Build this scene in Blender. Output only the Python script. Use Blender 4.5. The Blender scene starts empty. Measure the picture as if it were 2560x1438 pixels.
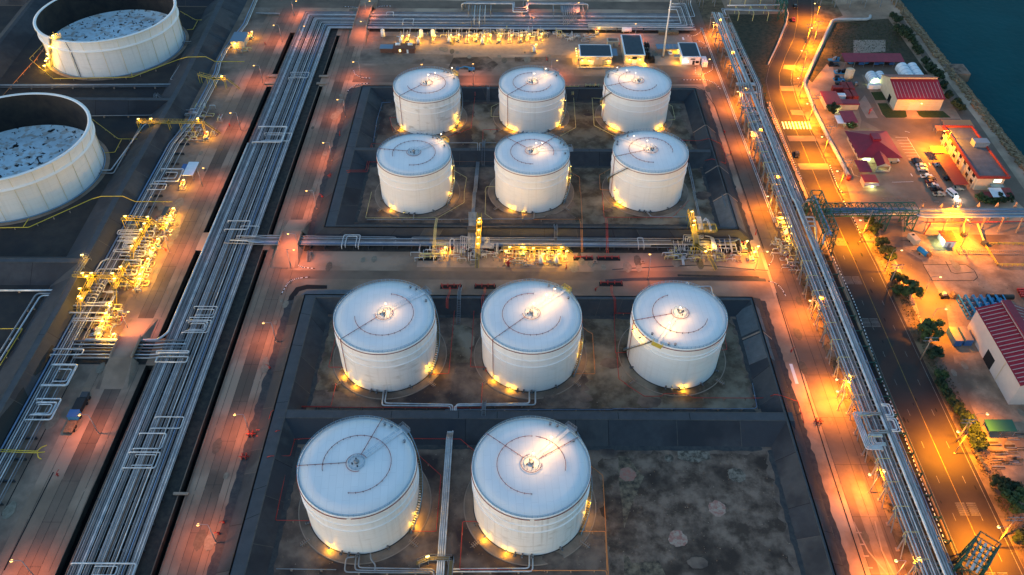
import bpy, math, random
from mathutils import Vector, Matrix
R = math.radians
C = bpy.context.scene.collection
SC = bpy.context.scene

# ---------------------------------------------------------------- camera
CAM_H, CAM_F, PITCH, YAW, ROLL = 200.0, 2052.58, R(43.3349), R(.0664), R(.38)
cp, sp = math.cos(PITCH), math.sin(PITCH)
FW = Vector((math.sin(YAW)*cp, math.cos(YAW)*cp, -sp))
r0 = Vector((math.cos(YAW), -math.sin(YAW), 0)); u0 = r0.cross(FW)
RT = math.cos(ROLL)*r0 + math.sin(ROLL)*u0
UP = -math.sin(ROLL)*r0 + math.cos(ROLL)*u0
cam = bpy.data.objects.new('camera', bpy.data.cameras.new('camera')); C.objects.link(cam)
cam.data.sensor_width = 36.0; cam.data.lens = CAM_F/2560*36.0
cam.data.clip_start = 1.0; cam.data.clip_end = 6000.0
M3 = Matrix((RT, UP, -FW)).transposed()
cam.matrix_world = Matrix.Translation((0, 0, CAM_H)) @ M3.to_4x4()
SC.camera = cam

# ---------------------------------------------------------------- sky, sun, exposure
SUN_EL, SUN_AZ = R(5), R(236)          # just above the western horizon
w = bpy.data.worlds.new('World'); SC.world = w; w.use_nodes = True
nt = w.node_tree; nt.nodes.clear()
sky = nt.nodes.new('ShaderNodeTexSky'); sky.sky_type = 'NISHITA'; sky.sun_disc = False
sky.sun_elevation = SUN_EL; sky.sun_rotation = SUN_AZ
sky.air_density = 1.2; sky.dust_density = .6; sky.ozone_density = 3.0
bg = nt.nodes.new('ShaderNodeBackground'); bg.inputs[1].default_value = 0.14
wo = nt.nodes.new('ShaderNodeOutputWorld')
nt.links.new(sky.outputs[0], bg.inputs[0]); nt.links.new(bg.outputs[0], wo.inputs[0])
sl = bpy.data.lights.new('dusk_sun', 'SUN'); sl.energy = .22; sl.angle = R(30); sl.color = (1, .80, .72)
so = bpy.data.objects.new('dusk_sun', sl); C.objects.link(so)
sd = Vector((math.sin(SUN_AZ)*math.cos(SUN_EL), math.cos(SUN_AZ)*math.cos(SUN_EL), math.sin(SUN_EL)))
so.rotation_euler = sd.to_track_quat('Z', 'Y').to_euler()
SC.view_settings.view_transform = 'Standard'; SC.view_settings.look = 'None'
SC.view_settings.exposure = 2.05; SC.view_settings.gamma = 1.0
SC.render.engine = 'CYCLES'
SC.cycles.use_denoising = True; SC.cycles.max_bounces = 4; SC.cycles.diffuse_bounces = 2
SC.cycles.glossy_bounces = 2; SC.cycles.transmission_bounces = 2
SC.cycles.sample_clamp_indirect = 3.0; SC.cycles.use_light_tree = True
SC.cycles.caustics_reflective = False; SC.cycles.caustics_refractive = False

# ---------------------------------------------------------------- pixel of the photograph -> place in the world
def G(px, py, z=0.0):
    d = FW + RT*((px-1280)/CAM_F) - UP*((py-719)/CAM_F)
    t = (z-CAM_H)/d.z
    return (t*d.x, t*d.y)
ZO = {1:(0,0,2.995),2:(640,0,2.995),3:(1280,0,2.995),4:(1920,0,2.995),5:(0,480,2.995),6:(640,480,2.995),7:(1280,480,2.995),
      8:(1920,480,2.995),9:(0,958,2.995),10:(640,958,2.995),11:(1280,958,2.995),12:(1920,958,2.995),
      'a':(150,520,5.99),'b':(940,60,5.565),'c':(1880,420,5.99),'d':(1680,0,5.99),'e':(1040,540,6.4),'f':(1660,500,7.57),
      'g':(0,860,5.99),'h':(2060,160,5.99),'i':(2240,300,5.99),'j':(2080,380,8.0),'k':(2240,520,5.99),'l':(2320,720,7.99)}
def Z(n, x, y, z=0.0):
    a = ZO[n]; p = G(a[0]+x/a[2], a[1]+y/a[2], z); return (p[0], p[1], z)

# ---------------------------------------------------------------- materials
MATS = {}
def mat(name, col, rough=.8, metal=0.0, var=None, vs=.3, bump=0.0, bs=2.0, emit=None, es=0, spec=.3, var2=None, vs2=.05, contrast=.12):
    if name in MATS: return MATS[name]
    m = bpy.data.materials.new(name); m.use_nodes = True; n = m.node_tree.nodes; L = m.node_tree.links
    b = n['Principled BSDF']; b.inputs['Base Color'].default_value = (*col, 1)
    b.inputs['Roughness'].default_value = rough; b.inputs['Metallic'].default_value = metal
    b.inputs['Specular IOR Level'].default_value = spec
    if var or bump or var2:
        geo = n.new('ShaderNodeNewGeometry')
    if var:
        t = n.new('ShaderNodeTexNoise'); t.inputs['Scale'].default_value = vs; t.inputs['Detail'].default_value = 8
        t.inputs['Roughness'].default_value = .65
        L.new(geo.outputs['Position'], t.inputs['Vector'])
        rmp = n.new('ShaderNodeMapRange'); rmp.inputs[1].default_value = .5-contrast; rmp.inputs[2].default_value = .5+contrast
        L.new(t.outputs[0], rmp.inputs[0])
        mx = n.new('ShaderNodeMix'); mx.data_type = 'RGBA'
        mx.inputs[6].default_value = (*col, 1); mx.inputs[7].default_value = (*var, 1)
        L.new(rmp.outputs[0], mx.inputs[0]); out = mx.outputs[2]
        if var2:
            t2 = n.new('ShaderNodeTexNoise'); t2.inputs['Scale'].default_value = vs2; t2.inputs['Detail'].default_value = 5
            L.new(geo.outputs['Position'], t2.inputs['Vector'])
            r2 = n.new('ShaderNodeMapRange'); r2.inputs[1].default_value = .5; r2.inputs[2].default_value = .62
            L.new(t2.outputs[0], r2.inputs[0])
            m2 = n.new('ShaderNodeMix'); m2.data_type = 'RGBA'; L.new(out, m2.inputs[6]); m2.inputs[7].default_value = (*var2, 1)
            L.new(r2.outputs[0], m2.inputs[0]); out = m2.outputs[2]
        L.new(out, b.inputs['Base Color'])
    if bump:
        tb = n.new('ShaderNodeTexNoise'); tb.inputs['Scale'].default_value = bs; tb.inputs['Detail'].default_value = 4
        L.new(geo.outputs['Position'], tb.inputs['Vector'])
        bp = n.new('ShaderNodeBump'); bp.inputs['Strength'].default_value = bump; bp.inputs['Distance'].default_value = .3
        L.new(tb.outputs[0], bp.inputs['Height']); L.new(bp.outputs[0], b.inputs['Normal'])
    if emit:
        b.inputs['Emission Color'].default_value = (*emit, 1); b.inputs['Emission Strength'].default_value = es
        m.cycles.emission_sampling = 'NONE'
    MATS[name] = m; return m

mat('sand', (0.388,0.254,0.169), .95, var=(0.217,0.144,0.097), vs=.10, var2=(0.490,0.330,0.223), vs2=.045, bump=.25, bs=.8, contrast=.16)
mat('sand_pale', (0.410,0.272,0.180), .95, var=(0.228,0.150,0.100), vs=.22, var2=(0.171,0.112,0.076), vs2=.08, bump=.2, bs=1.2, contrast=.16)
mat('sand_dark', (0.074,0.048,0.034), .95, var=(0.252,0.169,0.121), vs=.2, var2=(0.053,0.035,0.026), vs2=.07, bump=.3, bs=1.0, contrast=.11)
mat('asphalt_pale', (0.268,0.179,0.122), .9, var=(0.188,0.128,0.089), vs=.13, var2=(0.342,0.233,0.162), vs2=.05, bump=.1, bs=1.5, contrast=.2)
mat('asphalt_mid', (0.154,0.105,0.074), .9, var=(0.205,0.139,0.099), vs=.16, var2=(0.123,0.084,0.061), vs2=.05, contrast=.2)
mat('asphalt_dark', (0.039,0.027,0.023), .8, var=(0.051,0.036,0.029), vs=.12, var2=(0.032,0.023,0.019), vs2=.04, contrast=.2)
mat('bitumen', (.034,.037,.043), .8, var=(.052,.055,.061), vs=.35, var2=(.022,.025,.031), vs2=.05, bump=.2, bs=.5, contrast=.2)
mat('bitumen_worn', (.050,.052,.056), .85, var=(.070,.070,.070), vs=.3, var2=(.032,.034,.038), vs2=.09, bump=.2, bs=.6, contrast=.16)
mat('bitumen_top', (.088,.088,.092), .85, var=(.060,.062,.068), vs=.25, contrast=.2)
mat('yard_dark', (.029,.026,.025), .95, var=(.050,.042,.036), vs=.15, var2=(.024,.024,.026), vs2=.05, bump=.3, bs=.6, contrast=.15)
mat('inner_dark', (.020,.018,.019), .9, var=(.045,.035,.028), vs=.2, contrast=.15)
mat('bitumen_new', (.026,.030,.037), .7, var=(.036,.040,.048), vs=.2, contrast=.2)
mat('bitumen_dust', (.11,.098,.085), .9, var=(.065,.062,.06), vs=.5, contrast=.15)
mat('bitumen_wet', (.004,.004,.005), .35, spec=.2)
mat('pit_dark', (0.111,0.075,0.057), .95, var=(0.230,0.156,0.113), vs=.16, var2=(0.052,0.036,0.033), vs2=.06, bump=.3, bs=.7, contrast=.12)
mat('pit_brown', (.20,.155,.105), .95, var=(.075,.052,.034), vs=.13, var2=(.29,.235,.17), vs2=.05, bump=.3, bs=.8, contrast=.10)
mat('concrete', (0.376,0.267,0.195), .85, var=(0.262,0.184,0.133), vs=.35, contrast=.2)
mat('concrete_dark', (0.199,0.138,0.099), .85, var=(0.285,0.199,0.142), vs=.3, var2=(0.142,0.099,0.072), vs2=.07, contrast=.16)
mat('ditch_water', (.006,.008,.009), .08, spec=.35)
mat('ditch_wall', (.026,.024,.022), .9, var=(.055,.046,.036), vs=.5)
mat('joint', (.012,.012,.013), .9)
mat('sea_water', (.0,.052,.060), .55, spec=.02, var=(.0,.064,.074), vs=.02, bump=.6, bs=.3)
mat('rock', (0.276,0.189,0.104), .95, var=(0.150,0.104,0.061), vs=.5, bump=.3, bs=2)
mat('tank_white', (.80,.79,.77), .45, spec=.35)
mat('roof_white', (.84,.83,.81), .5, spec=.3, var=(.78,.775,.765), vs=.18, contrast=.3)
mat('pipe_alu', (.34,.335,.335), .42, .35, var=(.25,.25,.255), vs=.25)
mat('pipe_bright', (.66,.65,.64), .40, .3, var=(.40,.43,.46), vs=.3)
mat('pipe_dull', (.125,.125,.13), .5, .3, var=(.20,.20,.205), vs=.2)
mat('pipe_blue', (.16,.24,.36), .4, .5)
mat('pipe_rust', (.16,.10,.06), .7, .1)
mat('steel_dark', (.055,.06,.068), .6, .3)
mat('steel_grey', (.26,.28,.30), .55, .4)
mat('red_paint', (.42,.040,.030), .5)
mat('red_dark', (.22,.03,.025), .55)
mat('orange_paint', (.55,.20,.06), .5)
mat('yellow_paint', (.66,.46,.05), .5)
mat('yellow_pipe', (.62,.52,.22), .5)
mat('green_steel', (.018,.095,.07), .5)
mat('grate', (.17,.135,.06), .6, .2)
mat('rail_blue', (.20,.36,.50), .5, .2)
mat('white_paint', (.8,.8,.78), .6)
mat('road_yellow', (.30,.19,.04), .7, var=(.16,.11,.04), vs=.6)
mat('verge_soil', (.19,.125,.068), .95, var=(.085,.058,.034), vs=.3, var2=(.26,.18,.10), vs2=.09, bump=.4, bs=1, contrast=.13)
mat('pipe_white', (.46,.45,.44), .6, var=(.36,.35,.34), vs=.5)
mat('rubber', (.015,.015,.016), .7)
mat('glass_dark', (.012,.015,.02), .12, spec=.5)
mat('black_steel', (.02,.02,.022), .5, .2)
mat('roof_navy', (.030,.050,.068), .6, var=(.020,.034,.048), vs=.8, contrast=.15)
mat('wall_cream', (.56,.46,.34), .8, var=(.49,.40,.29), vs=.5)
mat('wall_pinkish', (.55,.47,.43), .8, var=(.50,.43,.40), vs=.3)
mat('roof_maroon', (.25,.014,.030), .5, var=(.20,.012,.026), vs=.4)
mat('skylight', (.34,.26,.25), .5)
mat('roof_blue', (.04,.12,.30), .5)
mat('roof_slate', (.16,.22,.28), .6)
mat('roof_grey', (.14,.15,.155), .85, var=(.09,.098,.105), vs=.4, contrast=.2)
mat('canvas', (.70,.74,.76), .6, var=(.62,.66,.69), vs=.6)
mat('container_red', (.20,.025,.025), .55)
mat('blue_paint', (.03,.18,.36), .5)
mat('blue_bright', (.02,.24,.48), .45)
mat('wood', (.25,.17,.10), .85, var=(.15,.10,.06), vs=2)
mat('brick', (.20,.09,.06), .9, var=(.13,.06,.045), vs=3)
mat('grass', (.022,.040,.010), .95, var=(.035,.055,.014), vs=.8, bump=.5, bs=3)
mat('weeds', (.085,.060,.034), .95, var=(.035,.034,.018), vs=.5, bump=.5, bs=2)
mat('bark', (.07,.05,.035), .95, var=(.04,.03,.02), vs=3)
mat('leaf', (.028,.052,.016), .7, var=(.045,.075,.020), vs=.8, contrast=.15)
mat('leaf_dark', (.014,.030,.014), .75, var=(.026,.046,.018), vs=.8, contrast=.15)
mat('silver_paint', (.45,.46,.47), .3, .5)
mat('black_paint', (.02,.02,.022), .25, .2)
mat('maroon_paint', (.12,.012,.014), .3)
mat('glow_orange', (.9,.4,.1), emit=(1,.45,.10), es=1.2)
mat('glow_amber', (.9,.6,.1), emit=(1,.60,.16), es=1.5)
mat('glow_yellow', (.9,.8,.3), emit=(1,.72,.20), es=1.1)
mat('glow_white', (.9,.9,.8), emit=(1,.88,.62), es=1.8)
mat('glow_green', (.8,.9,.6), emit=(.80,1,.60), es=.9)
mat('glow_red', (.9,.05,.05), emit=(1,.02,.03), es=1)
mat('rusty_white', (.66,.66,.64), .7, var=(.10,.06,.04), vs=.55, contrast=.05)

def plate_lines(name, strength):
    # lapped plates: thin slightly darker seams across the roof
    m = MATS[name]; n = m.node_tree.nodes; L = m.node_tree.links; b = n['Principled BSDF']; geo = [q for q in n if q.type == 'NEW_GEOMETRY'][0]
    br = n.new('ShaderNodeTexBrick'); br.inputs['Scale'].default_value = 1.0; br.inputs['Brick Width'].default_value = 7.5; br.inputs['Row Height'].default_value = 1.9
    br.inputs['Mortar Size'].default_value = .05; br.inputs['Color1'].default_value = (1,1,1,1); br.inputs['Color2'].default_value = (.965,.965,.965,1); br.inputs['Mortar'].default_value = (1-strength,)*3+(1,)
    mp = n.new('ShaderNodeMapping'); mp.inputs['Rotation'].default_value = (0, 0, 1.5); L.new(geo.outputs['Position'], mp.inputs[0]); L.new(mp.outputs[0], br.inputs[0])
    mx = n.new('ShaderNodeMix'); mx.data_type = 'RGBA'; mx.blend_type = 'MULTIPLY'; mx.inputs[0].default_value = 1
    L.new(b.inputs['Base Color'].links[0].from_socket, mx.inputs[6]); L.new(br.outputs[0], mx.inputs[7]); L.new(mx.outputs[2], b.inputs['Base Color'])
plate_lines('roof_white', .13)
def shell_mat(name, bands, seed, dirt):
    """white tank plate: weld courses, faint rain streaks, patches of dirt at their own height"""
    m = bpy.data.materials.new(name); m.use_nodes = True; n = m.node_tree.nodes; L = m.node_tree.links
    b = n['Principled BSDF']; b.inputs['Roughness'].default_value = .45; b.inputs['Specular IOR Level'].default_value = .35
    geo = n.new('ShaderNodeNewGeometry'); mp = n.new('ShaderNodeMapping'); mp.inputs['Scale'].default_value = (1.3, 1.3, .05)
    mp.inputs['Location'].default_value = (seed*7.3, seed*3.1, 0)
    L.new(geo.outputs['Position'], mp.inputs[0])
    t = n.new('ShaderNodeTexNoise'); t.inputs['Scale'].default_value = .9; t.inputs['Detail'].default_value = 6; L.new(mp.outputs[0], t.inputs[0])
    r1 = n.new('ShaderNodeMapRange'); r1.inputs[1].default_value = .52; r1.inputs[2].default_value = .75; r1.inputs[4].default_value = .4*dirt+.12
    L.new(t.outputs[0], r1.inputs[0])
    t2 = n.new('ShaderNodeTexNoise'); t2.inputs['Scale'].default_value = .22; t2.inputs['Detail'].default_value = 7
    mp2 = n.new('ShaderNodeMapping'); mp2.inputs['Scale'].default_value = (1, 1, 3.0); mp2.inputs['Location'].default_value = (seed, 0, seed*5)
    L.new(geo.outputs['Position'], mp2.inputs[0]); L.new(mp2.outputs[0], t2.inputs[0])
    r2 = n.new('ShaderNodeMapRange'); r2.inputs[1].default_value = .56; r2.inputs[2].default_value = .70; r2.inputs[4].default_value = .45*dirt+.08
    L.new(t2.outputs[0], r2.inputs[0])
    mx = n.new('ShaderNodeMath'); mx.operation = 'MAXIMUM'; L.new(r1.outputs[0], mx.inputs[0]); L.new(r2.outputs[0], mx.inputs[1])
    sep = n.new('ShaderNodeSeparateXYZ'); L.new(geo.outputs['Position'], sep.inputs[0])
    md = n.new('ShaderNodeMath'); md.operation = 'MODULO'; md.inputs[1].default_value = bands; L.new(sep.outputs[2], md.inputs[0])
    lt = n.new('ShaderNodeMath'); lt.operation = 'LESS_THAN'; lt.inputs[1].default_value = .07; L.new(md.outputs[0], lt.inputs[0])
    ml = n.new('ShaderNodeMath'); ml.operation = 'MULTIPLY'; ml.inputs[1].default_value = .22; L.new(lt.outputs[0], ml.inputs[0])
    ad = n.new('ShaderNodeMath'); ad.operation = 'ADD'; ad.use_clamp = True; L.new(mx.outputs[0], ad.inputs[0]); L.new(ml.outputs[0], ad.inputs[1])
    mc = n.new('ShaderNodeMix'); mc.data_type = 'RGBA'; mc.inputs[6].default_value = (.80,.785,.765,1); mc.inputs[7].default_value = (.38,.32,.25,1)
    L.new(ad.outputs[0], mc.inputs[0]); L.new(mc.outputs[2], b.inputs['Base Color'])
    MATS[name] = m; return m

# ---------------------------------------------------------------- mesh helpers
OFF = {}
class MB:
    def __init__(s): s.v = []; s.f = []; s.mi = []; s.sm = []; s.mats = []
    def mid(s, m):
        if m not in s.mats: s.mats.append(m)
        return s.mats.index(m)
    def face(s, idx, m, sm=False): s.f.append(idx); s.mi.append(s.mid(m)); s.sm.append(sm)
    def box(s, x0, y0, z0, x1, y1, z1, m):
        s.obox((x0+x1)/2, (y0+y1)/2, (z0+z1)/2, abs(x1-x0), abs(y1-y0), abs(z1-z0), 0, m)
    def obox(s, cx, cy, cz, sx, sy, sz, rz, m, top=1.0, topy=None):
        k = len(s.v); c, d = math.cos(rz), math.sin(rz); ty = top if topy is None else topy
        for zz in (-.5, .5):
            tx, tt = (top, ty) if zz > 0 else (1, 1)
            for ax, ay in ((-.5,-.5),(.5,-.5),(.5,.5),(-.5,.5)):
                x, y = ax*sx*tx, ay*sy*tt
                s.v.append((cx+x*c-y*d, cy+x*d+y*c, cz+zz*sz))
        for q in ((3,2,1,0),(4,5,6,7),(0,1,5,4),(1,2,6,5),(2,3,7,6),(3,0,4,7)): s.face([k+i for i in q], m)
    def bar(s, a, b, w, m, h=None):
        """square bar between two points"""
        a, b = Vector(a), Vector(b); d = b-a
        if d.length < 1e-5: return
        d.normalize(); up = Vector((0,0,1)) if abs(d.z) < .95 else Vector((1,0,0))
        x = d.cross(up).normalized()*(w/2); y = x.cross(d).normalized()*((h or w)/2); k = len(s.v)
        for p in (a, b):
            for q in (-x-y, x-y, x+y, -x+y): s.v.append(tuple(p+q))
        for q in ((3,2,1,0),(4,5,6,7),(0,1,5,4),(1,2,6,5),(2,3,7,6),(3,0,4,7)): s.face([k+i for i in q], m)
    def tube(s, pts, r, m, n=8, cap=True, closed=False):
        P = [Vector(p) for p in pts]; k0 = len(s.v); N = len(P); prev = None
        for i, p in enumerate(P):
            if closed: d = (P[(i+1) % N]-P[i-1])
            else: d = (P[min(i+1, N-1)]-P[max(i-1, 0)])
            if d.length < 1e-6: d = Vector((0,0,1))
            d.normalize()
            if prev is None:
                up = Vector((0,0,1)) if abs(d.z) < .9 else Vector((1,0,0)); x = d.cross(up).normalized()
            else:
                x = (prev-d*prev.dot(d)); x = x.normalized() if x.length > 1e-4 else d.orthogonal().normalized()
            prev = x; y = d.cross(x); k = 1.0
            if 0 < i < N-1 and not closed:
                c = (P[i+1]-P[i]).normalized().dot((P[i]-P[i-1]).normalized()); k = 1/max(.5, math.sqrt((1+c)/2))
            for j in range(n):
                a = 2*math.pi*j/n; s.v.append(tuple(p+(x*math.cos(a)+y*math.sin(a))*r*k))
        M = N if closed else N-1
        for i in range(M):
            a, b = k0+i*n, k0+((i+1) % N)*n
            for j in range(n): s.face([a+j, a+(j+1) % n, b+(j+1) % n, b+j], m, True)
        if cap and not closed:
            s.face([k0+j for j in range(n)][::-1], m); s.face([k0+(N-1)*n+j for j in range(n)], m)
    def cyl(s, x, y, z0, z1, r, m, n=16, r2=None, smooth=True, cap=True):
        k = len(s.v); r2 = r if r2 is None else r2
        for zz, rr in ((z0, r), (z1, r2)):
            for j in range(n):
                a = 2*math.pi*j/n; s.v.append((x+rr*math.cos(a), y+rr*math.sin(a), zz))
        for j in range(n): s.face([k+j, k+(j+1) % n, k+n+(j+1) % n, k+n+j], m, smooth)
        if cap: s.face([k+j for j in range(n)][::-1], m); s.face([k+n+j for j in range(n)], m)
    def lathe(s, x, y, prof, m, n=96, a0=0, a1=2*math.pi, smooth=True):
        k = len(s.v); full = abs(a1-a0-2*math.pi) < 1e-6; cols = n if full else n+1
        for r, z in prof:
            for j in range(cols):
                a = a0+(a1-a0)*j/n; s.v.append((x+r*math.cos(a), y+r*math.sin(a), z))
        for i in range(len(prof)-1):
            for j in range(n):
                j2 = (j+1) % cols
                s.face([k+i*cols+j, k+i*cols+j2, k+(i+1)*cols+j2, k+(i+1)*cols+j], m, smooth)
    def poly(s, pts, z, m):
        k = len(s.v)
        for p in pts: s.v.append((p[0], p[1], z if len(p) < 3 or z is not None else p[2]))
        s.face(list(range(k, k+len(pts))), m)
    def prism(s, pts, z0, z1, m, mtop=None):
        k = len(s.v); n = len(pts)
        ar = sum(pts[i][0]*pts[(i+1) % n][1]-pts[(i+1) % n][0]*pts[i][1] for i in range(n))
        if ar < 0: pts = pts[::-1]
        for z in (z0, z1):
            for p in pts: s.v.append((p[0], p[1], z))
        s.face([k+i for i in range(n)][::-1], m); s.face([k+n+i for i in range(n)], mtop or m)
        for i in range(n): s.face([k+i, k+(i+1) % n, k+n+(i+1) % n, k+n+i], m)
    def quad(s, a, b, c, d, m):
        k = len(s.v); s.v += [tuple(a), tuple(b), tuple(c), tuple(d)]; s.face([k, k+1, k+2, k+3], m)
    def tri(s, a, b, c, m):
        k = len(s.v); s.v += [tuple(a), tuple(b), tuple(c)]; s.face([k, k+1, k+2], m)
    def ball(s, x, y, z, r, m, n=8, sz=1.0):
        prof = [(r*math.sin(math.pi*i/5)+.001, z-r*sz*math.cos(math.pi*i/5)) for i in range(6)]
        s.lathe(x, y, prof, m, n)
    def rail(s, pts, h, m, w=.07, step=2.0, mid=True):
        """handrail along a path: top bar, middle bar, posts"""
        for a, b in zip(pts[:-1], pts[1:]):
            a, b = Vector(a), Vector(b); L = (b-a).length; up = Vector((0,0,h))
            s.bar(a+up, b+up, w, m)
            if mid: s.bar(a+up*.5, b+up*.5, w*.8, m)
            for i in range(max(1, round(L/step))+1):
                p = a.lerp(b, i/max(1, round(L/step))); s.bar(p, p+up, w, m)
    def build(s, name, parent=None, loc=None):
        off = OFF.get(parent.name, (0,0,0)) if parent else (loc or (0,0,0))
        me = bpy.data.meshes.new(name)
        me.from_pydata([(a-off[0], b-off[1], c-off[2]) for a, b, c in s.v], [], s.f)
        for m in s.mats: me.materials.append(MATS[m])
        me.polygons.foreach_set('material_index', s.mi); me.polygons.foreach_set('use_smooth', s.sm)
        me.update()
        o = bpy.data.objects.new(name, me); C.objects.link(o)
        if parent: o.parent = parent; OFF[o.name] = off
        else: o.location = off; OFF[o.name] = off
        return o
def thing(name, label, cat, loc=(0,0,0), group=None):
    o = bpy.data.objects.new(name, None); C.objects.link(o); o.location = loc; OFF[o.name] = tuple(loc)
    o.empty_display_size = .5
    o['label'] = label; o['category'] = cat
    if group: o['group'] = group
    return o
def tag(o, label, cat, group=None):
    o['label'] = label; o['category'] = cat
    if group: o['group'] = group
    return o
def struct(mb, name, label=None):
    o = mb.build(name); o['kind'] = 'structure'
    if label: o['label'] = label
    return o
def kids(o): return [c for c in o.children]
def copy_tree(o, parent=None):
    c = o.copy(); C.objects.link(c); c.parent = parent
    for ch in kids(o): copy_tree(ch, c)
    return c
def place(proto, used, x, y, z=0, rz=0, label=None, group=None, s=1.0):
    o = proto if not used.get(proto.name) else copy_tree(proto)
    used[proto.name] = True
    o.location = (x, y, z); o.rotation_euler = (0, 0, rz); o.scale = (s, s, s)
    if label: o['label'] = label
    if group: o['group'] = group
    return o
USED = {}
def light(parent, x, y, z, power, col, rad=.3, off=None, cone=None):
    l = bpy.data.lights.new('lamp_light', 'SPOT' if cone else 'POINT')
    if cone: l.spot_size = R(cone); l.spot_blend = .9
    l.energy = power; l.energy = power; l.color = col; l.shadow_soft_size = rad
    o = bpy.data.objects.new('lamp_light', l); C.objects.link(o)
    f = OFF.get(parent.name, (0,0,0)) if off is None else off
    o.parent = parent; o.location = (x-f[0], y-f[1], z-f[2]); return o
COL_O, COL_A, COL_Y, COL_W, COL_G = (1,.26,.085), (1,.31,.0), (1,.50,.025), (1,.52,.17), (.70,1,.45)
def rounded(pts, r=.8, n=3):
    """round the corners of a path"""
    P = [Vector(p) for p in pts]; out = [P[0]]
    for i in range(1, len(P)-1):
        a, b, c = P[i-1], P[i], P[i+1]; la, lc = (a-b).length, (c-b).length
        q = min(r, la*.45, lc*.45); s0 = b+(a-b).normalized()*q; s1 = b+(c-b).normalized()*q
        for k in range(n+1):
            t = k/n; out.append(s0*(1-t)**2+b*2*t*(1-t)+s1*t*t)
    out.append(P[-1]); return out
# ================================================================ GROUND
mat('seam', (.045,.038,.030), .9); mat('stain_dark', (.105,.084,.061), .9, var=(.14,.112,.08), vs=.9, contrast=.1); mat('stain_pale', (.27,.225,.165), .95, var=(.18,.15,.11), vs=.9, contrast=.15)
mat('worn_paint', (.30,.27,.23), .8, var=(.12,.11,.095), vs=.8, contrast=.2)
HOLES = [(-117.3,60,-114.7,174.5), (-117.3,186.5,-114.7,231), (-117.3,241.5,-114.7,351), (-117.3,363,-114.7,407),
         (-92.5,60,-90.6,231.5), (-92.5,240.5,-90.6,351.5), (-92.5,362.5,-90.6,404), (178.5,225.5,192.5,236.5)]
gx = sorted({-1500,-400,-200,-50,0,50,100,219} | {h[0] for h in HOLES} | {h[2] for h in HOLES})
gy = sorted({-600,0,100,200,300,400,500,800,1800} | {h[1] for h in HOLES} | {h[3] for h in HOLES})
b = MB()
for i in range(len(gx)-1):
    for j in range(len(gy)-1):
        cx, cy = (gx[i]+gx[i+1])/2, (gy[j]+gy[j+1])/2
        if any(h[0] < cx < h[2] and h[1] < cy < h[3] for h in HOLES): continue
        b.quad((gx[i],gy[j],0), (gx[i+1],gy[j],0), (gx[i+1],gy[j+1],0), (gx[i],gy[j+1],0), 'sand')
struct(b, 'ground')
for n, h in enumerate(HOLES):
    b = MB(); x0, y0, x1, y1 = h; dz = -2.2 if n < 7 else -4
    b.quad((x0,y0,dz), (x1,y0,dz), (x1,y1,dz), (x0,y1,dz), 'ditch_water' if n < 7 else 'joint')
    for p, q in (((x0,y0),(x1,y0)), ((x1,y0),(x1,y1)), ((x1,y1),(x0,y1)), ((x0,y1),(x0,y0))):
        b.quad((*p,dz), (*q,dz), (*q,0), (*p,0), 'ditch_wall')
    if n < 7:
        for xx in (x0-.22, x1): b.box(xx, y0, 0, xx+.22, y1, .28, 'concrete_dark')
    struct(b, 'drainage_ditch' if n < 7 else 'excavation')
def sheet(name, m, z, *polys, label=None):
    b = MB()
    for i, p in enumerate(polys):
        if len(p) == 4 and not isinstance(p[0], (tuple, list)):
            x0, y0, x1, y1 = p; p = [(x0,y0),(x1,y0),(x1,y1),(x0,y1)]
        p = [(q[0], q[1]) for q in p]
        ar = sum(p[i][0]*p[(i+1) % len(p)][1]-p[(i+1) % len(p)][0]*p[i][1] for i in range(len(p)))
        b.poly(p[::-1] if ar < 0 else p, z+i*.003, m)
    return struct(b, name, label)
def ZP(n, pts): return [Z(n, *p)[:2] for p in pts]
# sea and shore
b = MB(); b.quad((214,-600,-4), (4000,-600,-4), (4000,3000,-4), (214,3000,-4), 'sea_water'); struct(b, 'sea')
b = MB(); b.quad((218.9,-600,-.02), (225,-600,-5), (225,1800,-5), (218.9,1800,-.02), 'rock'); struct(b, 'shore')
random.seed(5)
b = MB()
for k in range(2600):
    y = random.uniform(255, 470); q = random.random(); x = 214.5+q*8.0; z = max(-4.2, -.0-(x-218)*.75 if x > 218 else .1)
    s = random.uniform(.5, 1.5)
    b.obox(x, y, z+s*.1, s*1.3, s, s*.8, random.uniform(0, 3), 'rock', top=random.uniform(.4, .8))
o = b.build('riprap'); o['kind'] = 'stuff'; o['label'] = 'pale boulders piled along the sea edge'
sheet('coastal_path', 'asphalt_mid', .03, ZP(4, [(965,140),(1010,140),(1240,470),(1500,820),(1560,900),(1917,1420),(1917,1560),(1850,1500),(1500,960),(1440,880),(1200,500)]))
b = MB(); q = Z(4, 1300, 490); b.box(q[0], q[1]-9, -4, q[0]+11, q[1]+1, .25, 'concrete_dark'); b.box(q[0]+.6, q[1]-8.4, .25, q[0]+10.4, q[1]+.4, .3, 'sand_dark'); struct(b, 'jetty')

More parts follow.
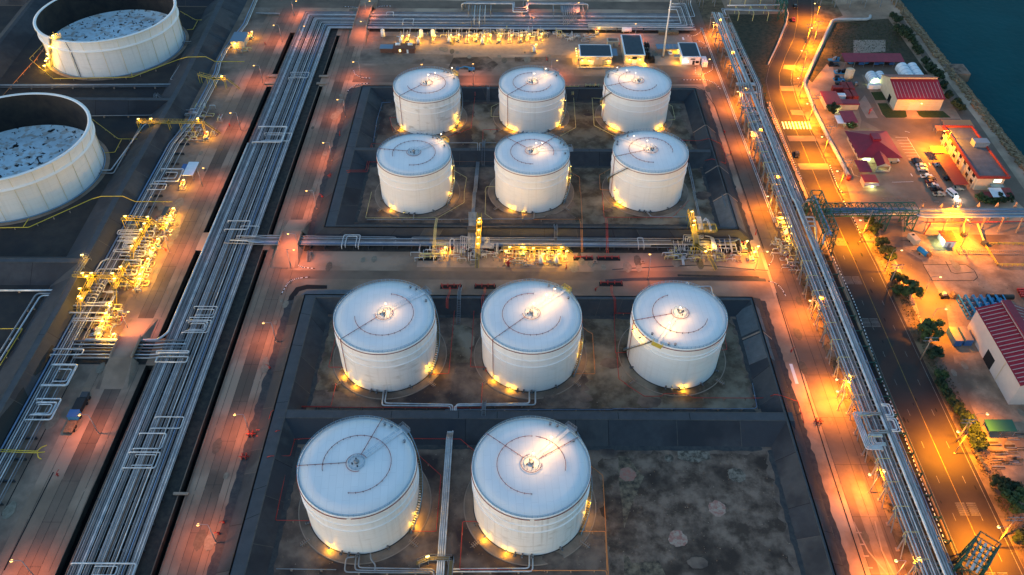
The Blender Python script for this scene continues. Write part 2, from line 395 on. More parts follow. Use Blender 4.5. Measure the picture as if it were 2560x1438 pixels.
# yards, roads, pavements
sheet('tank_yard_floor', 'yard_dark', .012, (-420,60,-150,440))
sheet('plant_yard', 'concrete_dark', .012, (-150,60,-134,470))
sheet('road_shoulder', 'asphalt_pale', .018, (-134,60,-117.6,470))
sheet('road', 'asphalt_mid', .03, (-127,60,-121.9,470), label='narrow asphalt road beside the left drainage ditch')
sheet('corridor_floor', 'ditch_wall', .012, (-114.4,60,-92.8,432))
sheet('road_shoulder', 'asphalt_pale', .018, (-90.3,60,-77.3,436))
sheet('road', 'asphalt_mid', .03, (-85.9,60,-81.3,408), label='service road running beside the great pipe corridor')
sheet('road_shoulder', 'asphalt_pale', .022, (-77.3,207,92.5,231))
sheet('road', 'asphalt_mid', .034, (-81.3,215.9,30,220.4), (30,215.9,92.8,221.2), label='cross road between the middle tanks and the front tanks')
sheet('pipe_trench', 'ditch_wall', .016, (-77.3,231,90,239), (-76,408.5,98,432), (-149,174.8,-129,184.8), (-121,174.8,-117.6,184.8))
sheet('road_shoulder', 'asphalt_pale', .018, (-77.3,349,92,374))
sheet('road', 'asphalt_mid', .03, (-77.3,355.5,92,362.6), label='loop road north of the rear tanks')
sheet('yard_paving', 'concrete_dark', .024, (-77,374,-30,404), (-10,364,30,381))
sheet('yard_paving', 'sand_dark', .028, ZP('b', [(1080,470),(1560,455),(1700,560),(1600,660),(1000,620)]), ZP('b', [(1930,460),(2400,460),(2400,530),(1930,525)]))
sheet('yard_paving', 'concrete', .026, (-60,384,98,407), (-34.5,222.5,-2,230.5), (-.5,222.5,17,230.8), (64,222.5,90,230.8))
sheet('road', 'asphalt_mid', .036, (-300,437,93,447), label='perimeter road along the top of the plant')
sheet('road', 'asphalt_mid', .030, (93.8,60,103.4,470), label='plant road beside the elevated pipe rack')
sheet('road_shoulder', 'verge_soil', .014, (103.4,60,118,470))
sheet('verge', 'verge_soil', .016, ZP(4, [(345,-20),(480,-20),(560,118),(480,150),(400,330),(268,620),(350,830),(440,1010),(600,1310),(700,1500),(740,1640),(560,1640),(520,1400),(320,960),(230,760),(185,620),(190,530),(255,420),(330,260),(345,100)]))
sheet('yard_paving', 'concrete_dark', .04, (96.3,60,100.8,138))
sheet('wasteland', 'weeds', .02, ZP(4, [(-200,120),(120,100),(130,160),(70,320),(0,470),(-20,600),(0,700),(-10,760),(-60,760)]))
sheet('wasteland', 'weeds', .018, (118.6,340,131,432))
mr = ZP(4, [(262,1380),(130,1050),(0,720),(-25,600),(0,500),(80,340),(145,180),(135,60),(120,0),(110,-60)]) 
ml = ZP(4, [(345,-60),(345,100),(330,260),(255,420),(190,530),(185,620),(230,760),(320,960),(440,1200),(520,1400)])
b = MB(); L1 = [(118.0,60)]+[(118.2,169)]+[(119.6,232)]+mr; R1 = [(134.3,60)]+[(134.3,170)]+[(134.5,225)]+ml[::-1]
n = min(len(L1), len(R1))
for i in range(n-1): b.quad((*L1[i],.03), (*R1[i],.03), (*R1[i+1],.03), (*L1[i+1],.03), 'asphalt_dark')
struct(b, 'road', 'main public road beside the elevated pipe rack')
RC = [((L1[i][0]+R1[i][0])/2, (L1[i][1]+R1[i][1])/2) for i in range(n)]
def along(pts, f, t):  # lerp between the two edges of the main road
    return [(l[0]*(1-t)+r[0]*t, l[1]*(1-t)+r[1]*t) for l, r in zip(L1, R1)]
def strip(b, pts, w, z, m):
    for p, q in zip(pts[:-1], pts[1:]):
        d = Vector((q[0]-p[0], q[1]-p[1])); 
        if d.length < .01: continue
        nn = Vector((-d.y, d.x)).normalized()*w/2
        b.quad((p[0]-nn.x,p[1]-nn.y,z), (q[0]-nn.x,q[1]-nn.y,z), (q[0]+nn.x,q[1]+nn.y,z), (p[0]+nn.x,p[1]+nn.y,z), m)
def dashes(b, pts, w, z, m, on, offl):
    pos = 0
    for p, q in zip(pts[:-1], pts[1:]):
        p, q = Vector(p), Vector(q); L = (q-p).length; t = 0
        while t < L:
            ph = (pos+t) % (on+offl)
            if ph < on:
                e = min(L, t+on-ph); strip(b, [tuple(p.lerp(q, t/L)), tuple(p.lerp(q, e/L))], w, z, m); t = e+.01
            else: t += on+offl-ph+.001
        pos += L
b = MB(); strip(b, along(None, None, .46), .20, .042, 'road_yellow'); struct(b, 'road_marking', 'yellow centre line of the main road')
b = MB(); strip(b, along(None, None, .93), .16, .042, 'worn_paint'); strip(b, along(None, None, .045), .10, .042, 'worn_paint')
lo = lambda t: [p for p in along(None, None, t) if p[1] < 262]
dashes(b, lo(.70), .13, .042, 'worn_paint', 2.4, 9.6); dashes(b, lo(.24), .12, .042, 'worn_paint', 2.4, 9.6)
struct(b, 'road_marking', 'white edge and lane lines of the main road')
b = MB()  # rumble strip blocks
for y, t0, t1 in ((193.6,.08,.26),(193.6,.28,.45),(214.8,.10,.28),(214.8,.30,.46),(236.2,.24,.50),(121.7,.36,.52),(121.7,.55,.71),(101,.35,.51),(101,.54,.70)):
    for k in range(7):
        yy = y+k*.62; x0 = 118.0; b.quad((x0+t0*16.3,yy,.044), (x0+t1*16.3,yy,.044), (x0+t1*16.3,yy+.2,.044), (x0+t0*16.3,yy+.2,.044), 'worn_paint')
struct(b, 'road_marking', 'pale rumble strips across the lanes of the main road')
b = MB()
for k in range(9):
    a = ZP(4, [(100+k*24.5,912),(112+k*24.5,912),(130+k*24.5,967),(118+k*24.5,967)]); b.quad(*[(*p,.046) for p in a], 'white_paint')
struct(b, 'road_marking', 'white zebra crossing on the main road')
sheet('road_patch', 'asphalt_pale', .038, ZP(4, [(120,487),(210,487),(200,530),(112,515)]), ZP(4, [(90,645),(190,645),(200,682),(100,682)]), ZP(4, [(165,825),(255,825),(275,865),(180,860)]),
      ZP(4, [(140,1018),(345,1018),(365,1058),(160,1058)]), ZP(4, [(220,1225),(445,1225),(465,1270),(240,1270)]))
sheet('grass_strip', 'weeds', .02, (135.2,100,139,232))
sheet('verge', 'verge_soil', .024, (134.4,60,139.5,246))
# east side
sheet('yard_paving', 'asphalt_pale', .02, ZP(4, [(640,1190),(560,1300),(640,1560),(1500,1600),(1300,1100),(1180,880),(830,880),(760,700),(680,500),(480,440),(500,620),(640,700),(700,900)]))
sheet('yard_paving', 'asphalt_mid', .026, ZP(4, [(640,470),(1000,470),(1000,560),(700,560),(850,860),(900,890),(1440,890),(1440,1000),(1300,1100),(900,1000),(700,900),(600,560)]))
sheet('yard_paving', 'concrete', .031, ZP('h', [(510,590),(610,470),(810,810),(640,815)]), ZP(4, [(640,300),(880,300),(880,390),(640,400)]))
sheet('wasteland', 'weeds', .015, ZP(4, [(500,170),(900,140),(1300,700),(990,600),(640,460),(440,480),(330,620),(300,590)]))
sheet('lawn', 'grass', .04, ZP('h', [(700,425),(865,415),(935,540),(770,545)]), ZP('h', [(800,590),(940,590),(1030,700),(1220,700),(1245,790),(1200,808),(930,808),(880,760)]), ZP('h', [(1385,705),(1780,705),(1900,805),(1480,805),(1420,770)]))
sheet('yard_paving', 'sand_pale', .018, (141,60,219,243))
sheet('lane', 'asphalt_mid', .028, ZP(8, [(830,200),(1000,200),(1010,430),(1150,510),(1330,850),(1420,1438),(1300,1438),(1100,800),(960,520),(850,330)]), ZP(12, [(1330,0),(1440,0),(1640,420),(1800,780),(1917,1000),(1917,1190),(1800,980),(1570,560),(1440,260)]))
sheet('pier_pad', 'concrete', .035, ZP(8, [(1160,545),(1480,545),(1560,600),(1570,650),(1230,665)]))
b = MB()
for pts in ([(1160,545),(1480,545),(1545,590),(1570,640),(1540,665),(1230,665),(1160,545)], [(1330,520),(1370,600),(1400,612),(1545,600)]):
    strip(b, ZP(8, pts), .25, .045, 'joint')
struct(b, 'pavement_joint', 'dark loop shaped joints in the pale concrete east of the main road')
b = MB()  # parking bays
strip(b, ZP('i', [(-10,262),(165,262),(500,800)]), .12, .05, 'white_paint')
for k in range(8): strip(b, ZP('i', [(20+k*27,305+k*47),(192+k*27,305+k*47)]), .12, .05, 'white_paint')
strip(b, ZP('i', [(-60,935),(260,925)]), .15, .05, 'white_paint'); strip(b, ZP('i', [(130,170),(205,188)]), .2, .05, 'white_paint')
for p in ([(220,805),(245,845)], [(490,645),(515,685)]): strip(b, ZP('i', p), .3, .05, 'white_paint')
strip(b, ZP(4, [(620,1255),(640,1310),(700,1330)]), .12, .05, 'white_paint')
for k in range(5): dashes(b, ZP('i', [(-200,1180),(700,1235)]), .15, .052, 'white_paint', 2, 3)
struct(b, 'road_marking', 'white parking bay lines in the office yard')
# pit floors
def ragged(x0, y0, x1, y1, seed, amp=1.3):
    rnd = random.Random(seed); P = []
    for (ax, ay), (bx, by) in zip(((x0,y0),(x1,y0),(x1,y1),(x0,y1)), ((x1,y0),(x1,y1),(x0,y1),(x0,y0))):
        n = max(2, int(math.hypot(bx-ax, by-ay)/1.6))
        for k in range(n): P.append((ax+(bx-ax)*k/n+rnd.uniform(-amp,amp), ay+(by-ay)*k/n+rnd.uniform(-amp,amp)*.7))
    return P
sheet('tank_pit_floor', 'pit_dark', .02, (-61.5,246,82,341))
sheet('tank_pit_floor', 'pit_brown', .026, ragged(24,248,79,285.5,1), ragged(22,300,78,338,2), ragged(-18,302,-8,336,3))
sheet('tank_pit_floor', 'pit_dark', .02, (-64,156,78,199)); sheet('tank_pit_floor', 'pit_brown', .026, ragged(24,158,75.5,197,4), ragged(-61,164,-45,196.5,5), ragged(-20,176,-13,193,6))
sheet('tank_pit_floor', 'pit_dark', .02, (-64,50,78,145))
sheet('bare_soil', 'sand_dark', .028, ragged(26,52,74.5,142,7))
mat('soil_tan', (.23,.165,.105), .95, var=(.06,.045,.033), vs=.5, contrast=.12, bump=.3, bs=1)
random.seed(11)
def blob(cx, cy, rx, ry, seed):
    rnd = random.Random(seed); return [(cx+rx*math.cos(a)*rr, cy+ry*math.sin(a)*rr) for a in [2*math.pi*k/26 for k in range(26)] for rr in [rnd.uniform(.86, 1.08)]]
mat('powder', (.42,.31,.23), .95, var=(.36,.16,.12), vs=.8, contrast=.08)
mat('powder_grey', (.25,.20,.15), .95, var=(.08,.062,.046), vs=.6, contrast=.08)
mat('powder_red', (.40,.15,.11), .95, var=(.33,.21,.15), vs=.8, contrast=.1)
for k, (x, y, m, s) in enumerate(((865,680,'powder_red',2.3),(1535,935,'powder',2.4),(1240,1160,'powder',2.4),(1680,685,'powder_grey',2.4),(1360,530,'powder_grey',2.8),(1175,560,'powder_grey',1.3))):
    p = Z(11, x, y); sheet('powder_heap', m, .05+.002*k, blob(p[0], p[1], s*(1.9 if k == 4 else 1), s, k), blob(p[0]+.3, p[1]-.2, s*.5, s*.5, k+9) if 0 else blob(p[0], p[1]-s*.2, s*1.04, s*.9, k+20))
sheet('bare_soil', 'soil_tan', .032, ZP(11, [(795,545),(880,560),(930,640),(990,700),(900,900),(840,1090),(822,900),(800,750)]), ZP(11, [(835,1280),(870,1300),(900,1350),(1100,1330),(1150,1438),(840,1438)]))

# ---------------------------------------------------------------- dikes round the tank pits
def panels(b, A0, A1, B1, B0, rnd, step=13.0):
    L = (Vector(A1)-Vector(A0)).length; n = max(1, round(L/step)); cuts = [0]+sorted(min(.999, max(.001, (k+rnd.uniform(-.3,.3))/n)) for k in range(1, n))+[1]
    for u, v in zip(cuts[:-1], cuts[1:]):
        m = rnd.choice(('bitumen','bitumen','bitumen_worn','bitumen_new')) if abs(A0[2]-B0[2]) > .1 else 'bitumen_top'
        P = [Vector(A0).lerp(Vector(A1), u), Vector(A0).lerp(Vector(A1), v), Vector(B0).lerp(Vector(B1), v), Vector(B0).lerp(Vector(B1), u)]
        b.quad(*P, m)
        nn = (P[1]-P[0]).cross(P[3]-P[0]).normalized()*.02
        if nn.z < 0: nn = -nn
        e = (P[1]-P[0]).normalized()*.16
        if v < 1: b.quad(P[1]-e+nn, P[1]+nn, P[2]+nn, P[2]-e+nn, 'joint' if rnd.random() < .5 else 'bitumen_dust')
        mid, md2 = (P[0]+P[3])/2, (P[1]+P[2])/2
def ring(name, rects, zs, m, label, opens=''):
    rnd = random.Random(int(abs(rects[0][2])*10))
    b = MB()
    for (a, za), (c, zc) in zip(list(zip(rects, zs))[:-1], list(zip(rects, zs))[1:]):
        A = [(a[0],a[1]),(a[2],a[1]),(a[2],a[3]),(a[0],a[3])]; B = [(c[0],c[1]),(c[2],c[1]),(c[2],c[3]),(c[0],c[3])]
        for i in range(4):
            if str(i) in opens: continue
            j = (i+1) % 4; panels(b, (*A[i],za), (*A[j],za), (*B[j],zc), (*B[i],zc), rnd)
            if za > 3 or zc > 3:
                p, q = (A[i], A[j]) if za > 3 else (B[i], B[j]); d = (Vector(q)-Vector(p)).normalized(); b.bar((*p, 4.0), (*q, 4.0), .35, 'bitumen_dust', .1)
    return struct(b, name, label)
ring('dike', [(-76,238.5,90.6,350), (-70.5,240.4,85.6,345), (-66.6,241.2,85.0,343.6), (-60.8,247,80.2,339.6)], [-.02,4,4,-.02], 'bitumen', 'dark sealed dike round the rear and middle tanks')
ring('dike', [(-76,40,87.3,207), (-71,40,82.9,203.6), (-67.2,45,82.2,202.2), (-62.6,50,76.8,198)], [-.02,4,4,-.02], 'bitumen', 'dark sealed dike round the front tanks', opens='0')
def ridge(name, x0, x1, ys, z, m, label):
    b = MB(); y = ys
    P = [(y[0],-.02),(y[1],z),(y[2],z),(y[3],-.02)]
    rnd = random.Random(int(ys[0]))
    for (a, za), (c, zc) in zip(P[:-1], P[1:]): panels(b, (x0,a,za), (x1,a,za), (x1,c,zc), (x0,c,zc), rnd, 17)
    for yy in (y[1], y[2]): b.bar((x0,yy,z), (x1,yy,z), .3, 'bitumen_dust', .08)
    return struct(b, name, label)
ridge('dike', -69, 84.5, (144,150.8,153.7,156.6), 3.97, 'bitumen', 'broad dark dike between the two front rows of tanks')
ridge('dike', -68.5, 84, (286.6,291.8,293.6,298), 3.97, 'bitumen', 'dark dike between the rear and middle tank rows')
sheet('dike_repair', 'roof_grey', 3.99, (83.0,254,83.6,262))
# sheets laid over the narrow eastern ridge, with pale joints
b = MB()
for y0, y1, m in ((242,262,'roof_grey'),(263,281,'bitumen'),(303,312,'steel_dark'),(313,328,'bitumen')):
    for xi, zi, xo, zo in ((80.4,.2,84.9,4.03),(85.7,4.03,90.3,.2)): b.quad((xi,y0,zi), (xi,y1,zi), (xo,y1,zo), (xo,y0,zo), m)
    b.quad((84.9,y0,4.03), (84.9,y1,4.03), (85.7,y1,4.03), (85.7,y0,4.03), m)
for y0 in (262.2,281.3,312.3):
    for xi, zi, xo, zo in ((80.4,.25,84.9,4.08),(85.7,4.08,90.3,.25)): b.quad((xi,y0,zi), (xi,y0+.7,zi), (xo,y0+.7,zo), (xo,y0,zo), 'concrete')
    b.quad((84.9,y0,4.08), (84.9,y0+.7,4.08), (85.7,y0+.7,4.08), (85.7,y0,4.08), 'concrete')
for y0, y1 in ((176,186.5),(188.5,200)):
    b.quad((77.0,y0,.2), (77.0,y1,.2), (82.2,y1,4.05), (82.2,y0,4.05), 'roof_grey'); b.quad((82.9,y0,4.05), (82.9,y1,4.05), (87.0,y1,.2), (87.0,y0,.2), 'roof_grey')
b.quad((77.0,186.9,.25), (77.0,187.6,.25), (82.2,187.6,4.1), (82.2,186.9,4.1), 'concrete'); b.quad((82.9,186.9,4.1), (82.9,187.6,4.1), (87,187.6,.25), (87,186.9,.25), 'concrete')
struct(b, 'dike_cover', 'dark and pale sheets with joints laid over the eastern dikes')
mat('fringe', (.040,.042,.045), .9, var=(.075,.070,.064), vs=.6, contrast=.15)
k = 0
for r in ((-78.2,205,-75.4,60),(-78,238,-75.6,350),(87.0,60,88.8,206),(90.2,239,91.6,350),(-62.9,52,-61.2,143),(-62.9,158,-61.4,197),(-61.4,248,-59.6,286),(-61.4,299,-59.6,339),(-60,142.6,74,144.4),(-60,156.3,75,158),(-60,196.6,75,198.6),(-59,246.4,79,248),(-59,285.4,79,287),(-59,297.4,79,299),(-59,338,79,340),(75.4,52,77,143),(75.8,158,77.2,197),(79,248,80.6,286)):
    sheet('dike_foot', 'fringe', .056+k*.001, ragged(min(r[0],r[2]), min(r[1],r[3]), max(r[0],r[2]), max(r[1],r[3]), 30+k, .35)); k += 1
# western tank yard dikes
def dikex(y0, y1, y2, y3, x0, x1, z, label): ridge('dike', x0, x1, (y0, y1, y2, y3), z, 'bitumen', label)
dikex(324.5, 329.5, 331.5, 337, -400, -156, 4.9, 'dark dike between the two open topped tanks')
dikex(211.7, 218.5, 220.5, 227, -400, -154, 4.9, 'dark dike south of the nearer open topped tank')
dikex(438, 443, 445, 451, -400, -161, 4.9, 'dark dike north of the farther open topped tank')
b = MB()
P = [(60,-163,-153.6,-151.6,-147.6),(200,-163,-153.6,-151.4,-147.6),(260,-165,-155.6,-153.2,-147.6),(345,-165,-156.3,-154,-148.4),(440,-170,-161.5,-158.5,-149),(470,-172,-163,-160,-150)]
for (ya, *a), (yb, *c) in zip(P[:-1], P[1:]):
    for i, (z0, z1) in enumerate(((-.02,5),(5,5),(5,-.02))): panels(b, (a[i],ya,z0), (c[i],yb,z0), (c[i+1],yb,z1), (a[i+1],ya,z1), random.Random(int(ya)+i), 16)
    b.bar((a[1],ya,5), (c[1],yb,5), .3, 'bitumen_dust', .08); b.bar((a[2],ya,5), (c[2],yb,5), .3, 'bitumen_dust', .08)
struct(b, 'dike', 'long dark dike between the open topped tanks and the left road')
b = MB()
for a, c in (((-262,440),(-242,300)),): 
    for i, (z0, z1) in enumerate(((-.02,5),(5,5),(5,-.02))):
        o4 = (-10,-2,0,8); b.quad((a[0]+o4[i],a[1],z0), (a[0]+o4[i+1],a[1],z1), (a[0]+o4[i+1]+10,c[1]+20,z1), (a[0]+o4[i]+10,c[1]+20,z0), 'bitumen')
struct(b, 'dike', 'dark dike behind the farther open topped tank')
# wet black stains on the slope of the left berm
def slope_z(x): return max(0, 5-(x+151.5)*5/3.9)+.03
b = MB()
for pts in ([(-151.2,181),(-148.9,181),(-148.4,172),(-149.3,168),(-150.8,168),(-151.2,173)], [(-151.2,164),(-148.4,160),(-148.1,140),(-149.2,134),(-151.2,131)], [(-151,202),(-149.2,201),(-149.0,195),(-150.8,195)]):
    k = len(b.v); b.v += [(x, y, slope_z(x)) for x, y in pts]; b.face(list(range(k, k+len(pts))), 'bitumen_wet')
struct(b, 'wet_stain', 'black wet patches on the left dike')
sheet('wet_stain', 'bitumen_wet', .045, ZP('g', [(190,765),(330,800),(420,830),(300,1060),(130,1350),(0,1438),(-200,1438),(-60,1200),(60,1000)]))
# narrow drains
b = MB()
for pts in ([(-77.2,60),(-77.2,152),(-77.8,190),(-77,205),(-71,206.2),(-25,206.4)], [(-77,247),(-76.8,345),(-75,352.5),(88,353.4),(91.5,349),(94.2,335),(94.4,234)], [(93.6,210),(92.4,140),(92.2,60)], [(-77,349),(-77,349)]):
    strip(b, pts, .3, .05, 'joint')
strip(b, [(-139,120),(-139,174)], .3, .05, 'joint'); strip(b, [(-131,104),(-130.5,134)], .35, .05, 'joint'); strip(b, [(-36,357),(-36,354)], .3, .05, 'joint')
struct(b, 'drain_line', 'narrow dark drain slots beside the dikes and roads')
b = MB()
for pts in ([(196,765),(220,735),(280,705),(360,690),(532,688),(532,726),(400,728),(345,735),(290,780),(250,860),(165,1105),(145,1105)],):
    P2 = ZP(6, [(145,1105),(250,780),(300,715),(380,695),(532,700),(532,726),(380,728),(325,745),(275,810),(165,1105)])
    b.poly(P2, .055, 'joint')
struct(b, 'drainage_channel', 'open black channel curving round the corner of the front pit')
sheet('dike_foot', 'roof_grey', .048, ZP(6, [(370,768),(1300,758),(1300,735),(560,732),(380,740),(300,800),(60,1438),(130,1438)]))
# painted kerbs
def kerb(pts, label):
    b = MB(); P = [Vector(p) for p in rounded([(*p,0) for p in pts], 6, 8)]; acc = 0; k = 0
    for p, q in zip(P[:-1], P[1:]):
        L = (q-p).length; m = max(1, round(L/.8))
        for i in range(m):
            u, v = p.lerp(q, i/m), p.lerp(q, (i+1)/m); b.bar((u.x,u.y,.08), (v.x,v.y,.08), .22, 'white_paint' if k % 2 else 'black_paint', .2); k += 1
    return struct(b, 'kerb', label)
kerb(ZP(6, [(310,440),(290,520),(330,565),(440,575)]), 'curved black and white kerb at the junction beside the pipe bridge')
kerb(ZP(6, [(188,770),(240,680),(300,650),(405,638)]), 'curved black and white kerb opposite the pipe bridge')
kerb(ZP(2, [(730,520),(740,560),(790,582),(855,587)]), 'curved kerb at the far left junction')
kerb(ZP(2, [(682,690),(710,655),(760,632),(850,625)]), 'curved kerb at the near side of the far left junction')
kerb(ZP(2, [(655,50),(730,55),(775,62),(785,90)]), 'kerb left of the far bridge'); kerb(ZP(2, [(870,85),(890,60),(940,47),(1010,47)]), 'kerb right of the far bridge')
kerb(ZP(3, [(1270,600),(1460,600),(1520,625),(1560,668)]), 'curved kerb at the far right corner')
kerb(ZP(3, [(1370,500),(1375,560),(1430,560),(1500,530),(1500,480)]), 'kerb of the island beside the white gate house')
kerb(ZP(3, [(1300,272),(1370,270),(1415,240),(1410,210)]), 'curved kerb behind the white gate house')
kerb(ZP(3, [(1385,305),(1430,320),(1460,345),(1450,362),(1400,360)]), 'kerb of the small island behind the gate house')
kerb(ZP(8, [(0,560),(30,520),(42,485),(25,440)]), 'curved kerb at the end of the valve yard')
kerb(ZP(8, [(0,668),(50,680),(100,720),(132,780)]), 'curved kerb at the corner of the front pit')
kerb(ZP(4, [(460,1230),(520,1400),(560,1450)]), 'dashed kerb along the main road near the office yard')
kerb(ZP(8, [(560,60),(640,200),(690,310)]), 'dashed kerb under the truss bridge')
kerb(ZP(8, [(465,450),(650,830),(860,1438)]), 'dashed kerb along the foot of the elevated pipe rack')
kerb(ZP(12, [(860,0),(1050,480),(1335,1215)]), 'dashed kerb beside the near stretch of the elevated rack')
kerb(ZP(4, [(0,770),(120,1070),(250,1340)]), 'dashed kerb along the far stretch of the elevated rack')
b = MB(); strip(b, ZP(4, [(0,488),(60,360),(135,180),(150,110),(135,62)]), .35, .1, 'wall_pinkish')
for p, q in zip(ZP(4, [(0,488),(60,360),(135,180),(150,110)]), ZP(4, [(60,360),(135,180),(150,110),(135,62)])): b.bar((*p,.4), (*q,.4), .4, 'wall_pinkish', .8)
struct(b, 'parapet', 'pale concrete parapet on the inside of the road bend')
# bridges carrying the roads over the pipes
def bridge(x0, x1, y0, y1, ramp, label, m='asphalt_pale'):
    b = MB(); b.box(x0, y0, 2.1, x1, y1, 2.55, m)
    for yy in (y0, y1-.5): b.box(x0, yy, -.02, x1, yy+.5, 2.08, 'concrete_dark')
    for s, ye in ((-1, y0-.01), (1, y1+.01)):
        yf = ye+s*ramp; k = len(b.v)
        b.v += [(x0,ye,2.55),(x1,ye,2.55),(x1,yf,.06),(x0,yf,.06),(x0-1.4,ye,-.02),(x1+1.4,ye,-.02),(x1+1.4,yf,-.02),(x0-1.4,yf,-.02)]
        b.face([k,k+1,k+2,k+3] if s < 0 else [k+3,k+2,k+1,k], m); b.face([k,k+3,k+7,k+4], 'concrete_dark'); b.face([k+1,k+5,k+6,k+2], 'concrete_dark')
    struct(b, 'road_bridge', label)
    b = MB()
    for xx in (x0, x1-.3): b.box(xx, y0-.2, 2.55, xx+.3, y1+.2, 3.3, 'concrete')
    struct(b, 'bridge_parapet', label.replace('bridge', 'bridge parapets'))
bridge(-128.6, -121.4, 175.6, 184.6, 11, 'low bridge carrying the left road over pipes')
bridge(-86.4, -79.0, 231.6, 239.6, 10, 'low bridge carrying the service road over pipes')
bridge(-84.4, -77.2, 408, 434, 16, 'long bridge carrying the service road over the far pipe bank')
b = MB()
for y in (352.5, 359.5):
    b.box(-94, y, .3, -89.4, y+1.6, .7, 'concrete'); b.box(-119, y, .3, -113.8, y+1.6, .7, 'concrete')
b.box(-94, 126.5, .3, -89.8, 127.3, .6, 'concrete')
struct(b, 'footbridge', 'pale slabs laid across the two drainage ditches')
sheet('kerbside_pad', 'white_paint', .05, ZP(8, [(158,1288),(182,1288),(230,1438),(205,1438)]), ZP(3, [(1272,280),(1285,280),(1292,300),(1278,300)]))
b = MB()
for k, (a, c) in enumerate((((640,1040),(900,1438)), ((800,1035),(945,1438)))):
    strip(b, ZP(12, [a, ((a[0]+c[0])/2-20, (a[1]+c[1])/2+20), c]), .4, .06, 'concrete')
for k in range(4): strip(b, ZP(12, [(655+k*30, 1120+k*88), (700+k*28, 1120+k*88)]), .4, .065, 'concrete')
struct(b, 'drain_frame', 'pale framed drain openings at the near right corner of the road')
b = MB()
for pts in ([(570,0),(1917,1438)],): pass
strip(b, ZP(7, [(750,583),(900,572),(1400,548),(1917,590)]), .5, .05, 'bitumen'); strip(b, ZP(7, [(700,668),(900,655),(1240,650),(1600,650),(1900,660)]), 1.6, .05, 'bitumen')
strip(b, ZP(7, [(1240,625),(1850,640)]), 1.0, .052, 'ditch_wall')
struct(b, 'pavement_edge', 'dark stained edges of the eastern end of the cross road')

b = MB(); rnd = random.Random(4)
for xx in (-124.6, -127.0, -121.9, -131.2, -119.3, -85.9, -81.3, -83.6, -88.4, -79.3, 93.9, 98.6, 101.6, 103.4):
    y = 60
    while y < 430:
        L = rnd.uniform(8, 30)
        if not (175 < y < 186 and xx < -118) and not (221 < y+L/2 < 250 and -87 < xx < -78): b.box(xx-.05, y, .045, xx+.05, y+L*.96, .05, 'seam')
        y += L
for x0, x1, ys in ((-127,-121.9,range(66,430,13)),(-85.9,-81.3,range(70,405,15)),(93.8,103.4,range(70,430,17))):
    for y in ys:
        if (x0 < -100 and 160 < y < 200) or (-90 < x0 < 0 and 218 < y < 252): continue
        b.box(x0, y+rnd.uniform(-3,3), .045, x1, y+.08+rnd.uniform(-3,3)*0, .05, 'seam') if 0 else b.box(x0, y, .045, x1, y+.09, .05, 'seam')
struct(b, 'pavement_joint', 'thin dark joints in the service road paving')
def stains(name, label, rects, m, n, seed, z, size=(.6,3.0), stretch=(1,1)):
    b = MB(); rnd = random.Random(seed)
    for k in range(n):
        r = rnd.choice(rects); cx, cy = rnd.uniform(r[0], r[2]), rnd.uniform(r[1], r[3]); s = rnd.uniform(*size)
        b.poly(blob(cx, cy, s*stretch[0], s*stretch[1], rnd.randint(0, 9999)), z+k*.0004, m)
    return struct(b, name, label)
stains('ground_stain', 'dark irregular stains on the yards and road shoulders', [(-134,70,-118,430),(-90,70,-78,400),(-60,374,95,404),(-70,222,90,230),(93,70,103,430)], 'stain_dark', 40, 3, .06, (.5,2.2), (.7,1.6))
stains('ground_stain', 'pale dusty patches on the yards and road shoulders', [(-140,70,-127.5,300),(-81,70,-78,400),(-60,374,95,404),(-70,222,90,230),(104,70,111,400),(140,110,210,240)], 'stain_pale', 110, 8, .10, (.4,2.4), (.8,1.4))
stains('ground_stain', 'dark patches on the floors of the tank pits', [(-60,250,78,286),(-60,300,78,338),(-60,160,75,197),(-60,80,73,143)], 'pit_dark', 60, 12, .15, (.8,3.6), (1.3,.8))
stains('ground_stain', 'oily marks on the main road', [(119,70,133,250)], 'joint', 26, 15, .048, (.15,.5), (.7,2.6))
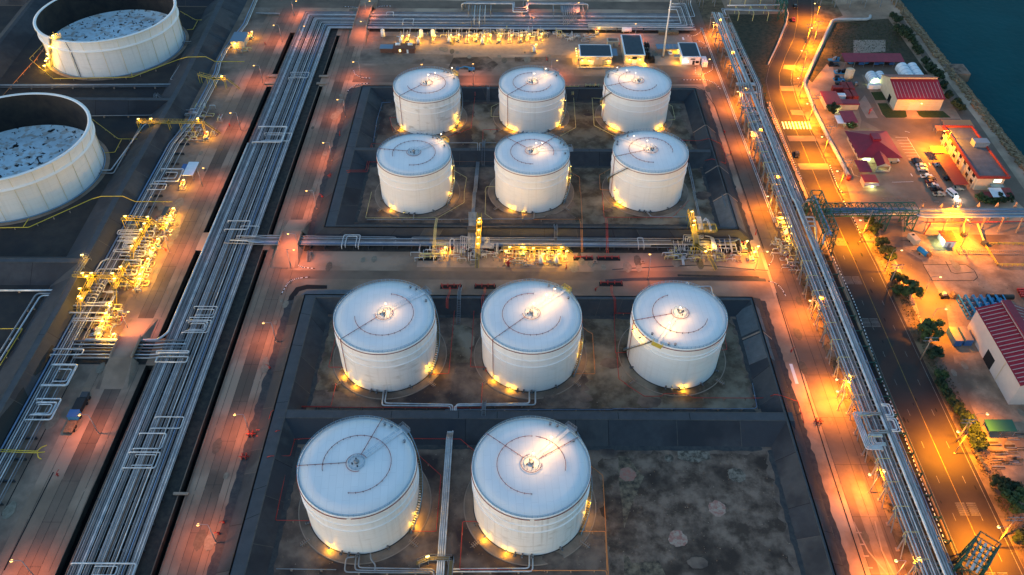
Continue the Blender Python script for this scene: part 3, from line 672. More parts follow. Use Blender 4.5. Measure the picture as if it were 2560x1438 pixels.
# ================================================================ STORAGE TANKS
def arc_pts(cx, cy, r, a0, a1, z, n=None):
    n = n or max(3, int(abs(a1-a0)/4)); return [(cx+r*math.cos(R(a0+(a1-a0)*i/n)), cy+r*math.sin(R(a0+(a1-a0)*i/n)), z) for i in range(n+1)]
def make_tank(key, x, y, r, h, label, walk, radials, arcs, roofl, walll, stair=(-35, 42), plat_lit=False, dirt=.2, girders=(.80,.64), apron='concrete_dark', pad=True):
    t = thing('storage_tank', label, 'storage tank', (x, y, 0), 'white fixed roof storage tanks in rows')
    shell_mat('shell_'+key, 2.3, len(MATS) % 13, dirt)
    zr = lambda rr: h+.05+(r-rr)/r*.9              # the roof is a very flat cone
    b = MB(); b.lathe(x, y, [(r, .25), (r, h)], 'shell_'+key, 128); b.build('shell', t)
    b = MB(); b.lathe(x, y, [(r+.12, h-.12), (r+.12, h+.05), (r*.75, zr(r*.75)), (r*.5, zr(r*.5)), (r*.25, zr(r*.25)), (.01, zr(0))], 'roof_white', 128)
    b.lathe(x, y, [(r+.12, h-.12), (r, h-.12)], 'roof_white', 128); b.build('roof', t)
    for q in girders:
        b = MB(); z = h*q; b.lathe(x, y, [(r, z-.05), (r+.28, z-.02), (r+.28, z+.08), (r, z+.12)], 'tank_white', 128); b.build('wind_girder', t)
    b = MB(); b.lathe(x, y, [(r-.05, .3), (r+.18, .3), (r+.22, .12), (r+.25, 0)], 'black_steel', 96); b.build('base_chime', t)
    b = MB(); b.lathe(x, y, [(r, .14), (r+2.6, .10), (r+2.9, -.02)], apron, 96)
    b.lathe(x, y, [(r+2.6, .16), (r+2.9, .16), (r+2.9, -.02)], 'concrete', 96); b.build('apron', t)
    # roof edge railing
    b = MB()
    for zz in (1.1, .6): b.tube(arc_pts(x, y, r-.05, 0, 356, h+zz, 96), .05, 'rail_blue', 4, closed=True)
    for k in range(72):
        a = 2*math.pi*k/72; px, py = x+(r-.05)*math.cos(a), y+(r-.05)*math.sin(a); b.bar((px,py,h), (px,py,h+1.1), .07, 'rail_blue')
    b.lathe(x, y, [(r-.12, h+.02), (r-.12, h+.22)], 'rail_blue', 96)
    b.build('roof_railing', t)
    # red spray ring under the eave
    b = MB(); b.tube(arc_pts(x, y, r+.22, 175, 292 if key[0] != 'D' else 268, h-.55), .10, 'red_dark', 5)
    b.tube(arc_pts(x, y, r+.22, 272 if key[0] == 'D' else 292, 372, h-.55), .10, 'red_dark', 5); b.build('eave_spray_pipe', t)
    for a0, a1 in arcs:
        b = MB(); P = arc_pts(x, y, r*.58, a0, a1, zr(r*.58)+.35); b.tube(P, .075, 'red_dark', 6)
        for q in P[::3]: b.bar((q[0],q[1],zr(r*.58)), (q[0],q[1],q[2]+.25), .12, 'steel_dark')
        b.build('foam_ring_pipe', t)
    for a in radials:
        c, s = math.cos(R(a)), math.sin(R(a)); b = MB()
        b.tube([(x+c*r, y+s*r, .6), (x+c*(r+.35), y+s*(r+.35), .8), (x+c*(r+.35), y+s*(r+.35), h+.3), (x+c*(r-.3), y+s*(r-.3), h+.4), (x+c*2.6, y+s*2.6, zr(2.6)+.35)], .085, 'red_dark', 6)
        for k in range(1, 6):
            rr = 2.6+(r-3)*k/6; b.bar((x+c*rr,y+s*rr,zr(rr)), (x+c*rr,y+s*rr,zr(rr)+.5), .12, 'steel_dark')
        b.build('foam_riser_pipe', t)
    # centre platform, vent
    b = MB(); zc = zr(2.1)
    for zz in (.15, .6, 1.1): b.tube(arc_pts(x, y, 2.1, 0, 350, zc+zz, 24), .05, 'rail_blue', 4, closed=True)
    for k in range(12):
        a = 2*math.pi*k/12; b.bar((x+2.1*math.cos(a), y+2.1*math.sin(a), zc), (x+2.1*math.cos(a), y+2.1*math.sin(a), zc+1.1), .07, 'rail_blue')
    b.build('centre_railing', t)
    b = MB(); b.tube(arc_pts(x, y, 2.75, radials[0]-40, radials[0]+220, zr(2.7)+.3, 30), .08, 'red_dark', 5); b.build('centre_spray_ring', t)
    b = MB(); b.cyl(x, y, zr(0)-.1, zr(0)+.7, .45, 'steel_grey', 12); b.cyl(x, y, zr(0)+.7, zr(0)+1.0, .75, 'steel_grey', 12, .3)
    for k in range(3):
        a = R(walk+60+k*90); b.cyl(x+1.2*math.cos(a), y+1.2*math.sin(a), zr(1.2)-.05, zr(1.2)+.55, .2, 'steel_dark', 8)
    b.build('vent', t)
    # walkway from the centre to the edge
    c, s = math.cos(R(walk)), math.sin(R(walk)); px, py = -s*.5, c*.5
    b = MB()
    for sg in (1, -1):
        b.rail([(x+c*2.2+px*sg, y+s*2.2+py*sg, zr(2.2)+.1), (x+c*(r-.2)+px*sg, y+s*(r-.2)+py*sg, h+.2)], 1.05, 'rail_blue', .045, 2.2)
    b.quad((x+c*2.2+px,y+s*2.2+py,zr(2.2)+.14), (x+c*2.2-px,y+s*2.2-py,zr(2.2)+.14), (x+c*r-px,y+s*r-py,h+.2), (x+c*r+px,y+s*r+py,h+.2), 'roof_white')
    b.build('roof_walkway', t)
    b = MB(); cx2, cy2 = x+c*(r+.9), y+s*(r+.9)
    pm = 'yellow_paint' if plat_lit else 'steel_grey'  # lit platforms carry the lamp glow as a yellow colour
    b.obox(cx2, cy2, h-.1, 1.5, 3.2, .12, R(walk), pm)
    for dx, dy in ((1.05,-2.25),(1.05,2.25),(-1.0,2.25)): pass
    q = lambda dx, dy: (cx2+c*dx-s*dy, cy2+s*dx+c*dy, h)
    b.rail([q(-.7,-1.55), q(.7,-1.55), q(.7,1.55), q(-.7,1.55)], 1.1, pm, .08, 1.1)
    b.build('edge_platform', t)
    for k, (da, dz) in enumerate(((-14, 0), (20, 0), (12, 0))):   # gauge hatches and foam chambers near the platform
        a = R(walk+da); rr = r-1.6+k*.4; b = MB(); xx, yy = x+rr*math.cos(a), y+rr*math.sin(a)
        b.cyl(xx, yy, zr(rr)-.05, zr(rr)+.55, .28, 'steel_dark', 8); b.cyl(xx, yy, zr(rr)+.55, zr(rr)+.7, .42, 'steel_grey', 8); b.build('gauge_hatch', t)
    # stairway winding up the shell
    b = MB(); a0, a1 = stair; N = int(h/.45)
    for k in range(N+1):
        a = R(a0+(a1-a0)*k/N); z = .4+(h-.5)*k/N; b.obox(x+(r+.62)*math.cos(a), y+(r+.62)*math.sin(a), z, .95, .34, .06, a, 'grate')
    for rr in (r+.14, r+1.1):
        b.tube([(x+rr*math.cos(R(a0+(a1-a0)*k/N)), y+rr*math.sin(R(a0+(a1-a0)*k/N)), .3+(h-.5)*k/N) for k in range(0, N+1, 2)], .08, 'steel_grey', 4)
    for zz in (1.0, .55): b.tube([(x+(r+1.1)*math.cos(R(a0+(a1-a0)*k/N)), y+(r+1.1)*math.sin(R(a0+(a1-a0)*k/N)), .3+zz+(h-.5)*k/N) for k in range(0, N+1, 2)], .045, 'rail_blue', 4)
    for k in range(0, N+1, 4):
        a = R(a0+(a1-a0)*k/N); z = .3+(h-.5)*k/N; b.bar((x+(r+1.1)*math.cos(a), y+(r+1.1)*math.sin(a), z), (x+(r+1.1)*math.cos(a), y+(r+1.1)*math.sin(a), z+1.05), .06, 'rail_blue')
    b.build('stairway', t)
    # nozzles, manways, earthing at the foot
    for a in (255, 262, 271, 205, 300, 330):
        b = MB(); c2, s2 = math.cos(R(a)), math.sin(R(a)); b.tube([(x+c2*(r-.1), y+s2*(r-.1), 1.0), (x+c2*(r+1.3), y+s2*(r+1.3), 1.0)], .28, 'pipe_dull', 8)
        b.tube([(x+c2*(r+.9), y+s2*(r+.9), 1.0), (x+c2*(r+1.05), y+s2*(r+1.05), 1.0)], .46, 'steel_dark', 10)
        b.build('shell_nozzle', t)
    # small steps over the bund pipes
    for a in (220, 320):
        b = MB(); c2, s2 = math.cos(R(a)), math.sin(R(a)); bx, by = x+c2*(r+3.4), y+s2*(r+3.4)
        for k in range(5): b.obox(bx+c2*(k-2)*.55, by+s2*(k-2)*.55, .35+.1*(2-abs(k-2)), .2, 1.5, .08, R(a), 'concrete')
        b.obox(bx, by, .2, 3.0, .12, .3, R(a), 'steel_grey'); b.build('access_step', t)
    # lamps
    for a, z, pw in walll:
        c2, s2 = math.cos(R(a)), math.sin(R(a)); b = MB(); lx, ly = x+c2*(r+.9), y+s2*(r+.9)
        b.bar((x+c2*r, y+s2*r, z+.5), (lx, ly, z+.35), .1, 'steel_grey'); b.obox(lx, ly, z+.22, .6, .6, .14, R(a), 'steel_grey'); fx = b.build('wall_lamp', t)
        b = MB(); b.ball(lx, ly, z, .26, 'glow_yellow', 8, .7); b.build('lamp_glass', fx)
        light(fx, x+c2*(r+1.0), y+s2*(r+1.0), z-.35, pw, COL_Y, .25, off=(x, y, 0))
    for rr, pw in roofl:
        b = MB(); lx, ly = x+c*rr, y+s*rr; z = zr(rr)
        lx += -s*.7; ly += c*.7
        b.bar((lx, ly, z), (lx, ly, z+3.6), .09, 'steel_grey'); b.bar((lx, ly, z+3.6), (lx+s*.5, ly-c*.5, z+3.65), .09, 'steel_grey'); fx = b.build('roof_lamp', t)
        b = MB(); b.ball(lx+s*.5, ly-c*.5, z+3.45, .22, 'glow_white', 8, .7); b.build('lamp_glass', fx)
        light(fx, lx+s*.5, ly-c*.5, z+3.2, pw*.9, COL_W, .9, off=(x, y, 0))
    return t
P0 = 150
W2 = [(228, 1.6, P0), (258, 1.6, P0)]
make_tank('A1', -37.8, 323.7, 14.5, 16.9, 'white storage tank at the far left of the rear row, grime on its upper shell', 38, [223], [(198,445)], [(1.5,289),(5,221),(14.0,204)], [(222,1.5,P0),(-22,2,P0),(-28,6,115),(-40,1.2,100)], plat_lit=True, dirt=1.0)
make_tank('A2', 8.6, 325.5, 14.5, 16.7, 'white storage tank in the middle of the rear row', 45, [224], [(90,346)], [(1.5,289),(9,255)], [(238,1.5,P0),(225,1.5,100),(-34,1.5,P0),(-24,7,115),(-16,11,100)], dirt=.12)
make_tank('A3', 55.3, 326.2, 14.7, 17.2, 'white storage tank at the right end of the rear row', 142, [195], [(108,340)], [(1.5,289),(6,238),(11,187)], [(222,1.5,P0),(232,1.5,P0),(-50,1.5,P0),(-42,1.5,115),(186,7,115)], dirt=.06, stair=(150,215))
make_tank('B1', -38.1, 267.4, 14.3, 18.6, 'white storage tank at the left end of the middle row, its roof lamp unlit', 40, [167], [(-97,198)], [(13.5,255)], [(232,1.5,P0),(255,1.5,P0),(-20,4,P0),(-8,9,110),(2,13,100)], plat_lit=True, dirt=.1)
make_tank('B2', 7.8, 268.8, 14.5, 18.5, 'white storage tank in the middle of the middle row', 11, [134, 50], [(-14,272)], [(1.6,289),(4,187)], [(238,1.5,P0),(256,1.5,P0),(-10,9,110),(-3,13,85)], dirt=.1)
make_tank('B3', 54.1, 270.0, 14.6, 18.8, 'white storage tank at the right end of the middle row', 142, [196], [(-8,270)], [(2,289),(8,255)], [(218,1.5,P0),(208,5,115),(226,1.5,110)], dirt=.06, stair=(160,228))
make_tank('C1', -39.4, 179.5, 15.6, 18.3, 'white storage tank left in the row just below the cross road, only centre lamp lit', 41, [221], [(188,442)], [(1.2,391)], [(216,1.5,P0),(236,1.5,P0),(-26,2,P0),(-32,4,115)], dirt=.6)
make_tank('C2', 6.3, 179.9, 15.6, 18.4, 'white storage tank central in the row just below the cross road, walkway lamps lit', 46, [222], [(85,352)], [(1.2,391),(7,323),(11,255)], [(224,1.5,P0),(247,1.5,P0),(-8,9,115),(-14,5,85)], plat_lit=True, dirt=.12)
make_tank('C3', 52.5, 180.4, 14.6, 18.5, 'white storage tank at right just below the cross road, lit platform on its left', 236, [191], [(109,344)], [(1.2,391),(8.5,442)], [(262,1.5,P0),(276,1.5,P0),(196,16,150),(212,16.5,100)], plat_lit=True, dirt=.05, stair=(175,228), girders=(.82,.74), apron='pit_brown')
make_tank('D1', -40.1, 124.4, 15.4, 18.4, 'nearest white storage tank at left, roof entirely unlit', 46, [72, 182], [(-96,194)], [], [(243,1.5,P0),(-27,2,P0),(-20,4,100)], dirt=.25)
make_tank('D2', 5.5, 124.4, 15.5, 18.5, 'nearest white storage tank at right, bright lamps along its roof walkway', 48, [140, 35], [(-11,82),(88,270)], [(1.0,408),(8.2,442)], [(222,1.5,P0),(247,1.5,P0),(-12,7,115),(-18,4,100)], dirt=.8)

# ---------------------------------------------------------------- open tanks with floating roofs
def make_open_tank(x, y, r, h, zf, label, lamps, gantry):
    t = thing('floating_roof_tank', label, 'storage tank', (x, y, 0), 'wide open topped tanks')
    shell_mat('shell_open%d' % int(y), 2.4, 3, .12)
    b = MB(); b.lathe(x, y, [(r+.0, .3), (r, h)], 'shell_open%d' % int(y), 160); b.build('shell', t)
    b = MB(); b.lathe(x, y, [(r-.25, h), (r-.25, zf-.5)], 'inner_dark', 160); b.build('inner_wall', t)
    b = MB(); b.lathe(x, y, [(r-.3, h-.02), (r-.3, h+.12), (r+1.1, h+.12), (r+1.1, h-.1), (r, h-.35)], 'tank_white', 160); b.build('top_rim', t)
    b = MB(); b.lathe(x, y, [(r, h*.70), (r+.9, h*.72), (r+.9, h*.74), (r, h*.76)], 'tank_white', 160); b.build('wind_girder', t)
    b = MB(); b.lathe(x, y, [(r-.3, zf+.5), (r-.9, zf+.5), (r-.95, zf+.1), (r*.72, zf), (r*.70, zf+.12), (r*.3, zf-.05), (.01, zf-.2)], 'roof_float', 160); b.build('floating_roof', t)
    b = MB(); rnd = random.Random(int(y))
    for k in range(46):
        a = rnd.uniform(0, 6.28); rr = r*rnd.choice([.25,.45,.55,.62,.68,.85,.9])*rnd.uniform(.95,1.05); b.cyl(x+rr*math.cos(a), y+rr*math.sin(a), zf-.1, zf+.8, .25, 'steel_dark', 6)
    b.build('roof_leg', t)
    b = MB(); b.tube(arc_pts(x, y, r+.5, 0, 357, .35, 90), .18, 'rail_blue', 5, closed=True); b.lathe(x, y, [(r, .14), (r+2.2, .10), (r+2.4, -.02)], 'concrete_dark', 96); b.build('apron', t)
    b = MB()
    for k in range(26):
        a = R(k*360/26+7); b.tube([(x+(r+1.25)*math.cos(a), y+(r+1.25)*math.sin(a), h-.1), (x+(r+.2)*math.cos(a), y+(r+.2)*math.sin(a), h*.74), (x+(r+.2)*math.cos(a), y+(r+.2)*math.sin(a), .6)], .07, 'yellow_pipe', 4)
    b.build('foam_drop_pipe', t)
    # stairway on the near left side
    b = MB(); a0, a1 = gantry; N = 38
    for k in range(N+1):
        a = R(a0+(a1-a0)*k/N); z = .4+(h-.3)*k/N; b.obox(x+(r+.7)*math.cos(a), y+(r+.7)*math.sin(a), z, 1.0, .5, .08, a, 'grate')
    for rr in (r+.2, r+1.25): b.tube([(x+rr*math.cos(R(a0+(a1-a0)*k/N)), y+rr*math.sin(R(a0+(a1-a0)*k/N)), .3+(h-.3)*k/N) for k in range(0, N+1, 2)], .11, 'steel_dark', 4)
    b.tube([(x+(r+1.25)*math.cos(R(a0+(a1-a0)*k/N)), y+(r+1.25)*math.sin(R(a0+(a1-a0)*k/N)), 1.4+(h-.3)*k/N) for k in range(0, N+1, 2)], .06, 'steel_grey', 4)
    b.build('stairway', t)
    a = R(a1+4); b = MB(); qx, qy = x+(r-.6)*math.cos(a), y+(r-.6)*math.sin(a); b.obox(qx, qy, h+.3, 3.4, 4, .15, a, 'yellow_pipe')
    for dx, dy in ((-1.6,-1.9),(-1.6,1.9),(1.6,-1.9),(1.6,1.9)): b.bar((qx+dx,qy+dy,h+.3), (qx+dx,qy+dy,h+2.4), .12, 'yellow_pipe')
    b.rail([(qx-1.6,qy-1.9,h+.3),(qx+1.6,qy-1.9,h+.3),(qx+1.6,qy+1.9,h+.3),(qx-1.6,qy+1.9,h+.3)], 1.1, 'yellow_pipe', .09, 1.2); b.build('gauge_platform', t)
    b = MB(); a = R(a1+16); b.tube([(x+(r+1.3)*math.cos(a), y+(r+1.3)*math.sin(a), h), (x+(r+.35)*math.cos(a), y+(r+.35)*math.sin(a), h*.72), (x+(r+.3)*math.cos(a), y+(r+.3)*math.sin(a), .4)], .16, 'steel_dark', 6); b.build('downpipe', t)
    for a, z, rr in lamps:
        lx, ly = x+(r+rr)*math.cos(R(a)), y+(r+rr)*math.sin(R(a)); b = MB(); b.bar((lx, ly, max(0, z-2.5)), (lx, ly, z+.1), .1, 'steel_grey'); fx = b.build('stair_lamp', t)
        b = MB(); b.obox(lx, ly, z+.1, 1.1, .6, .3, .4, 'glow_yellow'); b.build('lamp_glass', fx); light(fx, lx+.3, ly-.5, z-.4, 420, COL_Y, .3, off=(x, y, 0))
    return t
mat('roof_float', (.72,.82,.84), .7, var=(.60,.68,.69), vs=.25)
def roof_float_mat():
    m = MATS['roof_float']; n = m.node_tree.nodes; L = m.node_tree.links; b = n['Principled BSDF']; geo = [q for q in n if q.type == 'NEW_GEOMETRY'][0]
    t = n.new('ShaderNodeTexNoise'); t.inputs['Scale'].default_value = .42; t.inputs['Detail'].default_value = 5; L.new(geo.outputs['Position'], t.inputs[0])
    r = n.new('ShaderNodeMapRange'); r.inputs[1].default_value = .60; r.inputs[2].default_value = .64; L.new(t.outputs[0], r.inputs[0])
    t2 = n.new('ShaderNodeTexNoise'); t2.inputs['Scale'].default_value = .3; L.new(geo.outputs['Position'], t2.inputs[0])
    r2 = n.new('ShaderNodeMapRange'); r2.inputs[1].default_value = .52; r2.inputs[2].default_value = .62; r2.inputs[4].default_value = .75; L.new(t2.outputs[0], r2.inputs[0])
    old = b.inputs['Base Color'].links[0].from_socket
    m1 = n.new('ShaderNodeMix'); m1.data_type = 'RGBA'; L.new(old, m1.inputs[6]); m1.inputs[7].default_value = (.42,.25,.13,1); L.new(r2.outputs[0], m1.inputs[0])
    r2.inputs[4].default_value = .55
    m2 = n.new('ShaderNodeMix'); m2.data_type = 'RGBA'; L.new(m1.outputs[2], m2.inputs[6]); m2.inputs[7].default_value = (.022,.018,.016,1); L.new(r.outputs[0], m2.inputs[0])
    L.new(m2.outputs[2], b.inputs['Base Color'])
roof_float_mat()
make_open_tank(-202.2, 390.4, 32.4, 18.8, 4.5, 'far open topped tank with lit stair lamps and speckled floating roof', [(214,2,2),(222,2,4),(222,5,1.4),(229,9,1.6),(238,14.5,1.6),(243,19.8,-.5)], (222, 242))
make_open_tank(-202.6, 278.3, 31.9, 19.0, 3.5, 'nearer open topped tank cut by the left edge, no lamps, rusty floating roof', [], (210, 228))
# ================================================================ PIPE BANKS
def pipe(parent, pts, r, m, n=8, name='pipe', rr=1.0):
    b = MB(); b.tube(rounded(pts, rr), r, m, n); return b.build(name, parent)
def sleepers(parent, name, axis, c0, c1, p0, p1, step, z0, z1, m, w=.45):
    p = p0
    while p <= p1:
        b = MB()
        if axis == 'y': b.box(c0, p-w/2, z0, c1, p+w/2, z1, m)
        else: b.box(p-w/2, c0, z0, p+w/2, c1, z1, m)
        b.build(name, parent); p += step
random.seed(21)
# great corridor: pipes run north, then turn east into the far bank
cor = thing('pipe_bank', 'great bank of parallel pipes running the whole height of the site in a sunken corridor', 'pipe bank', (-105, 60, 0))
xs = []; x = -113.7
plan = [(.38,'pipe_dull'),(.30,'pipe_alu'),(.34,'pipe_dull'),(.22,'pipe_alu'),(.26,'pipe_bright'),(.16,'pipe_bright'),(0,.5),(.22,'pipe_alu'),(.30,'pipe_dull'),(.14,'pipe_alu'),(0,.9),
        (.16,'pipe_bright'),(.20,'pipe_alu'),(.16,'pipe_alu'),(.18,'pipe_bright'),(.14,'pipe_alu'),(.2,'pipe_dull'),(.16,'pipe_alu'),(0,.7),(.20,'pipe_alu'),(.14,'pipe_rust'),(.24,'pipe_bright'),(0,.8),
        (.16,'pipe_alu'),(.20,'pipe_dull'),(.16,'pipe_alu'),(0,.35),(.26,'pipe_blue'),(.26,'pipe_dull'),(0,.4),(.18,'pipe_alu'),(.22,'pipe_bright'),(.18,'pipe_alu'),(.24,'pipe_bright'),(.18,'pipe_alu')]
plan = [(r*.8, m) if r else (0, m*.7) for r, m in plan]
for k, q in ((4,(.1,'pipe_bright')),(9,(.12,'pipe_alu')),(15,(.1,'pipe_bright')),(19,(.12,'pipe_rust')),(24,(.1,'pipe_alu')),(30,(.12,'pipe_bright')),(36,(.1,'pipe_alu'))): plan.insert(k, q)
tot = sum((2*r+.12) if r else m for r, m in plan); gap = (-96.6+113.9-tot)/len(plan)
for r, m in plan:
    if not r: x += m; continue
    x += r+.06+gap/2; xs.append((x, r, m)); x += r+.06+gap/2
for i, (x, r, m) in enumerate(xs):
    yt = 429.8-(x+113.9)*(19.6/17.3); z = 1.0+r
    xe = 97 if i % 3 else (96-i*.6)
    if i in (3, 9, 17): xe = -87.5
    pts = [(x, 60, z), (x, yt, z), (xe, yt, z)]
    if xe > 90: pts += [(xe-(i*.35 if i < 20 else 0), yt, z), ] if 0 else [(xe, yt+ (4 if i < 6 else -.2), z)]
    if i < 6: pts = [(x, 60, z), (x, yt, z), (93+i*1.2, yt, z), (93+i*1.2, 439+i*.6, z), (93+i*1.2, 441+i*.5, 7.6), (215, 441+i*.5, 7.6)]
    pipe(cor, pts, r, m, 8)
sleepers(cor, 'pipe_sleeper', 'y', -114.2, -96.2, 64, 404, 7.6, .1, .98, 'steel_dark')
sleepers(cor, 'pipe_sleeper', 'x', 409.6, 430.6, -70, 95, 9.2, .1, .98, 'steel_dark')
def loop(parent, xa, ya, xb, yb, r, m, z=2.6, axis='x', foot=1.2):
    """expansion loop standing over the bank, attached on the xa side (axis x) or ya side (axis y)"""
    if axis == 'x': pts = [(xa,ya-.01,foot),(xa,ya,z),(xb,ya,z),(xb,yb,z),(xa,yb,z),(xa,yb+.01,foot)]
    else: pts = [(xa-.01,ya,foot),(xa,ya,z),(xa,yb,z),(xb,yb,z),(xb,ya,z),(xb+.01,ya,foot)]
    pipe(parent, pts, r, m, 8, 'expansion_loop', .7)
def zl(parent, n, p, q, r=.22, m='pipe_bright', z=2.6, fl=False):
    a = Z(n, *p, z); c = Z(n, *q, z); xa, xb = (a[0], c[0]) if not fl else (c[0], a[0])
    loop(parent, xa, a[1], xb, c[1], r, m, z)
for n, p, q, r in ((9,(1040,375),(1205,490),.2),(9,(965,516),(1160,635),.2),(9,(1012,535),(1140,615),.14),(9,(1160,252),(1350,338),.18),(9,(530,1348),(980,1470),.24),(9,(705,1370),(860,1438),.14),
                   (5,(1450,857),(1600,940),.16),(5,(1475,878),(1590,922),.14),(5,(1395,960),(1552,1052),.18),(5,(1425,985),(1520,1030),.14),(5,(1408,972),(1535,1040),.14),(5,(1705,216),(1855,280),.2),(5,(1800,255),(1917,330),.14),
                   (2,(20,948),(190,1064),.34),(2,(60,996),(250,1056),.16),(2,(70,1010),(190,1050),.13),(2,(258,541),(385,583),.15),(2,(290,555),(350,573),.12)):
    zl(cor, n, p, q, r)
for n, p, q in ((2,(1105,140),(1175,175)),(2,(980,90),(1028,106))):
    a = Z(n, *p, 2.6); c = Z(n, *q, 2.6); loop(cor, a[0], c[1], c[0], a[1], .18, 'pipe_bright', 2.6, 'y')
# big raised U over the far bank
hb = thing('pipe_bridge', 'raised blue-grey pipes with a deep U bend above the far pipe bank', 'pipe bridge', (-10, 430, 0))
for k in range(3):
    y = 432.5+k*1.0; e = .8*k
    a = Z(3, 8+e*6, 70, 5)[0]; c = Z(3, 118-e*6, 70, 5)[0]
    pipe(hb, [(-28+k, y, 1), (-28+k, y, 5), (a-e*.0, y, 5), (a, y-10+e*2, 5), (c, y-10+e*2, 5), (c, y, 5), (41-k, y, 5), (41-k, y, 1)], .33, 'pipe_alu' if k else 'pipe_bright', 8)
for k in range(7): pipe(hb, [(27+k*1.15, 431.5, 4.6), (27+k*1.15, 418+k, 4.6), (27+k*1.15, 414+k*.6, 1.4)], .22, 'pipe_alu', 6)
for k in range(6): pipe(hb, [(-22+k*1.4, 431, 4.6), (-22+k*1.4, 412+(k % 3)*3, 4.6), (-22+k*1.4, 412+(k % 3)*3, 1.2)], .22, 'pipe_bright' if k % 2 else 'pipe_dull', 6)
for x in (-24, -12, 22, 38):
    b = MB()
    for yy in (424, 434): b.bar((x, yy, 0), (x, yy, 5), .35, 'steel_grey')
    b.bar((x, 424, 4.5), (x, 434, 4.5), .35, 'steel_grey'); b.build('support_frame', hb)
b = MB(); b.box(26, 424, 4.1, 36, 433, 4.3, 'steel_grey'); b.rail([(26,424,4.3),(36,424,4.3),(36,433,4.3)], 1.1, 'steel_grey', .08); b.build('service_deck', hb)
# far east end nest of pipes
nest = thing('pipe_nest', 'nested bends of blue-grey pipe beside the tall mast at the end of the far bank', 'pipe nest', (96, 420, 0))
for k in range(7):
    y = 410.5+k*.75; pipe(nest, [(40, y, 2.4+.0*k), (95.5-k*.95, y, 2.4), (95.5-k*.95+0, 440-k*1.3, 2.4), (88-k*.5, 440-k*1.3, 2.4)], .24, ('pipe_bright','pipe_alu','pipe_dull')[k % 3], 6)
for k in range(3): b = MB(); b.box(55+k*14, 410, 0, 55.4+k*14, 416, 2.15, 'steel_dark'); b.build('support', nest)

# bank along the middle of the plant (beside the cross road)
mid = thing('pipe_bank', 'bank of pipes running west to east between the middle tanks and the cross road', 'pipe bank', (0, 235, 0))
Y6 = [(237.9,.22,'pipe_alu',86),(236.9,.15,'pipe_bright',60),(236.2,.28,'pipe_dull',84),(235.3,.20,'pipe_alu',84),(234.5,.24,'pipe_bright',84),(233.7,.3,'pipe_blue',52),(232.9,.15,'pipe_alu',84)]
for y, r, m, xe in Y6:
    xw = {237.9:-96.9, 236.9:-99, 236.2:-101, 235.3:-103.2, 234.5:-105, 233.7:-98, 232.9:-107}[y]
    if y == 237.9:
        P = [(xw, y+6, 1.7), (xw, y, 1.7), (-43.5, y, 1.3), (-43.5, y-3.6, 1.3), (-37.6, y-3.6, 1.3), (-37.6, y, 1.3), (xe, y, 1.3)]
    else: P = [(xw, y, 2.2), (-91, y, 1.5), (xe, y, 1.3)]
    pipe(mid, P, r, m, 8)
sleepers(mid, 'pipe_sleeper', 'x', 232.2, 238.3, -75, 84, 5.4, .05, .98, 'steel_dark', .35)
for a, c in (((660,325),(765,410)), ((682,335),(745,400))):
    p = Z(6, *a, 2.4); q = Z(6, *c, 2.4); loop(mid, p[0], q[1], q[0], p[1], .18, 'pipe_bright', 2.6, 'y')
p = Z(7, 938, 345, 2.4); q = Z(7, 990, 412, 2.4); loop(mid, p[0], q[1], q[0], p[1], .15, 'pipe_bright', 2.6, 'y')
# stepped crossings near the hub, white elbows
def zpath(n, pts, z): return [Z(n, p[0], p[1], z if len(p) < 3 else p[2]) for p in pts]
hub = thing('valve_hub', 'dense grey pipework and elbows over the dike below the yellow gangway', 'pipework', (-25, 236, 0))
E = lambda pts, r=.17, m='pipe_bright', z=1.9: pipe(hub, zpath('e', pts, z), r, m, 6, 'pipe', .6)
for k in range(6): E([(850+k*22, -60), (850+k*20, 160), (835+k*22, 330-k*4), (835+k*22, 420+k*10)], .17, z=2.2)
for k in range(5): E([(715+k*32, 520+k*8), (715+k*32, 320+k*8), (860+k*10, 320+k*8+20)], .15)
for k in range(7): E([(615+k*25, 380+k*18), (615+k*25, 580+k*3)], .14)
for k in range(4): E([(1040, 345+k*18), (1170-k*22, 345+k*18), (1170-k*22, 440+k*4)], .17)
for k in range(4): E([(845+k*20, 440), (850+k*20, 510-k*16), (1245-k*14, 510-k*16), (1245-k*14, 450)], .15)
for k in range(7): E([(330+k*24, 480), (330+k*24, 600)], .12, z=1.2)
E([(545,520),(545,385),(570,372),(700,372)], .2); E([(600,460),(605,362),(560,358)], .15); E([(1290,440),(1285,590),(1310,610),(1310,440)], .17)
b = MB(); a = Z('e', 60, 605, 1); c = Z('e', 500, 605, 1); b.tube([a, c], .35, 'yellow_pipe', 8); b.build('header_pipe', hub)
b = MB(); a = Z('e', 820, 170, 4.3); c = Z('e', 960, 225, 4.3); b.box(a[0], c[1], 3.6, c[0], a[1], 4.3, 'steel_dark'); b.build('crossing_slab', hub)
eh = thing('valve_hub', 'grey pipework and elbows at the right end of the middle pipe bank', 'pipework', (68, 238, 0))
F = lambda pts, r=.17, m='pipe_bright', z=1.9: pipe(eh, zpath('f', pts, z), r, m, 6, 'pipe', .6)
for k in range(4): F([(370+k*38, 770+k*8), (370+k*38, 660+k*26), (560, 660+k*26)], .18)
for k in range(4): F([(600, 650+k*26), (680+k*20, 650+k*26), (680+k*20, 610)], .18)
for k in range(5): F([(560+k*22, 310+k*4), (620+k*18, 320), (650+k*20, 480), (665+k*18, 560)], .16, z=4.3)
for k in range(2): F([(740, 400), (790+k*40, 335+k*30), (850+k*25, 470), (880+k*20, 590)], .2, z=4.3)
for k in range(6): F([(770+k*8, 680+k*0), (880+k*12, 690+k*6), (930+k*18, 960)], .15, z=2.3)
for k in range(5): F([(660, 780+k*38), (860, 780+k*38)], .17, z=1.7)
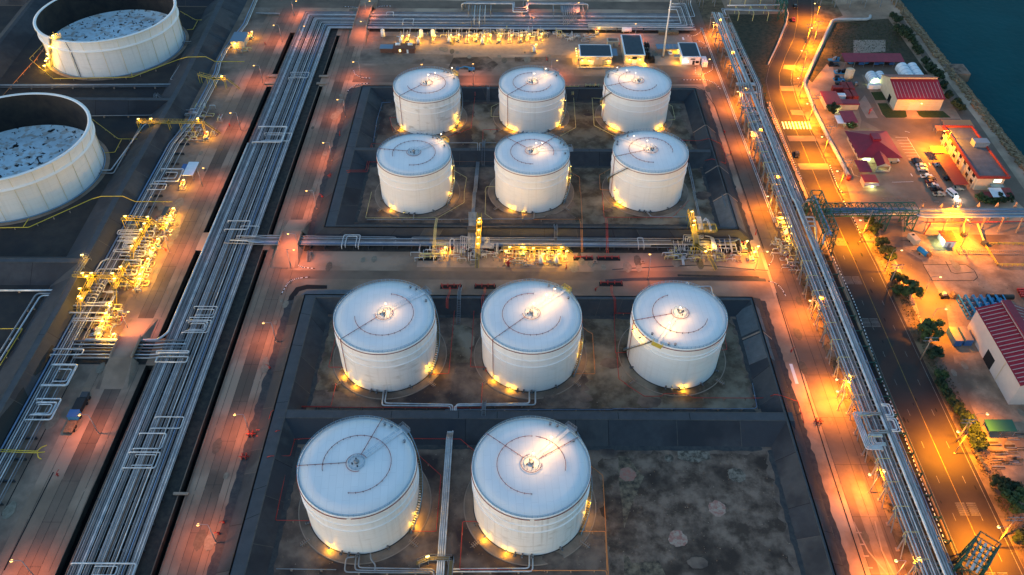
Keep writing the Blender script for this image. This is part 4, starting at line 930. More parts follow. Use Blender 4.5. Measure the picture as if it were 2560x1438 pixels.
for k in range(6): F([(175+k*42, 765+(k % 2)*70), (205+k*40, 960)], .13, z=1.8)
for k in range(4): F([(950+k*95, 740), (1000+k*95, 1000)], .15, z=2.0)
F([(980,780),(1350,780),(1420,735),(1440,760),(1470,960)], .2, 'pipe_blue'); F([(1000,850),(1340,850),(1370,900),(1370,960)], .18); F([(1000,900),(1290,930)], .15)
F([(1150,660),(1235,665),(1300,950)], .13); F([(390,960),(390,870),(420,845),(520,845),(570,880),(640,880)], .2); F([(320,1000),(360,1230)], .22, z=.9); F([(345,1000),(385,1230)], .22, z=.9)
F([(360,1065),(420,1060),(435,1000)], .2, z=1); F([(1385,960),(1400,1020),(1580,1025)], .3, 'yellow_pipe', 1.0)
b = MB(); a = Z('f', 210, 965, 1.6); c = Z('f', 440, 1010, 1.6); b.box(a[0], c[1], 0, c[0], a[1], 1.6, 'steel_dark'); b.build('valve_pit', eh)
b = MB(); a = Z('f', 600, 480, 4.6); c = Z('f', 1005, 600, 4.6); b.box(a[0], c[1], 4.0, c[0], a[1], 4.2, 'grate'); b.rail([(a[0],c[1],4.2),(c[0],c[1],4.2),(c[0],a[1],4.2),(a[0],a[1],4.2),(a[0],c[1],4.2)], 1.1, 'yellow_paint', .12, 1.5)
b.build('service_deck', eh)

# left bank beside the open tanks
lb = thing('pipe_bank', 'left bank of pipes at the foot of the long dike', 'pipe bank', (-145, 60, 0))
LX = [(-148.0,.30,'pipe_blue',440),(-146.9,.24,'pipe_alu',395),(-146.1,.22,'pipe_bright',395),(-145.3,.22,'pipe_dull',300),(-144.5,.22,'pipe_alu',360),(-143.7,.2,'pipe_bright',360),(-142.9,.17,'pipe_dull',290),(-141.0,.17,'pipe_alu',330),(-140.2,.15,'pipe_dull',260)]
for i, (x, r, m, ye) in enumerate(LX):
    P = [(x, 60, 1.3), (x, ye, 1.3)]
    if ye >= 395: P = [(x, 60, 1.3), (x, 300, 1.3), (x+3.0, 318, 1.3), (x+3.0, 362, 1.3), (x+1.5, 372, 1.3), (x+1.5, 385, 1.3), (x+4.5, 414, 1.3), (x+2, 470, 1.3)]
    elif ye >= 330: P = [(x, 60, 1.3), (x, 300, 1.3), (x+2.4, 316, 1.3), (x+2.4, ye, 1.3)]
    pipe(lb, P, r, m, 8)
sleepers(lb, 'pipe_sleeper', 'y', -148.6, -139.8, 64, 312, 7.4, .05, 1.0, 'steel_dark', .35)
for n, p, q, r in (('g',(780,310),(1000,620),.36),('g',(870,378),(990,560),.2),('g',(540,820),(760,1135),.25),('g',(545,875),(760,1060),.3),('g',(570,905),(720,1040),.18),('g',(790,75),(1220,160),.2),
                   (1,(1205,1265),(1330,1358),.26),(1,(1240,1290),(1310,1335),.16),(1,(1125,1378),(1230,1420),.2),(5,(545,850),(800,905),.26),(5,(640,830),(790,850),.2),(5,(550,945),(760,965),.18)):
    zl(lb, n, p, q, r)
lm = thing('manifold', 'tangle of rounded grey pipe loops lit yellow beside the left road', 'manifold', (-142, 225, 0))
A = lambda pts, r=.2, m='pipe_bright', z=2.2: pipe(lm, zpath('a', pts, z), r, m, 6, 'pipe', .9)
for k, (x0, y0, x1, y1) in enumerate(((850,330,1230,395),(880,352,1200,382),(885,425,1190,440),(850,485,1150,498),(960,455,1120,480),(930,510,1100,600),(955,520,1090,585),(980,530,1080,570),(790,620,1090,655),(890,670,1040,715))):
    A([(x1, y0), (x0+30, y0), (x0, y1), (x1, y1)], .2)
for k in range(5): A([(1180-k*70, 350+k*145), (1420-k*65, 350+k*145), (1390-k*65, 445+k*140), (1150-k*70, 445+k*140)], .24)
for k in range(5): A([(1150-k*70, 385+k*145), (1370-k*65, 400+k*145)], .16)
A([(510,985),(620,800),(740,755)], .24); A([(540,985),(580,915),(980,915)], .22); A([(760,770),(1250,778)], .16)
A([(540,1260),(640,1090),(830,1090)], .16); A([(640,1260),(700,1105),(850,1105)], .16)
for k in range(5): A([(480-k*20, 1140+k*50), (640-k*30, 1140+k*50), (670-k*32, 1165+k*50)], .2)
A([(650,1255),(850,1255),(780,1410),(580,1410)], .22); A([(690,1270),(820,1270),(760,1395)], .15)
A([(240,1240),(190,1240),(120,1425),(240,1425)], .22); A([(830,1100),(1100,1110)], .22, 'yellow_pipe'); A([(830,1165),(1070,1170)], .2, 'yellow_pipe'); A([(1360,245),(1600,240)], .3, 'yellow_pipe', 1.5)
A([(1280,290),(1500,300),(1480,340)], .2, 'yellow_pipe', 1.5); A([(1020,250),(1180,250)], .25, 'yellow_pipe'); A([(220,1290),(160,1360),(120,1425)], .2)
# crossing banks
xb = thing('pipe_bank', 'short bank of pipes passing under the left road bridge into the great corridor', 'pipe bank', (-120, 180, 0))
for k in range(6):
    y = 176.3+k*1.45; pipe(xb, [(-141-k*.5, y, 1.5), (-116.5, y, 1.5), (-113, y, 2.0), (-103.5-k*.7, y, 2.0)], (.3,.2,.26,.17,.24,.3)[k], ('pipe_alu','pipe_bright','pipe_dull')[k % 3], 8)
pipe(xb, [(-140,184.2,1.6),(-121,184.2,1.6),(-116.2,184.2,1.6),(-113.9,187.5,1.6),(-113.9,232,1.6),(-113.9,300,1.6)], .36, 'pipe_bright', 8)
for n, p, q in ((5,(1175,1190),(1410,1205)),(5,(1180,1232),(1395,1275))): 
    a = Z(n, *p, 2.8); c = Z(n, *q, 2.8); pipe(xb, [(a[0],c[1],2.8),(a[0],a[1],2.8),(c[0],a[1],2.8),(c[0],c[1],2.8),(a[0],c[1],2.8)], .22, 'pipe_bright', 6, 'expansion_loop', .6)
for n, pts, lab, r, m in ((1,[(0,640),(1390,634)],'pair of pipes between the two open tanks, upper one',.5,'pipe_alu'),(1,[(0,655),(1390,648)],'thinner pipe running beside the pale pipe between the open tanks',.22,'pipe_dull'),
        (1,[(1360,323),(1375,312),(1465,312),(1275,597),(1400,597)],'pipe bent out from the far open tank toward the pump station',.24,'pipe_alu'),(1,[(1370,330),(1450,325),(1300,580)],'inner pipe bent out from the far open tank',.2,'pipe_dull'),
        (1,[(735,1275),(830,1275),(1080,935),(1250,910)],'pipe leading from the nearer open tank over the dike',.26,'pipe_bright'),(1,[(740,1297),(850,1298),(1060,930)],'second pipe leading from the nearer open tank, lower one',.24,'pipe_alu'),
        (5,[(0,738),(560,736)],'long pale pipe south of the nearer open tank',.36,'pipe_bright'),(5,[(0,1200),(265,775),(290,760),(560,765)],'pipe turning down along the lower left dike',.3,'pipe_alu'),(5,[(0,1260),(295,790),(320,775),(560,778)],'outer pipe turning down along the lower left dike',.26,'pipe_bright'),
        (1,[(685,868),(1230,862)],'thin pale pipe between the nearer open tank and the lit gangway',.18,'pipe_alu'),(2,[(0,100),(178,104)],'blue pipe crossing beside the far left road',.5,'pipe_alu'),
        (9,[(520,0),(520,0)],'',0,'')):
    if not r: continue
    b = MB(); b.tube(rounded(zpath(n, pts, 1.0)), r, m, 10); P = zpath(n, pts, 1.0); o = b.build('pipeline', None, P[0]); tag(o, lab, 'pipe')
    for p, q in zip(P[:-1], P[1:]):
        p, q = Vector(p), Vector(q); N = int((q-p).length/9)
        for k in range(N):
            v = p.lerp(q, (k+.5)/N); s = MB(); s.box(v.x-.3, v.y-.3, 0, v.x+.3, v.y+.3, .95-r, 'concrete'); s.build('pipe_support', o)

# ---------------------------------------------------------------- elevated rack beside the main road
rk = thing('pipe_rack', 'long elevated steel rack crowded with pipes beside the main road', 'pipe rack', (107, 60, 0))
EX = [(103.6,.34,'pipe_alu'),(104.5,.26,'pipe_bright'),(105.2,.17,'pipe_dull'),(105.8,.22,'pipe_alu'),(106.5,.22,'pipe_bright'),(107.1,.2,'pipe_dull'),(107.7,.22,'pipe_alu'),(108.9,.40,'pipe_bright'),(109.8,.36,'pipe_alu'),(110.6,.2,'pipe_bright')]
for i, (x, r, m) in enumerate(EX):
    z = 7.0+r
    if x > 108.5: P = [(x-.5, 60, z+.8), (x-.3, 238, z+.8), (x-.2, 253, z+.8), (x-.2, 255, z), (x+.3, 341-i*.4, z), (x+.3, 418, z), (x+.3, 418, 5)]
    elif i in (2, 4): P = [(x, 60, z), (x, 333, z), (x+1, 345, z), (x+1.6, 416, z)]
    else: P = [(x, 60, z), (x, 330, z), (x+2, 345, z), (x+2.5, 419, z), (x+2.5, 419, 5)]
    pipe(rk, P, r, m, 8)
lowp = [(104.2,.2,'pipe_dull'),(105.2,.22,'pipe_alu'),(106.2,.2,'pipe_rust'),(107.4,.22,'pipe_dull')]
for x, r, m in lowp: pipe(rk, [(x, 60, 4.6), (x, 330, 4.6)], r, m, 6)
y = 66
while y < 330:
    if not 232 < y < 252:
        b = MB(); x0, x1 = 103.0, 111.4
        for xx in (x0, x1): b.bar((xx, y, 0), (xx, y, 7.4), .34, 'steel_grey'); b.box(xx-.5, y-.5, -.01, xx+.5, y+.5, .25, 'concrete')
        b.bar((x0-.8, y, 6.75), (x1+.6, y, 6.75), .38, 'steel_grey'); b.bar((x0, y, 4.2), (x1, y, 4.2), .32, 'steel_grey')
        b.bar((x0, y-2.6, 0), (x0, y, 6.6), .22, 'steel_grey'); b.bar((x0-.9, y, 6.9), (x0-.9, y, 9.0), .11, 'yellow_pipe'); b.bar((x0-.9, y, 9.0), (x0+2.8, y, 9.0), .14, 'yellow_pipe')
        b.bar((x0-.9, y, 9), (x0-.9, y-2.4, 6.7), .11, 'yellow_pipe')
        b.build('support_frame', rk)
    y += 7.55
y = 336
while y < 420:
    b = MB()
    for xx in (104.6, 108.2, 113.2): b.bar((xx, y, 0), (xx, y, 7), .3, 'steel_grey'); b.bar((xx, y, 0), (xx, y-2, 5.5), .2, 'steel_grey')
    b.bar((104.2, y, 6.8), (114.2, y, 6.8), .32, 'steel_grey'); b.build('support_frame', rk); y += 8.6
for xx in (103.0, 111.4):
    b = MB(); b.bar((xx, 60, 6.5), (xx, 330, 6.5), .26, 'steel_grey'); b.build('long_beam', rk)
for k in range(4): pipe(rk, [(105, 150.4-.4*k, 7.8), (105, 150.4-.4*k, 8.6), (100.3+.5*k, 150.4-.4*k, 8.6), (100.3+.5*k, 137.3+.4*k, 8.6), (105, 137.3+.4*k, 8.6), (105, 137.3+.4*k, 7.8)], .2, 'pipe_bright', 6, 'expansion_loop', .9)
for k in range(2): pipe(rk, [(108.6, 150.2-.7*k, 8.7), (102.9+.7*k, 150.2-.7*k, 8.7), (102.9+.7*k, 143.0+.7*k, 8.7), (108.6, 143.0+.7*k, 8.7)], .26, 'pipe_alu', 6, 'expansion_loop', .8)
for k in range(3): pipe(rk, [(106.4, 142.5-.45*k, 8.6), (102.4+.55*k, 142.5-.45*k, 8.6), (102.4+.55*k, 138.6+.45*k, 8.6), (106.4, 138.6+.45*k, 8.6)], .17, 'pipe_bright', 6, 'expansion_loop', .5)
for yl, yh in ((148.9,153.4),(143.5,148.2)):
    for k in range(2): pipe(rk, [(109.6, yh-.6*k, 8.7), (112.0-.7*k, yh-.6*k, 8.7), (112.0-.7*k, yl+.6*k, 8.7), (109.6, yl+.6*k, 8.7)], .22, 'pipe_bright', 6, 'expansion_loop', .6)
b = MB(); b.box(104, 341.6, 7.2, 112.6, 344, 7.6, 'wall_pinkish'); b.build('crossing_beam', rk); b = MB(); b.box(104.8, 334.5, 7.2, 112, 336, 7.6, 'wall_pinkish'); b.build('crossing_beam', rk)
for k in range(5): pipe(rk, [(105.4+k*1.2, 335, 8.0), (105.4+k*1.2, 343, 8.0)], .22, 'pipe_alu', 6)
# low bank on green frames between rack and kerb
lw = thing('pipe_bank', 'low pipes on green frames between the elevated rack and the dashed kerb', 'pipe bank', (114, 60, 0))
for x, r, m in ((112.6,.2,'pipe_dull'),(113.2,.24,'pipe_blue'),(113.9,.24,'pipe_alu'),(114.6,.2,'pipe_blue')): pipe(lw, [(x, 60, 2.2), (x, 231, 2.2)], r, m, 8)
for x, r, m in ((113.2,.32,'pipe_alu'),(114.2,.24,'pipe_bright'),(115.0,.3,'pipe_bright'),(115.8,.17,'pipe_dull')): pipe(lw, [(x, 255, 2.6), (x-.3, 330, 2.6), (x+2.5, 350, 2.6), (x+1.2, 416, 2.6)], r, m, 8)
y = 64
while y < 410:
    if not 231 < y < 256:
        o = 0 if y < 335 else (2 if y < 360 else 1.2); b = MB(); b.bar((111.9+o, y, 1.8), (117.2+o, y, 1.8), .24, 'green_steel'); b.bar((111.9+o, y, 0), (111.9+o, y, 1.8), .2, 'green_steel'); b.bar((117.2+o, y, 0), (117.2+o, y, 2.3), .24, 'green_steel'); b.build('support_frame', lw)
    y += 7.0
b = MB(); b.bar((117.2, 60, 2.3), (117.2, 230, 2.3), .12, 'green_steel'); b.build('side_rail', lw)
sheet('pipe_trench', 'joint', .02, (111.8,60,117.6,231), (112,256,118.2,335), (113,335,119,404))
rp = thing('pipeline', 'pair of thin pipes between the plant road and the elevated rack, north of the truss', 'pipe', (103,240,0))
for k in (0, .7): pipe(rp, [(101.6+k, 249, .6), (100.9+k, 330, .6), (100.4+k, 414, .6)], .16, 'pipe_bright', 6)
rb = thing('pipe_bends', 'row of hooked pipes at the foot of the elevated rack beside the bright pump', 'pipework', (101, 243, 0))
for k, (x0, y0, x1, y1) in enumerate(((395,665,530,680),(350,740,540,735),(380,760,540,755),(440,800,560,800),(430,825,570,825),(470,875,590,875))):
    pipe(rb, [Z('c', x0, y0+35, .8), Z('c', x0, y0, 2.5), Z('c', x1, y1, 2.5), Z('c', x1+20, y1, 6)], .2, 'pipe_bright', 6, 'pipe', .6)

# ---------------------------------------------------------------- truss bridges
def truss(name, label, p, q, w, z0, z1, m, bays, deck=None, legs=(), ends=True, pipes=()):
    p, q = Vector((*p, 0)), Vector((*q, 0)); d = (q-p).normalized(); nrm = Vector((-d.y, d.x, 0))*w/2
    t = thing(name, label, 'truss bridge', (p.x, p.y, 0)); L = (q-p).length
    for sg in (1, -1):
        b = MB(); o = nrm*sg; up0, up1 = Vector((0,0,z0)), Vector((0,0,z1))
        b.bar(p+o+up0, q+o+up0, .3, m); b.bar(p+o+up1, q+o+up1, .3, m)
        for k in range(bays+1):
            a = p.lerp(q, k/bays)+o; b.bar(a+up0, a+up1, .2, m)
            if k < bays:
                c = p.lerp(q, (k+1)/bays)+o; b.bar(a+(up0 if k % 2 else up1), c+(up1 if k % 2 else up0), .17, m)
        b.build('side_truss', t)
    for k in range(bays+1):
        for zz in (z0, z1): b = MB(); a = p.lerp(q, k/bays); b.bar(a+nrm+Vector((0,0,zz)), a-nrm+Vector((0,0,zz)), .22, m); b.build('cross_beam', t)
    for f in legs:
        c = p.lerp(q, f); b = MB(); e = d*1.8
        for sg in (1, -1):
            for s2 in (1, -1):
                b.bar(c+nrm*sg+e*s2+Vector((0,0,z0)), c+nrm*sg*1.2+e*s2*.8, .3, m)
            b.bar(c+nrm*sg+e+Vector((0,0,z0)), c+nrm*sg*1.15-e*.85+Vector((0,0,z0*.4)), .2, m); b.bar(c+nrm*sg-e+Vector((0,0,z0*.5)), c+nrm*sg*1.15+e*.85, .2, m)
            b.bar(c+nrm*sg*1.1+e+Vector((0,0,z0*.5)), c+nrm*sg*1.1-e+Vector((0,0,z0*.5)), .2, m)
        for s2 in (1, -1):
            b.bar(c+nrm+e*s2+Vector((0,0,z0)), c-nrm*1.2+e*s2*.8, .18, m); b.bar(c-nrm+e*s2+Vector((0,0,z0)), c+nrm*1.2+e*s2*.8, .18, m)
        b.build('truss_tower', t)
    for off, z, r, pm in pipes:
        o = nrm*off; pipe(t, [p+o+Vector((0,0,z)), q+o+Vector((0,0,z))], r, pm, 8)
    return t
t1 = truss('truss_bridge', 'tall green lattice truss standing lengthwise beside the elevated rack', (116.2,230.6), (116.2,253.8), 4.0, 8.6, 12.4, 'green_steel', 8, legs=(.06,.94), pipes=((.0,9.6,.5,'pipe_blue'),(.5,9.3,.25,'pipe_blue')))
pipe(t1, [(116.2,232,9.6),(114.5,232,9.0),(113,228,7.2)], .45, 'pipe_alu', 8)
for k in range(3): pipe(t1, [(113.4+k*.8, 252, 9.2), (113.4+k*.8, 253, 8), (113.4+k*.8, 256+k, 2.6)], .28, 'pipe_bright', 8)
for k in range(3): pipe(t1, [(110.5, 238+k*2.6, 7.8), (113.2+k*.3, 238+k*2.6, 7.8), (113.4+k*.3, 235+k*1.8, 4), (113.4+k*.3, 231, 2.2)], .3, 'pipe_bright', 8)
t2 = truss('truss_bridge', 'green lattice truss bridge carrying pipes over the main road', (118.6,246.8), (153.5,247.6), 5.0, 7.4, 9.8, 'green_steel', 14, legs=(.66,.96), pipes=((-.62,8.4,.42,'pipe_blue'),(-.25,8.2,.26,'pipe_alu'),(.1,8.0,.2,'pipe_blue'),(.4,8.0,.3,'pipe_blue'),(.7,8.0,.2,'pipe_alu'),(-.95,8.0,.17,'pipe_bright')))
b = MB(); b.box(118.8, 247.9, 7.5, 150, 249.3, 7.62, 'blue_paint'); b.build('walkway_deck', t2)
er = thing('pipe_rack', 'elevated blue-grey pipe rack running east from the truss bridge to the sea', 'pipe rack', (154, 248, 0))
for dy, r, m in ((-1.6,.45,'pipe_alu'),(-2.6,.3,'pipe_blue'),(-.5,.28,'pipe_blue'),(.4,.2,'pipe_alu'),(1.2,.34,'pipe_blue'),(2.0,.2,'pipe_alu'),(-3.3,.2,'pipe_bright')):
    pipe(er, [(153, 247.6+dy, 8.0), (156, 247.6+dy, 7.2), (216, 248.6+dy, 7.2)], r, m, 8)
pipe(er, [(156.5, 243.8, 5.2), (216, 245, 5.2)], .2, 'red_paint', 6); pipe(er, [(158.5,243.8,5.2),(158.9,243.7,4.8),(157.6,242.8,0)], .2, 'red_paint', 6)
for k in range(9):
    x = 157.5+k*7.2; y = 247.7+k*.12; b = MB()
    for dy in (-3.6, 3.2): b.bar((x, y+dy*1.15, 0), (x, y+dy, 6.6), .42, 'concrete')
    b.bar((x, y-3.9, 6.6), (x, y+3.6, 6.6), .45, 'concrete'); b.build('support_frame', er)
    b = MB(); b.prism([(x-.55, y+2.9), (x+.55, y+2.9), (x+.55, y+3.7), (x-.55, y+3.7)], 6.8, 7.0, 'concrete'); k0 = len(b.v)
    b.v += [(x-.55,y+3.0,7.0),(x+.55,y+3.0,7.0),(x,y+3.0,8.9),(x-.55,y+3.6,7.0),(x+.55,y+3.6,7.0),(x,y+3.6,8.9)]
    for f in ((k0,k0+1,k0+2),(k0+5,k0+4,k0+3),(k0,k0+2,k0+5,k0+3),(k0+1,k0+4,k0+5,k0+2)): b.face(list(f), 'concrete')
    b.build('pipe_stop', er)
t3 = truss('truss_bridge', 'green lattice truss at the near right corner crossing the main road', (114.5,100.5), (121,107.5), 5.0, 9.0, 13.0, 'green_steel', 5, legs=(.2,.95), pipes=((0,10,.4,'pipe_bright'),(.5,10,.3,'pipe_alu'),(-.5,10,.3,'pipe_bright')))
fr = thing('pipe_rack', 'elevated rack crossing above the far end of the main road', 'pipe rack', (112, 443, 0))
for dy, r, m in ((0,.3,'pipe_blue'),(1,.25,'pipe_alu'),(-1.4,.2,'pipe_dull'),(2.4,.3,'pipe_blue')): pipe(fr, [(104, 444+dy, 8.6), (216, 444.5+dy, 8.6)], r, m, 8)
b = MB(); b.rail([(104,441.2,8.2),(216,441.5,8.2)], 1.6, 'steel_grey', .14, 3.0); b.bar((104,441.2,8.0),(216,441.5,8.0), .4, 'steel_grey'); b.box(104,441.3,8.0,216,446.8,8.15,'roof_slate'); b.build('walkway_deck', fr)
for k in range(14):
    x = 104+k*8.4; 
    if 148 < x < 168: continue
    b = MB(); b.bar((x, 441.5, 0), (x, 441.5, 8), .34, 'yellow_pipe' if 118 < x < 146 else 'steel_grey'); b.bar((x, 446.5, 0), (x, 446.5, 8), .34, 'steel_grey'); b.build('support_frame', fr)
pipe(fr, [(103.2, 430, 1.8), (103.2, 430, 9), (104.4, 440, 9)], .2, 'pipe_dull', 6)
pf = thing('pipeline', 'white pipes turning from the far rack toward the river road at the far right', 'pipe', (115, 428, 0))
pipe(pf, [(113.5,418,6),(113.5,424.5,6),(146,425.5,5)], .3, 'pipe_bright'); pipe(pf, [(112.5,418,6),(112.5,426,6),(146,426.8,5)], .25, 'pipe_alu'); pipe(pf, [(117,432,5),(146,433,5)], .4, 'pipe_bright')
for x in (122, 130, 138): b = MB(); b.bar((x, 424, 0), (x, 424, 4.6), .3, 'yellow_pipe'); b.bar((x, 433, 0), (x, 433, 4.6), .3, 'yellow_pipe'); b.bar((x, 424, 4.5), (x, 433, 4.5), .3, 'yellow_pipe'); b.build('support', pf)
t4 = truss('truss_tower', 'dark green lattice tower beside the far bend of the main road', (145.5,424), (148,441), 3.0, 7, 10, 'green_steel', 5, legs=(.1,.9))
wp = thing('pipeline', 'thick white pipe on the ground along the east side of the main road', 'pipe', (150, 360, 0))
pipe(wp, zpath(4, [(765,118),(765,135),(740,145),(520,145),(480,155),(400,330),(268,620),(350,830),(440,1010),(600,1310)], 1.2), .75, 'pipe_white', 12, rr=3)
for n in range(20):
    P = zpath(4, [(480,155),(268,620),(350,830),(600,1310)], 1.2); i = n % 3; v = Vector(P[i]).lerp(Vector(P[i+1]), .1+.13*(n//3)); s = MB(); s.box(v.x-.7, v.y-.3, 0, v.x+.7, v.y+.3, .5, 'concrete'); s.build('pipe_support', wp)
b = MB(); p = Z(4, 602, 1318, 1.2); b.cyl(p[0], p[1]-1, 0, 1.9, .9, 'red_dark', 12); b.build('end_flange', wp)

# ---------------------------------------------------------------- fire water pipes and process pipes round the tanks
def fire(n, segs, label, m='red_paint', z=1.0, r=.11, sup=True):
    segs = segs if isinstance(segs[0], list) else [segs]
    P = zpath(n, segs[0], z); t = thing('fire_water_pipe', label, 'fire pipe', (P[0][0], P[0][1], 0), 'fire water pipes round the tanks')
    for s in segs:
        P = zpath(n, s, z); pipe(t, P, r, m, 6, 'pipe', .5)
        if sup:
            for p, q in zip(P[:-1], P[1:]):
                p, q = Vector(p), Vector(q); N = int((q-p).length/6)
                for k in range(N):
                    v = p.lerp(q, (k+.5)/N)
                    if v.z < 2: s2 = MB(); s2.bar((v.x, v.y, 0), (v.x, v.y, z-.1), .3, 'concrete'); s2.build('pipe_support', t)
    return t
D = 4.7
fire(6, [(600,1075),(543,1312),(655,1312),(682,1345)], 'red pipe round the left side of the tank with only its centre lamp lit')
fire(6, [[(1335,872),(1425,872)],[(1440,875),(1487,875),(1443,1360),(1290,1365)]], 'red pipe framing the space right of the tank whose centre lamp alone is lit')
fire(6, [[(1425,868,D),(1425,800,D),(1447,750,D),(1447,712)],[(1436,872,D),(1436,803,D),(1456,752,D),(1456,712)],[(1398,700),(1398,725),(1510,725),(1510,700)]], 'three red risers climbing the dike left of the central front tank')
fire(6, [[(1690,870),(1633,877),(1605,1310),(1722,1312),(1722,1345)],[(1690,870,D),(1690,790,D),(1708,750,D),(1708,712)],[(1705,870,D),(1702,790,D),(1720,750,D),(1720,712)]], 'red pipe round the left side of the central tank below the cross road')
fire(7, [(522,1005),(570,1045),(603,1060),(622,1362),(455,1362)], 'orange lit pipe right of the central tank in front of the cross road', 'orange_paint')  # orange lamp light put into the colour of this red pipe
fire(7, [[(765,910),(775,1205),(785,1205),(800,1400),(860,1438)],[(870,1200),(780,1205)],[(765,908),(905,908)]], 'red pipe down the left side of the right hand front tank')
fire(7, [[(740,700),(740,750,D),(765,800,D),(768,905)],[(750,700),(750,748,D),(776,800,D),(778,905)]], 'pair of red risers over the dike left of the right hand front tank')
fire(7, [(1590,1070),(1610,1180),(1572,1185)], 'short red pipe on the right of the right hand front tank')
fire(10, [[(0,350),(75,350),(115,210,D),(215,172),(560,175),(600,0)],[(215,178),(1685,186),(1695,0)]], 'long red pipe at the foot of the broad dike between the front rows')
fire(11, [(840,0),(990,98),(1120,98),(1135,78),(1300,78),(1355,110),(1830,112),(1917,108)], 'red pipe passing in front of the right hand tank, above the bare plot')
fire(12, [(0,105),(50,85,D),(100,92,D),(200,130),(225,135),(270,300)], 'red pipe climbing over the right dike down to the plant road')
fire(10, [(0,395),(80,400),(160,355,D),(225,358,2),(205,425),(435,412)], 'upper red pipe entering over the left dike toward the nearest left tank')
fire(10, [(0,590),(105,545,D),(255,545),(290,420)], 'lower red pipe entering over the left dike')
fire(10, [(245,560),(145,1027),(405,1030),(410,1070)], 'red pipe bent round the left side of the nearest left tank')
fire(10, [[(1150,415),(1530,418),(1640,510)],[(1195,520),(1385,690),(1350,1110),(1170,1108)]], 'red pipe between the two nearest tanks')
fire(10, [(1665,1060),(1655,1035),(1548,1035),(1525,1395),(1917,1395)], 'red pipe bent round the left side of the nearest right tank')
fire(11, [[(590,622),(680,690),(722,1438)],[(505,1110),(700,1110),(712,1403)],[(0,1403),(705,1403),(712,1438)]], 'orange lit pipes right of the nearest right tank, left of the bare plot', 'orange_paint')  # lamp glow on these red pipes is part of their orange colour
fire(6, [[(865,0),(820,195),(1345,190)],[(1560,0),(1558,80),(1365,190)]], 'pale yellow pipe framing the left middle tank', 'yellow_pipe', r=.09)
fire('e', [[(320,30,4.5),(295,170,4.5),(262,600)],[(333,30,4.5),(310,170,4.5),(280,600)],[(350,30,4.5),(325,170,4.5),(300,600)]], 'three pale yellow pipes dropping over the dike to the valve yard', 'yellow_pipe', sup=False, r=.1)
fire(2, [(1480,1275),(1577,1330),(1560,1438)], 'yellow pipe right of the tank with the unlit roof lamp', 'yellow_pipe', r=.09)
fire(2, [(1795,1398),(1725,1398),(1715,1438)], 'short pipe left of the central middle tank', 'yellow_pipe', r=.09)
fire(6, [(1720,0),(1715,165),(1770,200)], 'thin pipe curving to the foot of the central middle tank', 'yellow_pipe', r=.09)
fire(7, [[(515,0),(525,200),(525,240,4.5),(530,450)],[(160,205),(515,205)],[(505,205),(515,240,4.5),(520,450)]], 'orange pipes dropping over the dike right of the central middle tank', 'orange_paint')
fire(3, [(420,1280),(505,1325),(510,1438)], 'angled pipe right of the central middle tank', 'orange_paint')
fire(3, [(735,1265),(655,1310),(660,1420),(740,1425)], 'orange red pipe hooked round the left of the right middle tank', 'orange_paint')
fire(7, [[(675,0),(690,190),(1200,190),(1330,60)],[(697,195),(705,240,4.5),(708,460)],[(708,195),(716,240,4.5),(720,460)]], 'red pipes in front of the right middle tank dropping to the trench')
fire(3, [(1260,1050),(1400,1055),(1475,1038,D),(1560,1075),(1600,1160),(1600,1225),(1500,1190,D),(1430,1205),(1310,1202)], 'red pipe looping over the narrow eastern dike')
fire(2, [[(1060,880),(1000,880),(1025,980)],[(1545,717),(1640,717),(1610,960),(1430,1030)],[(1640,717,D),(1640,665)]], 'red pipe framing the rear left tank')
fire(2, [(1825,770),(1762,800),(1760,873),(1830,875)], 'pale pipe hooked round the left of the rear central tank', 'yellow_pipe', r=.09)
fire(2, [(1810,970),(1700,972),(1697,1060)], 'red pipe between the rear left and rear central tanks')
fire(3, [[(405,710),(460,710),(478,955),(360,1020)],[(450,710,D),(450,660)],[(460,710,D),(460,660)]], 'yellow pipe right of the rear central tank', 'yellow_pipe', r=.09)
fire(3, [[(600,650),(600,735),(615,940),(800,1035)],[(680,738),(610,735),(605,655)],[(675,877),(615,878)]], 'yellow and red pipe left of the rear right tank', 'yellow_pipe')
fire(3, [(1170,780),(1200,795),(1222,895),(1165,900)], 'pale pipe hooked round the right of the rear right tank', 'yellow_pipe', r=.09)
fire(2, [(1460,1210),(1790,1212)], 'orange pipe between the left and central middle tanks', 'orange_paint')
fire(2, [[(540,1310),(620,1308),(690,1275,D),(820,1275),(865,1075),(950,1080)],[(540,1325),(630,1322),(700,1287,D),(832,1287),(872,1090)]], 'pair of red pipes entering over the left dike beside the middle row')
fire(2, [(845,1213),(912,1213)], 'short red stub left of the middle row')
Yl = 'yellow_paint'
fire(1, [[(1350,85),(1465,150),(1592,150),(1425,425)],[(1480,155),(1445,220),(1400,222)]], 'yellow pipe right of the farther open tank', Yl, r=.13)
fire(1, [[(400,590),(990,578),(1330,448,2.2),(1400,428,5.4),(1540,425,5.6),(1610,462,2.0),(1830,462)],[(990,578),(985,545)]], 'long yellow pipe round the front of the farther open tank', Yl, r=.17)
fire(1, [(400,590),(220,440),(320,335)], 'yellow pipe hooked round the left of the farther open tank', Yl, r=.12)
fire(1, [[(240,470),(0,740)],[(340,345),(250,470)]], 'pale orange pipe running down behind the left dike', 'orange_paint', r=.12)
fire(1, [[(690,893),(885,1040),(1045,1042),(800,1438)],[(910,1045),(860,1140),(780,1145)]], 'yellow pipe right of the nearer open tank', Yl, r=.12)
fire(5, [[(0,268),(215,265),(690,52,2.2),(760,33,5.4),(920,32,5.6),(1010,72,2.0),(1290,74)],[(215,200),(175,260)]], 'long yellow pipe round the front of the nearer open tank', Yl, r=.17)
fire(5, [(0,1025),(170,1022),(0,1300)], 'yellow pipe corner at the left edge', Yl, r=.12)
